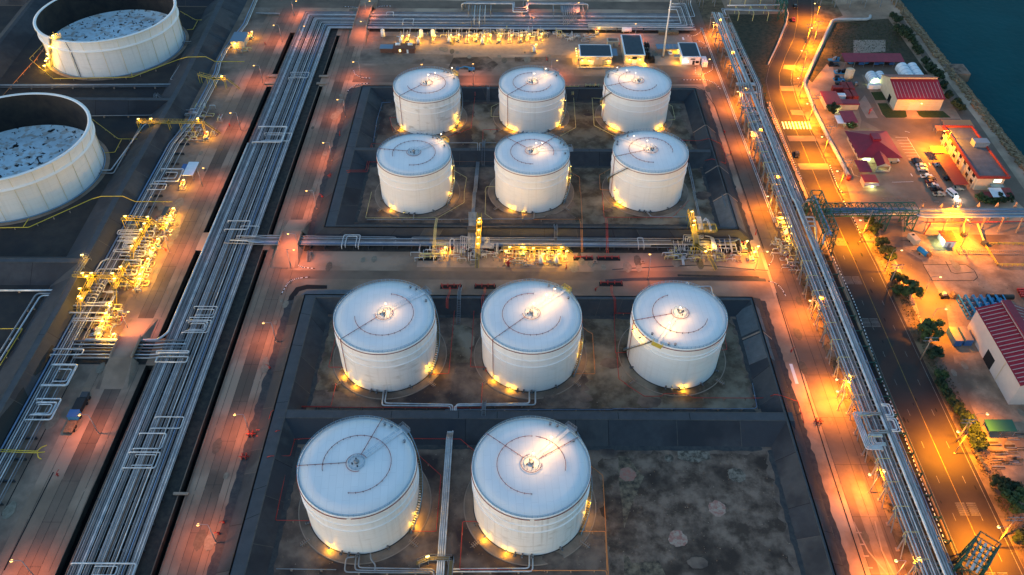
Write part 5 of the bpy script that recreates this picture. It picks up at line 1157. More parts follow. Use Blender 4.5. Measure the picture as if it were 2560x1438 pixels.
fire(9, [[(0,498),(280,510),(310,480),(350,465)],[(0,512),(270,522),(335,515)],[(280,515),(285,555),(310,570)]], 'bundle of yellow pipes crossing the left bank to a branched valve', Yl, r=.15, z=2.1, sup=False)
def proc(n, segs, label, r=.22, m='pipe_alu', z=.9, grp='process pipes in the tank pits'):
    P = zpath(n, segs[0], z); t = thing('process_pipe', label, 'pipe', (P[0][0], P[0][1], 0), grp)
    for s in segs:
        P = zpath(n, s, z); pipe(t, P, r, m, 8)
        for p, q in zip(P[:-1], P[1:]):
            p, q = Vector(p), Vector(q); N = int((q-p).length/7)
            for k in range(N):
                v = p.lerp(q, (k+.5)/N)
                if v.z < 2: s2 = MB(); s2.box(v.x-.25, v.y-.25, 0, v.x+.25, v.y+.25, v.z-r, 'concrete'); s2.build('pipe_support', t)
    return t
proc(2, [[(1440,1070),(1660,1070),(1660,1125,D)],[(1675,1125,D),(1675,1070),(1800,1070)]], 'pale pipes between the rear left and central tanks, dropping at the dike')
proc(2, [[(1655,1190),(1630,1438)],[(1664,1190),(1640,1438)],[(1673,1190),(1650,1438)]], 'three pipes running south between the left and central middle tanks')
proc(6, [[(1636,0),(1625,165)],[(1627,0),(1616,165)],[(1645,0),(1634,165)]], 'three pipes dropping to the yellow gangway hub')
proc(6, [[(830,207),(1180,207),(1600,205)],[(1180,150),(1180,205)]], 'grey pipe in front of the left middle tank', .17)
proc(7, [[(-350,203),(165,203),(165,150)]], 'grey pipe in front of the central middle tank', .19)
proc(7, [[(1005,145),(1045,187),(1320,187)]], 'grey suction pipe in front of the right middle tank', .24)
proc(3, [[(1310,1200),(1360,1438)],[(1322,1200),(1372,1438)]], 'pair of pipes running south beside the right middle tank', .2)
proc(7, [[(1355,0),(1410,230)],[(1366,0),(1420,230)]], 'pair of pipes meeting the yellow gangway at the right', .2)
proc(10, [[(955,60),(943,168),(1458,173),(1458,235)],[(978,60),(963,150),(1472,161),(1472,235)]], 'pair of pale pipes from the tank with its centre lamp alone lit', .22, 'pipe_bright')
proc(11, [[(-430,235),(-430,170),(175,164),(175,50)],[(-418,235),(-418,158),(130,152),(130,60)]], 'pair of pale pipes from the central front tank', .24, 'pipe_bright')
proc(10, [[(1438,365,D),(1430,400),(1355,1438)],[(1449,365,D),(1442,400),(1370,1438)],[(1460,365,D),(1454,400),(1386,1438)],[(1473,360,D),(1468,400),(1403,1438)]], 'four parallel pipes running south between the two nearest tanks', .24, 'pipe_bright')
proc(10, [[(750,1285),(740,1400),(1330,1410),(1335,1470)],[(775,1280),(765,1382),(1320,1392),(1335,1410)],[(740,1302),(675,1305),(662,1415),(1300,1422)],[(858,1275),(860,1320),(895,1360),(890,1400)]], 'grey pipework at the foot of the nearest left tank', .2)
proc(10, [[(150,1390),(600,1397)]], 'thin pipe at the lower left corner of the front pit', .12)
proc(11, [[(130,1290),(130,1387),(-470,1392)],[(155,1290),(155,1410),(-480,1412)]], 'pale pipes at the foot of the nearest right tank', .2, 'pipe_bright')
proc(11, [[(-500,200),(745,198),(760,192),(1810,192),(1835,180),(1800,0)]], 'thin pale blue pipe along the far edge of the broad dike', .1, 'pipe_blue')
proc(7, [[(1300,700),(1310,668),(1330,710),(1490,706),(1500,760),(1520,790,D)]], 'pale pipe dropping into the pit behind the right hand front tank', .2, 'pipe_bright')
proc(2, [[(945,770),(905,900),(880,1060)],[(940,768),(1010,766)]], 'thin pale blue pipe along the left edge of the rear pit', .1, 'pipe_blue')
# ================================================================ LAMPS
ORD = ['first','second','third','fourth','fifth','sixth','seventh','eighth','ninth','tenth','eleventh','twelfth','thirteenth','fourteenth','fifteenth','sixteenth','seventeenth']
def make_lamp(kind, glow, col, power, h=9.0, arm=2.2, post='steel_grey', cone=146):
    t = thing('street_lamp', 'street lamp', 'street lamp')
    b = MB(); b.cyl(0, 0, 0, h-.4, .16, post, 8, .09); b.cyl(0, 0, 0, .3, .35, 'concrete', 8); b.build('pole', t)
    b = MB(); b.tube(rounded([(0,0,h-.5),(0,0,h),(-arm,0,h+.15)], .6), .07, post, 6); b.build('arm', t)
    b = MB(); b.obox(-arm-.3, 0, h+.16, .9, .32, .12, 0, 'steel_grey', top=.7); hd = b.build('lamp_head', t)
    b = MB(); b.ball(-arm-.35, 0, h-.06, .42, glow, 10, .38); b.build('lamp_glass', hd)
    light(hd, -arm-.35, 0, h-.35, power, col, .35, cone=cone); return t
LP_O = make_lamp('o', 'glow_orange', COL_O, 1750, cone=150)
LP_R = make_lamp('r', 'glow_amber', COL_A, 24000, 10.5, 2.6, 'concrete', 150)
LP_E = make_lamp('e', 'glow_amber', (1,.28,.03), 6500, cone=156)
LP_A = make_lamp('a', 'glow_amber', COL_A, 11500, 10.5, 2.6, 'concrete', 138)
LP_F = make_lamp('f', 'glow_amber', COL_A, 16000, 10.5, 2.6, 'concrete', None)
LP_P = make_lamp('p', 'glow_amber', COL_A, 4800, 8, 1.4, cone=158)
def lamp(n, x, y, side, label, proto=LP_O, h=9.0, arm=2.55, z=None):
    p = Z(n, x, y, h)
    if proto is LP_O and p[0] > 86: proto = LP_E
    a = R(side); lx, ly = p[0]+arm*math.cos(a), p[1]+arm*math.sin(a)
    return place(proto, USED, lx, ly, 0, a, label, {'o':'orange lamps along the plant roads'}['o'] if proto in (LP_O, LP_E) else ('amber lamps along the main road' if proto in (LP_A, LP_R, LP_F) else 'lamps under the elevated rack'))
for a in (
 (1,1900,490,0,'street lamp on the left road near the far pump station'),(1,1725,845,0,'street lamp on the left road beside the yellow branched valve'),(1,1522,1257,180,'street lamp beside the pale blue-grey canopy'),
 (5,960,895,180,'street lamp below the lower yellow lit yard'),(5,1275,318,180,'small lamp at the edge of the yellow lit manifold'),(9,595,237,0,'street lamp leaning over the blue canopy trailer'),(9,85,1330,0,'street lamp at the lower left corner'),
 (2,132,188,0,'street lamp at the top of the left road'),(2,360,195,180,'street lamp where the great corridor turns east'),(2,785,160,0,'street lamp on the long far bridge'),(2,850,8,180,'street lamp at the far perimeter junction'),(2,300,8,180,'street lamp at the bend of the perimeter road'),
 (2,728,463,0,'street lamp at the far left junction'),(2,610,745,0,'street lamp beside the corner of the rear pit'),(2,503,1068,0,'street lamp beside the rear pit, level with the middle row'),(2,378,1428,0,'street lamp beside the red pipes entering the middle pit'),
 (2,240,1750,0,'street lamp on the service road above the pipe bridge'),(6,283,432,180,'street lamp standing on the service road pipe bridge'),(6,55,980,0,'street lamp left of the black curved channel'),(9,1757,235,0,'street lamp beside the upper red pipe header'),(9,1482,1060,0,'street lamp nearest the bottom on the service road'),
 (2,1240,483,270,'street lamp in the gravel yard behind the rear left tank'),(2,1625,478,270,'street lamp beside the blue boom lift'),(3,338,452,180,'street lamp left of the wide navy roofed building'),(3,927,178,270,'street lamp behind the tall navy roofed building'),
 (3,1480,443,180,'street lamp beside the white gate house'),(3,1510,168,0,'street lamp at the far top of the plant road'),(3,1690,685,0,'street lamp on the plant road beside the rear right tank'),(3,1795,985,0,'street lamp on the plant road behind the three parked pickups'),
 (7,1912,445,180,'street lamp at the curved kerb of the valve yard'),(7,1033,467,270,'street lamp beside the cross road, left of the red hydrant pipes'),(8,315,812,0,'street lamp on the plant road beside the elevated rack, level with the right front tank'),(8,515,1403,0,'street lamp on the plant road below the right front tank'),
 (12,762,683,0,'street lamp on the plant road below the rack expansion loops'),(12,520,60,0,'street lamp on the plant road above the rack expansion loops'),(12,960,1330,0,'street lamp at the bottom end of the plant road'),(3,500,20,180,'street lamp on the far perimeter road'),(3,120,5,180,'street lamp on the far perimeter road, next to the left')): lamp(*a)
for a in ((3,1558,170,0),(3,1648,412,0),(3,1745,688,0),(3,1855,992,0),(8,-10,62,0),(8,390,818,0),(8,600,1405,0),(12,852,688,0),(8,65,1345-1438,0),(12,590,20,0),(12,1110,1345,0)):
    lamp(*a, 'small orange lamp under the west edge of the elevated rack, %s' % {(3,170):'at its far end',(3,412):'level with the gate house',(3,688):'at the pale cross beams',(3,992):'beside the parked pickups',(8,62):'just above the truss',(8,818):'by the right front tank',(8,1405):'above the expansion loops',(12,688):'below the expansion loops',(8,-93):'above the truss bridge',(12,20):'directly above the expansion loops',(12,1345):'nearest the bottom'}[(a[0], a[2])], LP_P, 6, 1.75)
for a in ((4,328,213,0,'main road lamp at the far bend'),(4,252,383,0,'main road lamp above the first pale road patch'),(4,225,590,0,'main road lamp where the white pipe turns'),(4,293,780,0,'main road lamp above the zebra crossing'),(4,403,1028,0,'main road lamp below the zebra crossing'),
          (4,518,1285,0,'main road lamp beside the end of the white pipe'),(8,690,215,0,'main road lamp beside the truss bridge'),(12,1420,368,0,'main road lamp beside the long hedge'),(12,1725,1082,0,'main road lamp at the lower right corner'),(4,350,30,0,'main road lamp under the far crossing rack'),
          (4,1320,985,0,'very bright lamp at the corner of the red edged office'),(8,1498,215,270,'very bright lamp under the eastern pipe rack'),(8,1422,112,90,'lamp standing just behind the eastern pipe rack'),(8,1330,880,180,'lamp beside the blue steel frames'),(8,1290,640,180,'lamp in the pale concrete yard'),(12,1640,235,180,'lamp beside the green canopy'),(8,1000,440,180,'lamp on the lane by the trees')): lamp(*a, LP_F if 'very bright' in a[-1] else LP_R if 'main road' in a[-1] else LP_A, 10.2, 2.95)

# ================================================================ GANGWAYS AND VALVE SETS
def gangway(n, pts, z, label, w=1.6, lamps=(), m='yellow_paint', pw=170, deck='grate', group='lit steel gangways'):
    P = [Vector(Z(n, *p, z)) for p in pts]; t = thing('gangway', label, 'gangway', (P[0].x, P[0].y, 0), group)
    for p, q in zip(P[:-1], P[1:]):
        d = (q-p).normalized(); nn = Vector((-d.y, d.x, 0))*w/2; b = MB(); b.bar(p-d*w/2, q+d*w/2, w, deck, .12); b.build('deck', t)
        for s in (1, -1):
            b = MB(); b.bar(p+nn*s, q+nn*s, .10, m, .2); b.rail([p+nn*s, q+nn*s], 1.1, m, .065, 2.0, False); b.build('handrail', t)
        L = (q-p).length
        for k in range(int(L/5)+1):
            v = p.lerp(q, min(1, k*5/L)) 
            b = MB(); b.bar((v.x+nn.x, v.y+nn.y, 0), v+nn, .16, m); b.bar((v.x-nn.x, v.y-nn.y, 0), v-nn, .16, m); b.build('leg', t)
    d = (P[-1]-P[-2]).normalized() if len(P) > 1 else Vector((0,-1,0)); b = MB()
    for k in range(int(z/.3)):
        v = P[-1]+d*(w/2+.3*k+.2); b.obox(v.x, v.y, z-.3*(k+1)+.05, .3, w*.7, .06, math.atan2(d.y, d.x), deck)
    nn = Vector((-d.y, d.x, 0))*w*.38
    for s in (1, -1): b.bar(P[-1]+d*w/2+nn*s, P[-1]+d*(w/2+z)+nn*s-Vector((0,0,z-.05)), .12, m)
    b.build('stair', t)
    for x, y in lamps:
        p = Z(n, x, y, z+2.3); b = MB(); b.bar((p[0], p[1], z), (p[0], p[1], z+2.5), .1, m); f = b.build('lamp_post', t)
        b = MB(); b.obox(p[0], p[1], z+2.4, 1.0, .4, .2, .3, 'glow_yellow'); b.build('lamp_glass', f); light(f, p[0]+.1, p[1]-.1, z+2.0, pw, COL_Y, .3, off=OFF[t.name])
    return t
gangway('e', [(1015,-20),(1010,170),(1000,340),(985,500)], 5.0, 'long yellow gangway crossing the dike below the middle row', 1.7, [(1015,45),(1008,100),(1003,228),(998,345),(990,448)])
gangway('e', [(1400,512),(1900,512),(2370,512)], 2.6, 'yellow gangway over the valves beside the cross road', 1.6, [(1880,518),(2120,515),(1440,565),(1500,500),(1690,500),(2330,505)])  # some of these lamps are added to brighten the dark hub
gangway('f', [(500,210),(545,470),(620,860),(790,970)], 5.0, 'yellow gangway crossing the dike at the right end of the middle bank', 1.9, [(530,225),(575,395),(560,480),(790,975)])
gangway('a', [(940,165),(1140,172),(1360,190)], 5.0, 'upper east to west gangway of the left yellow manifold', 1.5, [(975,125),(1310,135)])
gangway('a', [(1340,200),(1230,400),(1090,640)], 4.0, 'upper north to south gangway of the left yellow manifold', 1.5, [(1262,235),(1210,325),(1125,460),(1075,572)])
gangway('a', [(1000,820),(940,930),(830,1190)], 4.0, 'lower right gangway of the left yellow manifold', 1.5, [(908,882),(815,1060)])
gangway('a', [(210,1010),(520,1025),(880,1035)], 5.0, 'lower east to west gangway of the left yellow manifold', 1.6, [(335,978),(470,978),(785,980)])
gangway('a', [(490,1050),(400,1220),(300,1390)], 4.2, 'lower left gangway of the left yellow manifold', 1.6, [(395,1028),(295,1208),(285,1325),(315,1355)])
gangway(1, [(1030,915),(1260,915),(1520,918)], 5.6, 'yellow gangway crossing the left dike beside the nearer open tank', 1.5, [(1035,892),(1130,890),(1480,888)])
gangway(1, [(1490,560),(1600,590),(1690,592)], 5.0, 'grey and yellow gangway over the left dike near the farther open tank', 1.4, [(1660,572)], pw=240)
gangway(10, [(1215,1345),(1290,1312),(1465,1312),(1448,1500)], 2.2, 'small yellow lit crossover between the two nearest tanks', 1.1, [(1285,1300)], 'steel_grey')
b = MB()
gangway('a', [(330,720),(430,740),(250,1000)], 5.15, 'lit walkway along the crest of the left dike', 1.0, [(330,705)], 'steel_grey')
for n, x, y0, y1, z, lab in ((6,1535,700,990,4.4,'narrow stair over the dike left of the central front tank'),(7,320,255,410,4.4,'narrow stair over the dike below the central middle tank'),(10,1712,130,360,4.4,'narrow stair over the broad dike between the front rows'),
        (2,1710,1045,1240,4.4,'narrow stair over the dike between rear and middle rows'),(2,1742,670,770,4.4,'narrow stair over the rear dike'),(6,410,440,520,1.5,'short steps beside the middle pipe bank'),(1,1210,730,820,4.6,'narrow stair over the dike between the open tanks')):
    a, c = Z(n, x, y0, 1.0), Z(n, x, y1, .2); t = thing('dike_stair', lab, 'stair', (a[0], (a[1]+c[1])/2, 0), 'narrow stairs over the dikes'); ym = (a[1]+c[1])/2
    H = 4.6 if z > 4 else 1.5
    b = MB(); N = 14
    for k in range(N): 
        b.box(a[0]-.5, a[1]+(ym-a[1])*k/N*.8-.2, H*k/N, a[0]+.5, a[1]+(ym-a[1])*k/N*.8+.1, H*k/N+.08, 'pipe_dull'); b.box(a[0]-.5, c[1]+(ym-c[1])*k/N*.8-.1, H*k/N, a[0]+.5, c[1]+(ym-c[1])*k/N*.8+.2, H*k/N+.08, 'pipe_dull')
    b.box(a[0]-.5, c[1]+(ym-c[1])*.8, H, a[0]+.5, a[1]+(ym-a[1])*.8, H+.08, 'pipe_dull'); b.build('steps', t)
    for s in (-.55, .55):
        b = MB(); b.rail([(a[0]+s, a[1], .05), (a[0]+s, a[1]+(ym-a[1])*.8, H), (a[0]+s, c[1]+(ym-c[1])*.8, H), (a[0]+s, c[1], .05)], 1.0, 'steel_grey', .08, 1.5); b.build('handrail', t)
def valve_proto(kind):
    t = thing('valve_set', 'valve set', 'valve set'); b = MB(); b.box(-1.2, -1.3, 0, 1.2, 1.3, .25, 'concrete'); b.build('plinth', t)
    b = MB(); b.tube(rounded([(-.6,2.4,1.2),(-.6,-.8,1.2),(-.6,-.8,.3)], .4), .16, 'yellow_pipe', 8); b.tube(rounded([(.5,2.4,1.3),(.5,-.4,1.3),(.5,-.4,.3)], .4), .13, 'pipe_bright', 8)
    b.tube([(-.6,.4,1.2),(.5,.4,1.25)], .12, 'pipe_bright', 6); b.build('pipework', t)
    for x, y in ((-.6,1.3),(.5,.9)):
        b = MB(); b.tube([(x,y,1.2),(x,y,2.0)], .06, 'steel_dark', 6); b.tube(arc_pts(x, y, .3, 0, 340, 2.0, 10), .05, 'red_paint', 4, closed=True); b.cyl(x, y, 1.0, 1.5, .26, 'steel_grey', 8); b.build('hand_wheel', t)
    if kind == 'pump':
        b = MB(); b.tube([(-.9,-.4,.75),(.2,-.4,.75)], .36, 'steel_grey', 10); b.tube([(.2,-.4,.75),(1.1,-.4,.75)], .28, 'blue_paint', 10); b.build('pump_motor', t)
    if kind == 'pot':
        b = MB(); b.lathe(0, -.4, [(.01,.3),(.75,.4),(.75,1.5),(.55,1.9),(.3,2.6),(.3,3.0),(.01,3.1)], 'tank_white', 14); b.tube([(-.3,-.4,3.0),(-1.8,.2,3.0)], .13, 'pipe_bright', 6); b.build('filter_vessel', t)
    if kind != 'dark':
        b = MB(); b.bar((1.0,1.0,0), (1.0,1.0,3.1), .1, 'steel_grey'); f = b.build('lamp_post', t)
        b = MB(); b.obox(.8, .7, 3.0, .8, .35, .18, .4, 'glow_yellow'); b.build('lamp_glass', f); light(f, .7, .5, 2.7, 520, COL_Y, .3, off=(0,0,0))
    return t
VP = {k: valve_proto(k) for k in ('valve', 'pump', 'pot', 'dark')}
def vset(kind, n, x, y, label, grp, rz=0, s=1.0):
    p = Z(n, x, y, 0); return place(VP[kind], USED, p[0], p[1], .05, rz, label, grp, s)
tops = [(350,262,'pot'),(440,250,'pump'),(590,270,'pot'),(800,255,'valve'),(1020,250,'pot'),(1130,245,'pump'),(1270,255,'valve'),(1380,250,'pump'),(1480,270,'pot'),(1570,250,'valve'),(1710,260,'pump'),(1860,255,'valve'),(2000,255,'pump'),(2110,240,'valve'),(2280,235,'valve')]
for k, (x, y, kd) in enumerate(tops):
    vset(kd, 'b', x, y, '%s valve set from the left in the yellow lit row below the far pipe bank' % ORD[k], 'valve sets below the far pipe bank', 0, 1.15)
    p = Z('b', x, y, 0)
    t = thing('riser_pipe', 'thin pipes linking the %s valve set from the left to the far pipe bank' % ORD[k], 'pipe', (p[0], p[1]+2, 0), 'pipes between valve row and far bank')
    for j in range(2): pipe(t, [(p[0]-.6+j*1.2, p[1]+2.2, 1.6), (p[0]-.6+j*1.2, p[1]+6+j*3, 1.9), (p[0]-.6+j*1.2, p[1]+7+j*3, 3)], .13, 'pipe_bright', 6, 'pipe', .5)
vset('pot', 'b', 2200, 385, 'lone yellow lit valve frame below the row under the far pipe bank', 'valve sets below the far pipe bank', 0, 1.2)
tops2 = [('e',435,640,'valve','valve set under the three pale yellow pipes'),('e',1690,640,'pump','valve set inside the tall yellow pipe frame'),('e',1995,745,'pot','left one of the two bright conical filter pots'),('e',2240,745,'pot','right one of the two bright conical filter pots'),
 ('e',2370,700,'valve','small valve set right of the conical filter pots'),('e',1440,760,'dark','dark pump beside the red sphere'),('e',760,620,'dark','dark valve set below the grey elbows'),('e',580,620,'dark','dark valve set beside the yellow lit valves'),
 ('f',1500,940,'pump','pump set at the right end of the middle bank, farther one'),('f',1710,1040,'valve','valve set beside the white motor at the right end'),('f',1640,1150,'pump','white motor pump on the square slab at the right end'),('f',1000,1010,'dark','unlit valve set at the foot of the right elbows'),('f',860,1010,'valve','yellow lit valve set at the foot of the right gangway'),
 ('c',410,870,'valve','northern valve set of the bright group beside the rack'),('c',490,1000,'pot','second valve set of the bright group beside the rack'),('c',520,1110,'pump','southern pump of the bright group beside the rack'),
 ('a',1460,590,'pump','pump in the left yellow yard, level with the upper gangway end'),('a',1390,725,'pot','filter pot in the left yellow yard with a square frame'),('a',1310,890,'pump','pump in the middle of the left yellow yard'),('a',1230,1020,'valve','valve set in the left yellow yard above the hooked pipe'),('a',1190,1120,'valve','valve set low in the left yellow yard'),
 ('a',1590,350,'pump','pump near the top of the left yellow yard'),('a',1640,240,'valve','valve set near the orange lamp at the top of the left yard'),('a',1180,1190,'valve','last valve set at the bottom of the left yellow yard'),('a',1690,130,'valve','valve set beside the small blue-roofed cabinet'),
 (5,820,900,'valve','first valve set of the lower left yellow yard'),(5,790,975,'valve','second valve set of the lower left yellow yard'),(5,765,1035,'valve','third valve set of the lower left yellow yard'),(5,740,1125,'pump','pump at the lower corner of the lower left yellow yard'),(5,850,1130,'pump','pump right of the grey cabinet in the lower left yellow yard'),
 (1,1545,1045,'pump','lit pump skid alone beside the left bank'),(1,1600,1010,'dark','dark valve set beside the lit pump skid'),(1,1370,1410,'valve','lit valve set below the pale canopy'),(1,1880,290,'pump','lit pump beside the small pump house'),(1,1650,905,'dark','unlit valve set right of the dike gangway'),(3,635,262,'pump','lit pump left of the tall navy roofed building, by the far bank')]
for n, x, y, kd, lab in tops2: vset(kd, n, x, y, lab, 'valve sets and pumps around the yards', 0, 1.15)
# manual monitors / headers at the dikes
for n, x0, x1, y, lab in ((6,1390,1530,695,'red hydrant header left of the central front tank'),(6,1645,1785,695,'red hydrant header right of the dike stair'),(7,665,820,675,'red hydrant header left of the right front tank'),(7,645,800,485,'red hydrant header beside the cross road bank'),(3,402,498,648,'yellow hydrant header behind the rear central tank'),
     (3,552,648,638,'yellow hydrant header left of the rear right tank'),(2,1595,1695,655,'dark hydrant header behind the rear left tank'),(6,1225,1345,485,'yellow hydrant header below the three pale yellow pipes'),(7,470,600,485,'orange hydrant header beside the cross road bank')):
    a, c = Z(n, x0, y, .9), Z(n, x1, y, .9); t = thing('hydrant_header', lab, 'hydrant header', (a[0], a[1], 0), 'hydrant headers beside the dikes'); m = 'yellow_pipe' if 'yellow' in lab else 'red_paint'
    b = MB(); b.tube([a, c], .16, m, 8); b.build('header_pipe', t); b = MB(); b.box(a[0]-.5, a[1]-1.2, .02, c[0]+.5, a[1]+.9, .12, 'joint'); b.build('drain_tray', t)
    for k in range(4):
        x = a[0]+(c[0]-a[0])*k/3; b = MB(); b.bar((x, a[1], 0), (x, a[1], 1.5), .16, m); b.tube([(x,a[1],.9),(x,a[1]-1.0,.9)], .13, m, 6); b.tube(arc_pts(x, a[1], .28, 0, 330, 1.5, 8), .05, m, 4, closed=True); b.build('outlet_valve', t)
for n, pts, lab in ((9,(1880,390),'red valve cluster at the end of the upper red pipes'),(9,(1830,560),'red hydrant frame with a dark panel beside the service road'),(2,(565,1325),'red valve cluster where red pipes enter the middle pit'),(12,(375,295),'red valve cluster beside the plant road')):
    p = Z(n, *pts, 0); t = thing('hydrant_valves', lab, 'hydrant', (p[0], p[1], 0), 'red valve clusters'); 
    for k in range(4):
        b = MB(); x, y = p[0]+(k % 2)*1.1-.5, p[1]+(k//2)*1.1-.5; b.cyl(x, y, 0, 1.2, .18, 'red_paint', 8); b.tube(arc_pts(x, y, .3, 0, 330, 1.35, 8), .06, 'red_paint', 4, closed=True); b.build('valve', t)
    b = MB(); b.tube([(p[0]-1.5,p[1],.7),(p[0]+1.5,p[1],.7)], .16, 'red_paint', 6); b.build('pipe', t)
def hydrant():
    t = thing('fire_hydrant', 'hydrant', 'hydrant'); b = MB(); b.cyl(0,0,0,1.0,.2,'red_paint',10); b.cyl(0,0,1.0,1.3,.28,'red_paint',10,.08); b.build('body', t)
    b = MB(); b.tube([(-.45,0,.75),(.45,0,.75)], .13, 'red_paint', 8); b.build('outlets', t); b = MB(); b.tube([(0,0,1.3),(.5,0,1.7),(1.1,0,1.9)], .1, 'red_paint', 6); b.build('nozzle', t); return t
HY = hydrant()
for n, x, y, lab in ((9,435,695,'red hydrant left of the slot drain on the left road'),(9,1680,1050,'red hydrant beside the lowest service road lamp'),(9,1642,1135,'small red hydrant below another one at the service road edge'),(5,1245,445,'red monitor beside the left road at the yellow yard'),(5,915,970,'red monitor beside the lower yellow yard'),(1,1722,945,'red hydrant on the shoulder of the left road'),
     (2,70,335,'red hydrant at the far left yard'),(6,498,45,'red hydrant beside the service road, above the pipe bridge'),(6,105,1325,'red hydrant beside the front left dike'),(6,632,1005,'tiny red hydrant'),(7,405,578,'round red monitor beside the cross road'),(7,625,740,'red hydrant behind the central front tank'),(3,260,455,'round red hydrant on the gravel behind the rear central tank'),
     (3,1590,1000,'red hydrant on the plant road shoulder beside the middle row'),(8,172,1200,'red hydrant beside the near plant road'),(3,1635,1155,'red hydrant group beside the eastern dike'),(7,1822,322,'red hydrant right of the eastern dike corner'),(2,628,1018,'red hydrant between service road and dike'),(4,755,855,'red pump in the office yard'),(4,760,835,'second red pump in the office yard')):
    if 'tiny' in lab: continue
    p = Z(n, x, y, 0); place(HY, USED, p[0], p[1], .04, random.uniform(0, 6), lab, 'red hydrants', 1.0)
# square manhole frames
for n, x, y, lab in ((7,622,528,'left'),(7,980,528,'middle'),(7,1703,522,'right'),(6,1622,535,'far left')):
    p = Z(n, x, y, 0); t = thing('drain_inlet', 'small square drain inlet beside the cross road, the %s one' % lab, 'drain inlet', (p[0],p[1],0), 'drain inlets'); b = MB()
    for dx, dy, sx, sy in ((0,-.55,1.6,.35),(0,.55,1.6,.35),(-.63,0,.35,.75),(.63,0,.35,.75)): b.obox(p[0]+dx, p[1]+dy, .25, sx, sy, .4, 0, 'concrete')
    b.build('frame', t); b = MB(); b.obox(p[0], p[1], .06, .9, .7, .03, 0, 'joint'); b.build('grate', t)

# small bore pipework and valves filling the yards
def clutter(t, x0, y0, x1, y1, n, seed, m1='yellow_pipe', m2='pipe_bright', hmax=2.4):
    rnd = random.Random(seed)
    for k in range(n):
        x, y = rnd.uniform(x0, x1), rnd.uniform(y0, y1); h = rnd.uniform(.7, hmax); L = rnd.uniform(1.2, 4.2)*rnd.choice((-1, 1)); q = rnd.random()
        if q < .45: P = [(x,y,.1),(x,y,h),(x+L,y,h),(x+L,y,.3)]
        elif q < .75: P = [(x,y,.1),(x,y,h),(x,y+abs(L),h),(x,y+abs(L),.3)]
        else: P = [(x,y,h*.5),(x+L,y,h*.5),(x+L,y+abs(L)*.6,h*.5),(x+L*.3,y+abs(L)*.6,h*.5)]
        b = MB(); b.tube(rounded(P, .35, 2), rnd.uniform(.10,.20), rnd.choice((m1, m2, m2, 'pipe_alu')), 6)
        if k % 3 == 0: b.tube(arc_pts(x, y, .26, 0, 330, h+.35, 8), .06, rnd.choice(('red_paint','steel_dark')), 4, closed=True); b.bar((x,y,h),(x,y,h+.35),.08,'steel_dark')
        b.build('small_pipe', t)
for nm, lab, r, n, sd, kw in (('small_bore_pipework','tangle of small pipes and valves filling the upper part of the left yellow yard',(-137.5,226,-131,250),60,1,{}),('small_bore_pipework','tangle of small pipes and valves filling the lower part of the left yellow yard',(-139,207,-131.5,225),45,2,{}),
    ('small_bore_pipework','small pipes and valves under the lower left gangway of the left manifold',(-152,198,-147,213),40,3,{}),('small_bore_pipework','small hooked pipes along the lower left yellow yard',(-138.5,186,-133,200),36,4,{}),
    ('small_bore_pipework','small pipes and valves among the yellow lit row below the far pipe bank',(-14,401.5,27,408.5),90,5,{'hmax':3}),('small_bore_pipework','small pipes and valves left of the yellow lit row below the far pipe bank',(-46,401,-15,407),26,6,{}),
    ('small_bore_pipework','small pipes and valves beside the conical filter pots',(0,223,17,231),70,7,{}),('small_bore_pipework','small grey pipes and valves below the grey elbows of the central hub',(-36,225.5,-4,231.5),60,8,{'m1':'pipe_bright'}),
    ('small_bore_pipework','small pipes and valves at the foot of the right hand elbows',(58,226,82,232),70,9,{}),('small_bore_pipework','small pipes and valves round the bright pump beside the elevated rack',(99.5,219,102.8,238),40,10,{}),
    ('small_bore_pipework','small pipes and fittings round the lit pump skid on the left yard',(-143.5,303,-137,312),26,11,{}),('small_bore_pipework','small pipes beside the small pump house',(-140.5,384,-136,396),18,12,{}),('small_bore_pipework','small grey pipes right of the long valve row, by the far bank',(28,398,40,405),24,13,{'m1':'pipe_bright'}),
    ('small_bore_pipework','small pipes at the end of the dike gangway of the nearer open tank',(-146,322,-138,331),26,14,{})):
    t = thing(nm, lab, 'pipework', (r[0], r[1], 0), 'tangles of small pipework'); clutter(t, *r, n, sd, **kw)
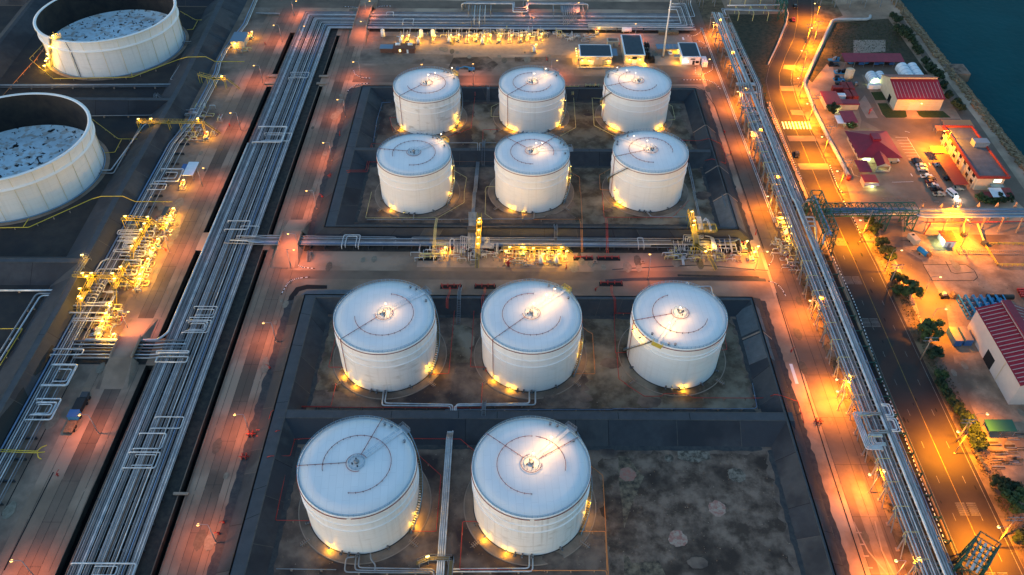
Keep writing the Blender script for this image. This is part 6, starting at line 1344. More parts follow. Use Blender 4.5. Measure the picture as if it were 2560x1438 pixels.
# ================================================================ BUILDINGS
def wall_box(b, x0, y0, x1, y1, z0, z1, m):
    b.quad((x0,y0,z0),(x1,y0,z0),(x1,y0,z1),(x0,y0,z1),m); b.quad((x1,y0,z0),(x1,y1,z0),(x1,y1,z1),(x1,y0,z1),m)
    b.quad((x1,y1,z0),(x0,y1,z0),(x0,y1,z1),(x1,y1,z1),m); b.quad((x0,y1,z0),(x0,y0,z0),(x0,y0,z1),(x0,y1,z1),m)
def flat_building(name, label, x0, y0, x1, y1, h, wm, rm, doors=(), windows=(), lamps=(), cap='white_paint', pw=260, col=COL_Y, glow='glow_yellow'):
    t = thing(name, label, 'building', ((x0+x1)/2, y0, 0)); b = MB(); wall_box(b, x0, y0, x1, y1, 0, h, wm); b.build('wall', t)
    b = MB(); b.box(x0-.3, y0-.3, h, x1+.3, y1+.3, h+.35, cap); b.box(x0+.35, y0+.35, h+.352, x1-.35, y1-.35, h+.42, rm); b.build('roof', t)
    b = MB()
    for k in range(6): b.box(x0+.9+(x1-x0-1.8)*k/5-.04, y0+.5, h+.422, x0+.9+(x1-x0-1.8)*k/5+.04, y1-.5, h+.46, rm)
    b.build('roof_seam', t)
    for x, w, hh, m in doors:
        b = MB(); b.box(x-w/2, y0-.07, .02, x+w/2, y0-.003, hh, m); d = b.build('door', t); b = MB(); b.box(x+w/2-.25, y0-.14, hh*.45, x+w/2-.12, y0-.072, hh*.5, 'steel_dark'); b.build('handle', d)
    for x, w, z, hh, m in windows:
        b = MB(); b.box(x-w/2-.1, y0-.09, z-.1, x+w/2+.1, y0-.003, z+hh+.1, 'steel_grey'); f = b.build('window', t); b = MB(); b.box(x-w/2, y0-.13, z, x+w/2, y0-.092, z+hh, m); b.build('pane', f)
    for x, z in lamps:
        b = MB(); b.box(x-.35, y0-.7, z+.12, x+.35, y0-.003, z+.24, 'steel_grey'); f = b.build('wall_lamp', t); b = MB(); b.obox(x, y0-.5, z, .8, .5, .22, 0, glow); b.build('lamp_glass', f)
        light(f, x, y0-.95, z-.15, pw, col, .25, off=OFF[t.name])
    return t
b1 = flat_building('substation', 'wide cream building with flat navy roof behind the rear central tank', 33.5, 374.0, 49.2, 386.0, 4.4, 'wall_cream', 'roof_navy', [(39.5,1.6,2.4,'white_paint'),(46,2.6,2.6,'steel_grey')], [(42,1.4,3.1,.6,'white_paint')], [(34.6,2.6),(38,2.6),(47.6,2.6)])
b = MB(); b.box(49.5, 377, 3.4, 52.4, 384.5, 3.55, 'roof_slate'); b.build('awning', b1); b = MB(); b.bar((52.2,377.2,0),(52.2,377.2,3.4),.15,'steel_grey'); b.bar((52.2,384.3,0),(52.2,384.3,3.4),.15,'steel_grey'); b.build('awning_post', b1)
for k in range(4): 
    b = MB(); b.box(32.4, 376+k*2.6, 1.2, 33.2, 377.2+k*2.6, 2.2, 'steel_grey'); f = b.build('condenser', b1)
    b = MB(); b.obox(32.0, 377.6+k*2.6, 3.0, .5, .5, .22, 0, 'glow_yellow'); b.build('lamp_glass', f); light(f, 31.7, 377.4+k*2.6, 2.7, 160, COL_Y, .25, off=OFF[b1.name])
b = MB(); b.box(32, 370.2, .3, 50, 371.4, .5, 'wall_cream'); b.rail([(32,371.4,.5),(50,371.4,.5)], 1.0, 'yellow_pipe', .1, 1.5); b.box(33.5,372.2,.03,38,373.4,.5,'joint'); b.build('loading_ramp', b1)
b2 = flat_building('substation', 'tall narrow cream building with flat navy roof beside black transformers', 55.6, 374.3, 65.4, 395.5, 5.2, 'wall_cream', 'roof_navy', [(60.5,2.2,2.6,'white_paint')], [(60.5,2.4,3.2,1.2,'glass_dark')], [(58,3.2),(63,3.2),(65.9,1.0)])
b3 = flat_building('gate_house', 'white gate house with navy roof beside the plant road', 84.2, 375.0, 93.2, 389.5, 4.0, 'tank_white', 'roof_navy', [(90.2,1.2,2.2,'roof_navy')], [(85.4,1.0,1.2,.9,'glow_green'),(87.2,1.0,1.2,.9,'glow_green'),(89.6,2.2,2.7,.5,'roof_navy'),(92,1.6,.8,1.2,'glass_dark')])
b = MB(); b.box(80.8, 377.5, 2.6, 83.8, 380.5, 2.75, 'roof_slate'); b.build('awning', b3); light(b3, 85.5, 373.8, 2.2, 45, (.9,1,.8), .3)
flat_building('cabin', 'small beige cabin left of the tall navy roofed building', 48.8, 393.4, 54.4, 397, 2.6, 'wall_cream', 'concrete_dark', [(52,.9,2,'steel_grey')], cap='wall_cream')
for k, (x, y) in enumerate(((67.6,391.5),(67.0,381.5),(68.6,377.5),(66.9,385.5))):
    t = thing('transformer', ['black transformer farthest along the tall navy roofed building','black transformer in the middle beside the tall navy roofed building','black transformer nearest the corner of the tall navy roofed building','small black transformer set against the tall navy roofed building'][k], 'transformer', (x,y,0), 'black transformers')
    b = MB(); b.box(x-.2, y-1.5, .2, x+2.4, y+1.5, 2.4, 'black_steel'); b.box(x-.5,y-1.8,0,x+2.7,y+1.8,.2,'concrete_dark'); b.build('tank', t)
    for j in range(2): b = MB(); b.tube([(x+.3+j*1.2,y-1.3,2.9),(x+.3+j*1.2,y+1.3,2.9)], .42, 'black_steel', 10); b.build('radiator', t)
t = thing('brick_hut', 'low brick hut with white tanks on its roof below the far left bridge', 'hut', (-58,388,0))
a = Z(2, 1035, 400, 0); b = MB(); wall_box(b, a[0]-.2, a[1], a[0]+10.5, a[1]+5, 0, 2.6, 'brick'); b.build('wall', t); b = MB(); b.box(a[0]-.5, a[1]-.3, 2.6, a[0]+10.8, a[1]+5.3, 2.8, 'brick'); b.build('roof', t)
b = MB(); wall_box(b, a[0]-7, a[1]+.5, a[0]-.4, a[1]+4.5, 0, 2.3, 'brick'); b.box(a[0]-7.3, a[1]+.2, 2.3, a[0]-.5, a[1]+4.8, 2.5, 'roof_slate'); b.build('annex', t)
for k in range(2): b = MB(); b.tube([(a[0]+.6+k*6.3,a[1]+3,3.5),(a[0]+3+k*6.3,a[1]+3,3.5)], .7, 'tank_white', 10); b.build('water_tank', t)
b = MB(); b.box(a[0]+2.6, a[1]-.06, .9, a[0]+3.5, a[1]-.004, 2.1, 'glow_yellow'); b.build('window', t); b = MB(); b.box(a[0]+6.4, a[1]-.06, .1, a[0]+7.3, a[1]-.004, 2.1, 'white_paint'); b.build('door', t)
a = Z(2, 950, 300, 0)
for k in range(3):
    t = thing('silo', ['white silo nearest the brick hut','tall lit white silo behind the brick hut','white silo right of the others above the brick hut'][k], 'silo', (a[0]+5+k*8, a[1], 0), 'silos above the brick hut'); x = a[0]+(20,26,0)[k]; y = a[1]+2
    b = MB(); b.cyl(x, y, 1.0, 4.6, 1.0, 'tank_white', 14); b.build('body', t); b = MB(); b.cyl(x, y, 4.6, 5.3, 1.0, 'tank_white', 14, .2); b.build('cap', t)
    for j in range(3): b = MB(); aa = 2.1*j; b.bar((x+.8*math.cos(aa),y+.8*math.sin(aa),0),(x+.8*math.cos(aa),y+.8*math.sin(aa),1.2),.2,'steel_grey'); b.build('leg', t)
# tall mast
p = Z(3, 1130, 425, 0); t = thing('mast', 'very tall slim white mast between the carport and the navy roofed building', 'mast', (p[0],p[1],0)); b = MB(); b.cyl(p[0],p[1],0,.5,1.0,'concrete',14); b.build('base', t)
b = MB(); b.cyl(p[0],p[1],.5,44,.50,'tank_white',14,.22); b.build('pole', t); b = MB(); b.cyl(p[0],p[1],44,45,.08,'steel_grey',8); b.build('tip', t)
def canopy(name, label, x0, y0, x1, y1, h, m, pitch=0.0, posts=True, loc=None, legm='steel_grey', cat='canopy', slant='y'):
    t = thing(name, label, cat, ((x0+x1)/2, (y0+y1)/2, 0)); b = MB(); ex = .25
    zs = (h, h, h+pitch, h+pitch) if slant == 'y' else (h, h+pitch, h+pitch, h)
    P = [(x0-ex,y0-ex,zs[0]),(x1+ex,y0-ex,zs[1]),(x1+ex,y1+ex,zs[2]),(x0-ex,y1+ex,zs[3])]; Q = [(a, c, d-.14) for a, c, d in P]; k = len(b.v); b.v += P+Q
    for f in ((0,1,2,3),(7,6,5,4),(4,5,1,0),(5,6,2,1),(6,7,3,2),(7,4,0,3)): b.face([k+i for i in f], m)
    b.build('roof', t)
    if posts:
        nx, ny = max(1, round((x1-x0)/5)), max(1, round((y1-y0)/5))
        for i in range(nx+1):
            for j in (0, ny): x, y = x0+(x1-x0)*i/nx, y0+(y1-y0)*j/ny; b = MB(); b.bar((x,y,0),(x,y,h-.12+(pitch if (j and slant == 'y') else 0)),.14,legm); b.build('post', t)
    return t
a, c = Z(3, 1090, 368, 2.6), Z(3, 1240, 332, 2.6); cpt = canopy('carport', 'long grey roofed carport lit yellow from beneath beside the mast', a[0], a[1]+.5, c[0], c[1], 2.6, 'roof_slate'); light(cpt, (a[0]+c[0])/2+4, a[1]+1.5, 2.2, 420, COL_Y, .3)
light(b3, 82.3, 376.3, 1.8, 300, COL_Y, .3)
b = MB(); b.obox((a[0]+c[0])/2+4, a[1]+1.5, 2.38, .8, .5, .1, 0, 'glow_yellow'); b.build('lamp_glass', cpt)
b = MB(); 
for k in range(3): b.box(a[0]+6+k*2, a[1]+.8, 2.62, a[0]+6.5+k*2, c[1]-.3, 2.66, 'skylight')
b.build('skylight', cpt)
# small pump house top left
p, q = Z(1, 1735, 360, 0), Z(1, 1825, 362, 0); ph = thing('pump_house', 'small grey pump house with a lit front at the far end of the left bank', 'hut', (p[0],p[1],0)); b = MB(); wall_box(b, p[0], p[1], q[0]+.6, p[1]+10, 0, 3.6, 'wall_cream'); b.build('wall', ph)
b = MB(); b.box(p[0]-.3,p[1]-.3,3.6,q[0]+.9,p[1]+10.3,3.8,'roof_slate'); b.build('roof', ph)
b = MB(); b.box(p[0]+1.8,p[1]-.5,2.6,p[0]+2.9,p[1]-.1,2.85,'glow_yellow'); b.build('lamp_glass', ph); light(ph, p[0]+2.3,p[1]-.9,2.3,240,COL_Y,.3)
b = MB(); b.box(p[0]+.8,p[1]-.06,.02,p[0]+1.9,p[1]-.004,2.1,'white_paint'); b.build('door', ph)
a, c = Z(1, 1370, 1310, 3.2), Z(1, 1500, 1215, 3.2); canopy('canopy', 'pale blue-grey canopy over equipment beside the left road', a[0], a[1], c[0]-.8, c[1], 3.2, 'canvas')
a, c = Z(1, 1355, 1270, 2.6), Z(1, 1400, 1230, 2.6); canopy('canopy', 'small deep blue canopy beside the pale one', a[0], a[1], c[0], c[1], 2.6, 'roof_blue')
a, c = Z(5, 1210, 170, 2.8), Z(5, 1285, 112, 2.8); canopy('canopy', 'small navy canopy at the top of the left yellow yard', a[0], a[1], c[0]-1, c[1], 2.8, 'roof_navy')
a, c = Z(5, 708, 1065, 2.4), Z(5, 758, 1022, 2.4); canopy('canopy', 'small grey canopy in the lower left yellow yard', a[0], a[1], c[0], c[1], 2.4, 'roof_slate')
def gable(name, label, x0, y0, x1, y1, eave, ridge, wm, rm, axis='y', strips=0, monitor=None, cat='building', over=.4):
    """pitched building, ridge along the axis"""
    t = thing(name, label, cat, ((x0+x1)/2, (y0+y1)/2, 0)); b = MB(); wall_box(b, x0, y0, x1, y1, 0, eave, wm)
    xm, ym = (x0+x1)/2, (y0+y1)/2
    if axis == 'y':
        b.tri((x0,y0,eave),(x1,y0,eave),(xm,y0,ridge),wm); b.tri((x1,y1,eave),(x0,y1,eave),(xm,y1,ridge),wm)
    else:
        b.tri((x0,y1,eave),(x0,y0,eave),(x0,ym,ridge),wm); b.tri((x1,y0,eave),(x1,y1,eave),(x1,ym,ridge),wm)
    b.build('wall', t); s = (ridge-eave)
    for sg in (-1, 1):
        b = MB()
        if axis == 'y':
            xe = x0-over if sg < 0 else x1+over; ze = eave-s*over/(xm-x0)+.06; A = [(xe,y0-over,ze),(xm,y0-over,ridge+.06),(xm,y1+over,ridge+.06),(xe,y1+over,ze)]
        else:
            ye = y0-over if sg < 0 else y1+over; ze = eave-s*over/(ym-y0)+.06; A = [(x0-over,ye,ze),(x1+over,ye,ze),(x1+over,ym,ridge+.06),(x0-over,ym,ridge+.06)]
        Q = [(p[0],p[1],p[2]-.12) for p in A]; k = len(b.v); b.v += A+Q
        for f in ((0,1,2,3),(7,6,5,4),(4,5,1,0),(5,6,2,1),(6,7,3,2),(7,4,0,3)): b.face([k+i for i in f], rm)
        # standing seams
        n = int((y1-y0 if axis == 'y' else x1-x0)/1.1)
        for i in range(n):
            f = (i+.5)/n
            if axis == 'y': y = y0+(y1-y0)*f; b.bar((xe,y,ze+.04),(xm-.1*sg*-1,y,ridge+.1),.07,rm)
            else: x = x0+(x1-x0)*f; b.bar((x,ye,ze+.04),(x,ym,ridge+.1),.07,rm)
        rf = b.build('roof', t)
        for i in range(strips):
            f = (i+.6)/strips; b = MB()
            if axis == 'y': y = y0+(y1-y0)*f; g = lambda u: (xe+(xm-xe)*u, y, ze+(ridge+.06-ze)*u+.07)
            else: x = x0+(x1-x0)*f; g = lambda u: (x, ye+(ym-ye)*u, ze+(ridge+.06-ze)*u+.07)
            b.bar(g(.03), g(.82), .30, 'skylight', .06); b.build('skylight', rf)
    return t
wh = gable('warehouse', 'big pale pink warehouse with maroon roof and long skylights at the right edge', 154.0, 160.5, 170.5, 193.0, 9.5, 12.6, 'wall_pinkish', 'roof_maroon', 'y', 20)
b = MB(); b.box(160.9,160.3,12.5,163.6,193.3,13.3,'roof_maroon'); b.bar((160.8,160.2,12.75),(160.8,193.4,12.75),.35,'skylight'); b.build('ridge_vent', wh)
b = MB(); b.box(153.93, 174.5, .02, 153.996, 179.5, 4.6, 'joint'); b.build('door', wh)
b = MB(); b.bar((153.7,161,9.2),(153.7,192.6,9.2),.3,'wall_pinkish'); b.bar((153.8,170.2,9.2),(153.8,170.2,.1),.16,'wall_cream'); b.build('gutter', wh)
hs = Z(4, 940, 825, 0); he = Z(4, 1285, 828, 0)
hx0, hx1, hy = hs[0], he[0], hs[1]
hl = thing('workshop_hall', 'workshop hall with maroon striped roof and orange lit front beside the lawns', 'building', ((hx0+hx1)/2, hy, 0)); D = 22
b = MB(); wall_box(b, hx0, hy, hx1, hy+D, 0, 6.0, 'wall_cream')
for xx, o in ((hx0,1),(hx1,0)):
    P = [(xx,hy,6),(xx,hy+D*.56,9.2),(xx,hy+D*.56,10.2),(xx,hy+D,6)]; k = len(b.v); b.v += P; b.face([k,k+1,k+2,k+3], 'wall_cream')
for k in range(4): b.bar((hx0,hy-.03,1.2+k*1.2),(hx1,hy-.03,1.2+k*1.2),.05,'wall_pinkish')
b.quad((hx0-.3,hy+D*.56-.02,9.15),(hx1+.3,hy+D*.56-.02,9.15),(hx1+.3,hy+D*.56-.02,10.3),(hx0-.3,hy+D*.56-.02,10.3),'wall_cream'); b.build('wall', hl)
for (y0, z0, y1, z1) in ((hy-.5,5.95,hy+D*.56-.05,9.2),(hy+D*.56-.6,10.32,hy+D+.5,5.9)):
    b = MB(); b.quad((hx0-.5,y0,z0),(hx1+.5,y0,z0),(hx1+.5,y1,z1),(hx0-.5,y1,z1),'roof_maroon'); b.quad((hx0-.5,y0,z0-.12),(hx0-.5,y1,z1-.12),(hx1+.5,y1,z1-.12),(hx1+.5,y0,z0-.12),'roof_maroon'); b.quad((hx0-.5,y0,z0-.12),(hx1+.5,y0,z0-.12),(hx1+.5,y0,z0),(hx0-.5,y0,z0),'roof_maroon')
    rf = b.build('roof', hl)
    for k in range(13):
        x = hx0+.5+(hx1-hx0-1)*k/12; b = MB(); f = .08, .85; b.bar((x,y0+(y1-y0)*f[0],z0+(z1-z0)*f[0]+.06),(x,y0+(y1-y0)*f[1],z0+(z1-z0)*f[1]+.06),.22,'skylight',.05); b.build('skylight', rf)
dx = Z(4, 1040, 825, 0)[0]; b = MB(); b.box(dx, hy-.1, .02, dx+5.0, hy-.035, 4.2, 'wall_pinkish'); b.build('roller_door', hl)
b = MB(); b.box(hx0-.1, hy+6, .02, hx0-.004, hy+9, 3.4, 'glass_dark'); b.build('side_door', hl)
light(hl, dx+2, hy-6.5, 7.0, 1500, COL_A, .4)  # flood lamp and its fixture added to wash the hall front orange
b = MB(); b.obox(dx+2, hy-6.5, 7.3, .8, .4, .16, 0, 'glow_amber'); b.bar((dx+2, hy-6.5, 7.4),(dx+2,hy,5.8),.1,'steel_grey'); b.build('added_flood_lamp', hl)
# office with red edged flat roof
of = thing('office_building', 'long cream office with dark flat roof edged in red near the sea', 'building', (193, 271, 0)); ox0, oy0, ox1, oy1 = 188.2, 271.6, 199.0, 307.6
b = MB(); wall_box(b, ox0, oy0, ox1, oy1, 0, 6.3, 'wall_cream'); b.build('wall', of)
b = MB(); b.prism([(ox0-1.1,oy0-1.1),(ox1+1.0,oy0-1.1),(ox1+1.0,oy1+.9),(ox0-1.1,oy1+.9)], 6.3, 6.5, 'red_dark')
for x0, y0, x1, y1 in ((ox0-1.1,oy0-1.1,ox0-.5,oy1+.9),(ox1+.4,oy0-1.1,ox1+1.0,oy1+.9),(ox0-.5,oy0-1.1,ox1+.4,oy0-.5),(ox0-.5,oy1+.3,ox1+.4,oy1+.9)): b.box(x0,y0,6.5,x1,y1,7.5,'red_dark')
b.box(ox0-.5,oy0-.5,6.5,ox1+.4,oy1+.3,6.62,'roof_grey'); b.build('roof', of)
a = Z('i', 1130, 375, 6.6); b = MB(); b.box(a[0], a[1]-2.0, 6.65, a[0]+6.2, a[1]+1.6, 9.0, 'steel_grey'); b.build('rooftop_unit', of)
for k in range(3): b = MB(); b.box(a[0]+.3+k*2, a[1]-2.08, 7.0, a[0]+2.0+k*2, a[1]-2.004, 8.7, 'roof_slate'); b.build('louvre', of)
for k in range(8):
    y = oy0+2.2+k*4.5
    for z in (1.0, 3.9):
        if k % 3 == 2 and z < 2: continue
        b = MB(); b.box(ox0-.09,y,z,ox0-.004,y+2.6,z+1.5,'glass_dark'); b.build('window', of)
    b = MB(); b.bar((ox0-.75,y-1.0,0),(ox0-.75,y-1.0,6.3),.35,'wall_cream'); b.build('column', of)
b = MB(); b.box(ox0+6.6,oy0-.09,3.9,ox0+9.6,oy0-.004,5.3,'glow_green'); b.build('window', of)
b = MB(); b.box(ox0+5.5,oy0-2.2,2.9,ox1-.2,oy0-.1,3.05,'roof_slate'); b.build('porch_roof', of)
# hip roofed house with porch
hp = thing('hip_roof_house', 'house with wide maroon hip roof and front porch in the office yard', 'building', (155,290,0)); E4 = 3.4
b = MB(); wall_box(b, 147.4, 290.5, 163.2, 308.6, 0, E4, 'wall_cream'); b.build('wall', hp)
b = MB(); c4 = [(145.9,289.0,E4),(164.4,289.0,E4),(164.4,310.0,E4),(145.9,310.0,E4)]; r1, r2 = (155.2,301,6.6), (155.2,298.5,6.6); k = len(b.v); b.v += c4+[r1, r2]
for f in ((0,1,5),(1,2,4,5),(2,3,4),(3,0,5,4)): b.face([k+i for i in f], 'roof_maroon')
b.quad(*[(p[0],p[1],E4-.03) for p in c4[::-1]], 'roof_maroon'); rf = b.build('roof', hp)
b = MB(); b.box(153.6,297.5,6.3,157.0,302.3,7.2,'roof_maroon'); b.build('ridge_vent', rf)
b = MB(); px0, px1, py = 152.0, 158.0, 283.6
b.quad((px0,py,2.9),((px0+px1)/2,py,4.3),((px0+px1)/2,292,5.2),(px0,290,3.4),'roof_maroon'); b.quad(((px0+px1)/2,py,4.3),(px1,py,2.9),(px1,290,3.4),((px0+px1)/2,292,5.2),'roof_maroon'); b.tri((px0,py,2.9),(px1,py,2.9),((px0+px1)/2,py,4.3),'wall_cream'); b.build('porch_roof', hp)
for x in (px0+.3, px1-.3): b = MB(); b.bar((x,py+.3,0),(x,py+.3,2.9),.45,'wall_cream'); b.build('porch_post', hp)
b = MB(); b.box(px0+.6,py+.1,0,px1-.6,py+.3,.9,'wall_cream'); b.build('porch_wall', hp)
b = MB(); b.box(148.5,290.4,1.0,151.5,290.496,2.3,'glow_green'); b.build('window', hp); light(hp, 150,288.6,2.2,200,COL_G,.3)
b = MB(); b.box(159,308.65,1,161,308.75,2.4,'glow_green'); b.build('window', hp); light(hp, 158,311.8,2.4,130,COL_G,.3); light(hp, 154.8,285.5,2.3,60,COL_G,.3)
for k in range(4): b = MB(); b.box(147.3,292+k*4,1,147.396,294+k*4,2.3,'glass_dark'); b.build('window', hp)
def zc(n, P, h): q = [Z(n, *p, h) for p in P]; return min(p[0] for p in q), min(p[1] for p in q), max(p[0] for p in q), max(p[1] for p in q)
def zcan(n, p, q, h, m, label, pitch=.4, **k):
    a, c = Z(n, *p, h), Z(n, *q, h); return canopy('canopy', label, min(a[0],c[0]), min(a[1],c[1]), max(a[0],c[0]), max(a[1],c[1]), h, m, pitch, **k)
zcan('i', (850,1010), (805,548), 2.7, 'red_dark', 'long red carport roof in front of the office') if 0 else canopy('carport', 'long red carport roof in front of the office', 179.6, 271.6, 184.9, 292.6, 2.7, 'red_dark', .3, slant='x')
zcan('i', (560,488), (700,408), 2.6, 'orange_paint', 'small orange lit canopy between the parking bays and the office')
zcan('i', (750,100), (1100,12), 2.8, 'orange_paint', 'long orange red canopy beyond the office corner', .3); zcan('i', (620,150), (790,100), 2.6, 'orange_paint', 'low orange canopy beside the very bright lamp')
zcan(4, (690,1285), (735,1208), 2.7, 'roof_maroon', 'maroon carport roof beside the hip roofed house'); zcan('i', (1340,1150), (1395,1092), 2.5, 'red_dark', 'small red canopy right of the bright shrubs')
zcan('i', (1465,1148), (1555,1032), 3.0, 'canvas', 'white canopy near the bottom right of the office'); zcan('i', (1620,1140), (1690,1035), 2.8, 'red_dark', 'red canopy right of the white one'); zcan(4, (580,460), (985,412), 3.2, 'roof_maroon', 'long maroon shed roof over parked blue machines', .8)
zcan(12, (1662,355), (1820,283), 3.0, 'green_steel', 'dark green canopy beside the scrap yard'); zcan('k', (690,425), (785,360), 2.6, 'red_dark', 'red lean-to behind the small red roofed hut')
gt = zcan('h', (310,870), (420,718), 3.2, 'roof_maroon', 'maroon canopy glowing green beneath in the yard beside the road'); light(gt, *Z('h', 380, 900, 1.8), 260, COL_G, .3)
b = MB(); q = Z('h', 390, 890, 2.2); b.obox(q[0],q[1],2.3,1.6,.5,.2,0,'glow_green'); b.build('lamp_glass', gt)
zcan('h', (215,885), (270,785), 2.8, 'canvas', 'white canopy joined to the left of the maroon one')
flat_building('store', 'long low maroon roofed store with a cream end wall', *[v for v in (Z('h',200,735,0)[0], Z('h',200,735,0)[1]+3, Z('h',530,735,0)[0], Z('h',200,735,0)[1]+7)], 2.6, 'wall_cream', 'roof_maroon', cap='roof_maroon')
q = Z('h', 50, 690, 0); rs = flat_building('guard_hut', 'bright red roofed hut lit by white lamps at the yard edge', q[0]-1, q[1], q[0]+6, q[1]+11, 3.0, 'wall_cream', 'red_paint', [(q[0]+2,1,2,'white_paint')], cap='red_paint'); light(rs, *Z('h', 150, 515, 2.8), 330, COL_G, .3); light(rs, *Z('h', 200, 650, 1.6), 240, COL_G, .3)
b = MB(); g2 = Z('h', 132, 518, 2.9); b.obox(*g2, 1.6, .8, .3, .3, 'glow_green'); g2 = Z('h', 198, 648, 1.7); b.obox(*g2, 1.6, .8, .3, .3, 'glow_green'); b.build('lamp_glass', rs)
q = Z('j', 620, 715, 0); fr2 = flat_building('guard_hut', 'small red roofed kiosk with cream awning near the end of the white pipe', q[0], q[1], q[0]+5.2, q[1]+4.5, 2.8, 'wall_cream', 'red_paint', [(q[0]+3.6,.9,2,'glow_green')], [(q[0]+1,1,1,1,'glass_dark')], cap='red_paint')
b = MB(); b.box(q[0]-.2,q[1]-1.8,2.3,q[0]+5.4,q[1]-.32,2.45,'wall_pinkish'); b.build('awning', fr2); light(fr2, q[0]+3, q[1]-1, 1.8, 90, COL_G, .3)
q = Z('k', 700, 590, 0); fr3 = flat_building('hut', 'small white hut with red roof lit green-white at its left side', q[0], q[1], q[0]+4.0, q[1]+5.5, 3.0, 'tank_white', 'red_paint', [(q[0]+2,.9,2,'steel_grey')], cap='red_paint'); light(fr3, q[0]-1.0, q[1]+1.5, 2.4, 300, COL_G, .3)
b = MB(); b.obox(q[0]-.8, q[1]+1.6, 2.7, .7, .7, .3, 0, 'glow_green'); b.build('lamp_glass', fr3)
# vaulted shelters
def vault(label, n, p, q, w, h, axis='y', lit=True):
    a, c = Z(n, *p, 0), Z(n, *q, 0); t = thing('vaulted_shelter', label, 'shelter', (a[0],a[1],0), 'white vaulted shelters')
    b = MB(); N = 12; L0, L1 = (min(a[1],c[1]), max(a[1],c[1])) if axis == 'y' else (min(a[0],c[0]), max(a[0],c[0])); cc = (a[0]+c[0])/2 if axis == 'y' else (a[1]+c[1])/2
    pr = [(-w/2*math.cos(math.pi*i/N), h*.35+h*.65*math.sin(math.pi*i/N)) for i in range(N+1)]; pr = [(-w/2, 0)]+pr+[(w/2, 0)]
    f = (lambda u, l, z: (cc+u, l, z)) if axis == 'y' else (lambda u, l, z: (l, cc+u, z))
    for (u0, z0), (u1, z1) in zip(pr[:-1], pr[1:]): b.quad(f(u0,L0,z0), f(u1,L0,z1), f(u1,L1,z1), f(u0,L1,z0), 'canvas')
    for l in (L0, L1): k = len(b.v); b.v += [f(u,l,z) for u, z in pr]; b.face(list(range(k, k+len(pr))), 'canvas')
    b.build('cover', t)
    for i in range(5):
        l = L0+(L1-L0)*i/4; b = MB(); b.tube([f(u*1.01, l, z*1.01) for u, z in pr], .06, 'steel_grey', 4); b.build('hoop', t)
    if lit:
        e = f(0, L0-1.2, 1.4); light(t, *e, 130, COL_G, .3)
        b = MB(); b.obox(e[0], e[1]+.9, 2.0, .8, .2, .2, 0, 'glow_green'); b.build('lamp_glass', t)
    return t
vault('left one of the two small white vaulted shelters', 'h', (740,300), (690,190), 4.6, 3.2); vault('right one of the two small white vaulted shelters', 'h', (865,303), (815,190), 4.6, 3.2)
vault('white vaulted shelter lying crosswise behind the hall', 'h', (925,245), (1140,245), 3.6, 2.8, 'x'); vault('left one of the two long white vaulted shelters', 'h', (1265,275), (1150,80), 5.4, 3.8); vault('right one of the two long white vaulted shelters', 'h', (1415,275), (1300,80), 5.4, 3.8)
# containers
def container_proto(m, top=None):
    t = thing('container', 'container', 'container'); b = MB(); b.box(-1.22,-3.05,.1,1.22,3.05,2.6,m)
    for k in range(24): y = -2.9+k*.252; b.box(-1.26,y,.3,-1.222,y+.12,2.45,m); b.box(1.222,y,.3,1.26,y+.12,2.45,m)
    for k in range(12): b.box(-1.1,-2.95+k*.5,2.602,1.1,-2.75+k*.5,2.64,top or m)
    if top: b.box(-1.24,-3.06,2.601,1.24,3.06,2.63,top)
    b.build('body', t)
    for s in (-1,1): b = MB(); b.box(s*.6-.56,-3.12,.2,s*.6+.56,-3.052,2.5,m); b.build('door', t)
    return t
CR, CW, CN = container_proto('container_red'), container_proto('tank_white'), container_proto('roof_blue', 'concrete')
for pr, n, x, y, rz, s, lab in ((CR,'h',360,550,0,1.0,'red container at the near left of the red stack'),(CR,'h',455,550,0,1.0,'red container at the near right of the red stack'),(CR,'h',310,430,0,1.0,'red container behind, on the left'),(CR,'h',400,430,0,1.0,'red container behind, on the right'),(CR,'h',230,450,90,1.0,'rust red container lying crosswise'),
      (CW,'h',225,570,90,1.0,'white container with a glassy lid beside the red ones'),(CW,'h',750,405,90,.8,'small white container below the left vaulted shelter'),(CW,'h',850,400,90,.8,'small white container below the right vaulted shelter'),(CN,'l',560,1140,0,1.05,'pale topped navy truck box on the left'),(CN,'l',765,1130,0,1.05,'pale topped navy truck box on the right, beside the warehouse'),(CW,3,1440,500,0,1.05,'white van body beside the gate house')):
    p = Z(n, x, y, 0); place(pr, USED, p[0], p[1]+2.5, 0, R(rz), lab, 'containers in the eastern yards', s)
for k, x in enumerate((1120,1170,1220)):
    p = Z(3, x, 258, 0); t = thing('crate', 'wooden crate beside the red bar, %s from the mast' % ORD[k], 'crate', (p[0],p[1],0), 'crates beside the far bank'); b = MB(); b.box(p[0]-1.6,p[1]-1,0,p[0]+1.6,p[1]+1,1.6,'wood'); b.build('box', t); b = MB(); b.box(p[0]-1.7,p[1]-1.1,1.6,p[0]+1.7,p[1]+1.1,1.7,'wood'); b.build('lid', t)
p = Z(3, 850, 245, 0); t = thing('storage_vessel', 'small round topped vessel behind the tall navy roofed building', 'vessel', (p[0],p[1],0)); b = MB(); b.tube([(p[0]-2,p[1],1.7),(p[0]+3,p[1],1.7)], 1.1, 'tank_white', 14); b.build('body', t)
for s in (-1,2): b = MB(); b.box(p[0]+s-.2,p[1]-.8,0,p[0]+s+.2,p[1]+.8,.9,'concrete'); b.build('saddle', t)
p = Z('h', 375, 255, 0); t = thing('water_tank', 'beige cylindrical water tank in the machine yard', 'tank', (p[0],p[1],0)); b = MB(); b.cyl(p[0],p[1]+2,0,5,2.1,'wall_cream',20); b.build('body', t); b = MB(); b.cyl(p[0],p[1]+2,5,5.6,2.15,'wall_cream',20,.5); b.build('lid', t)
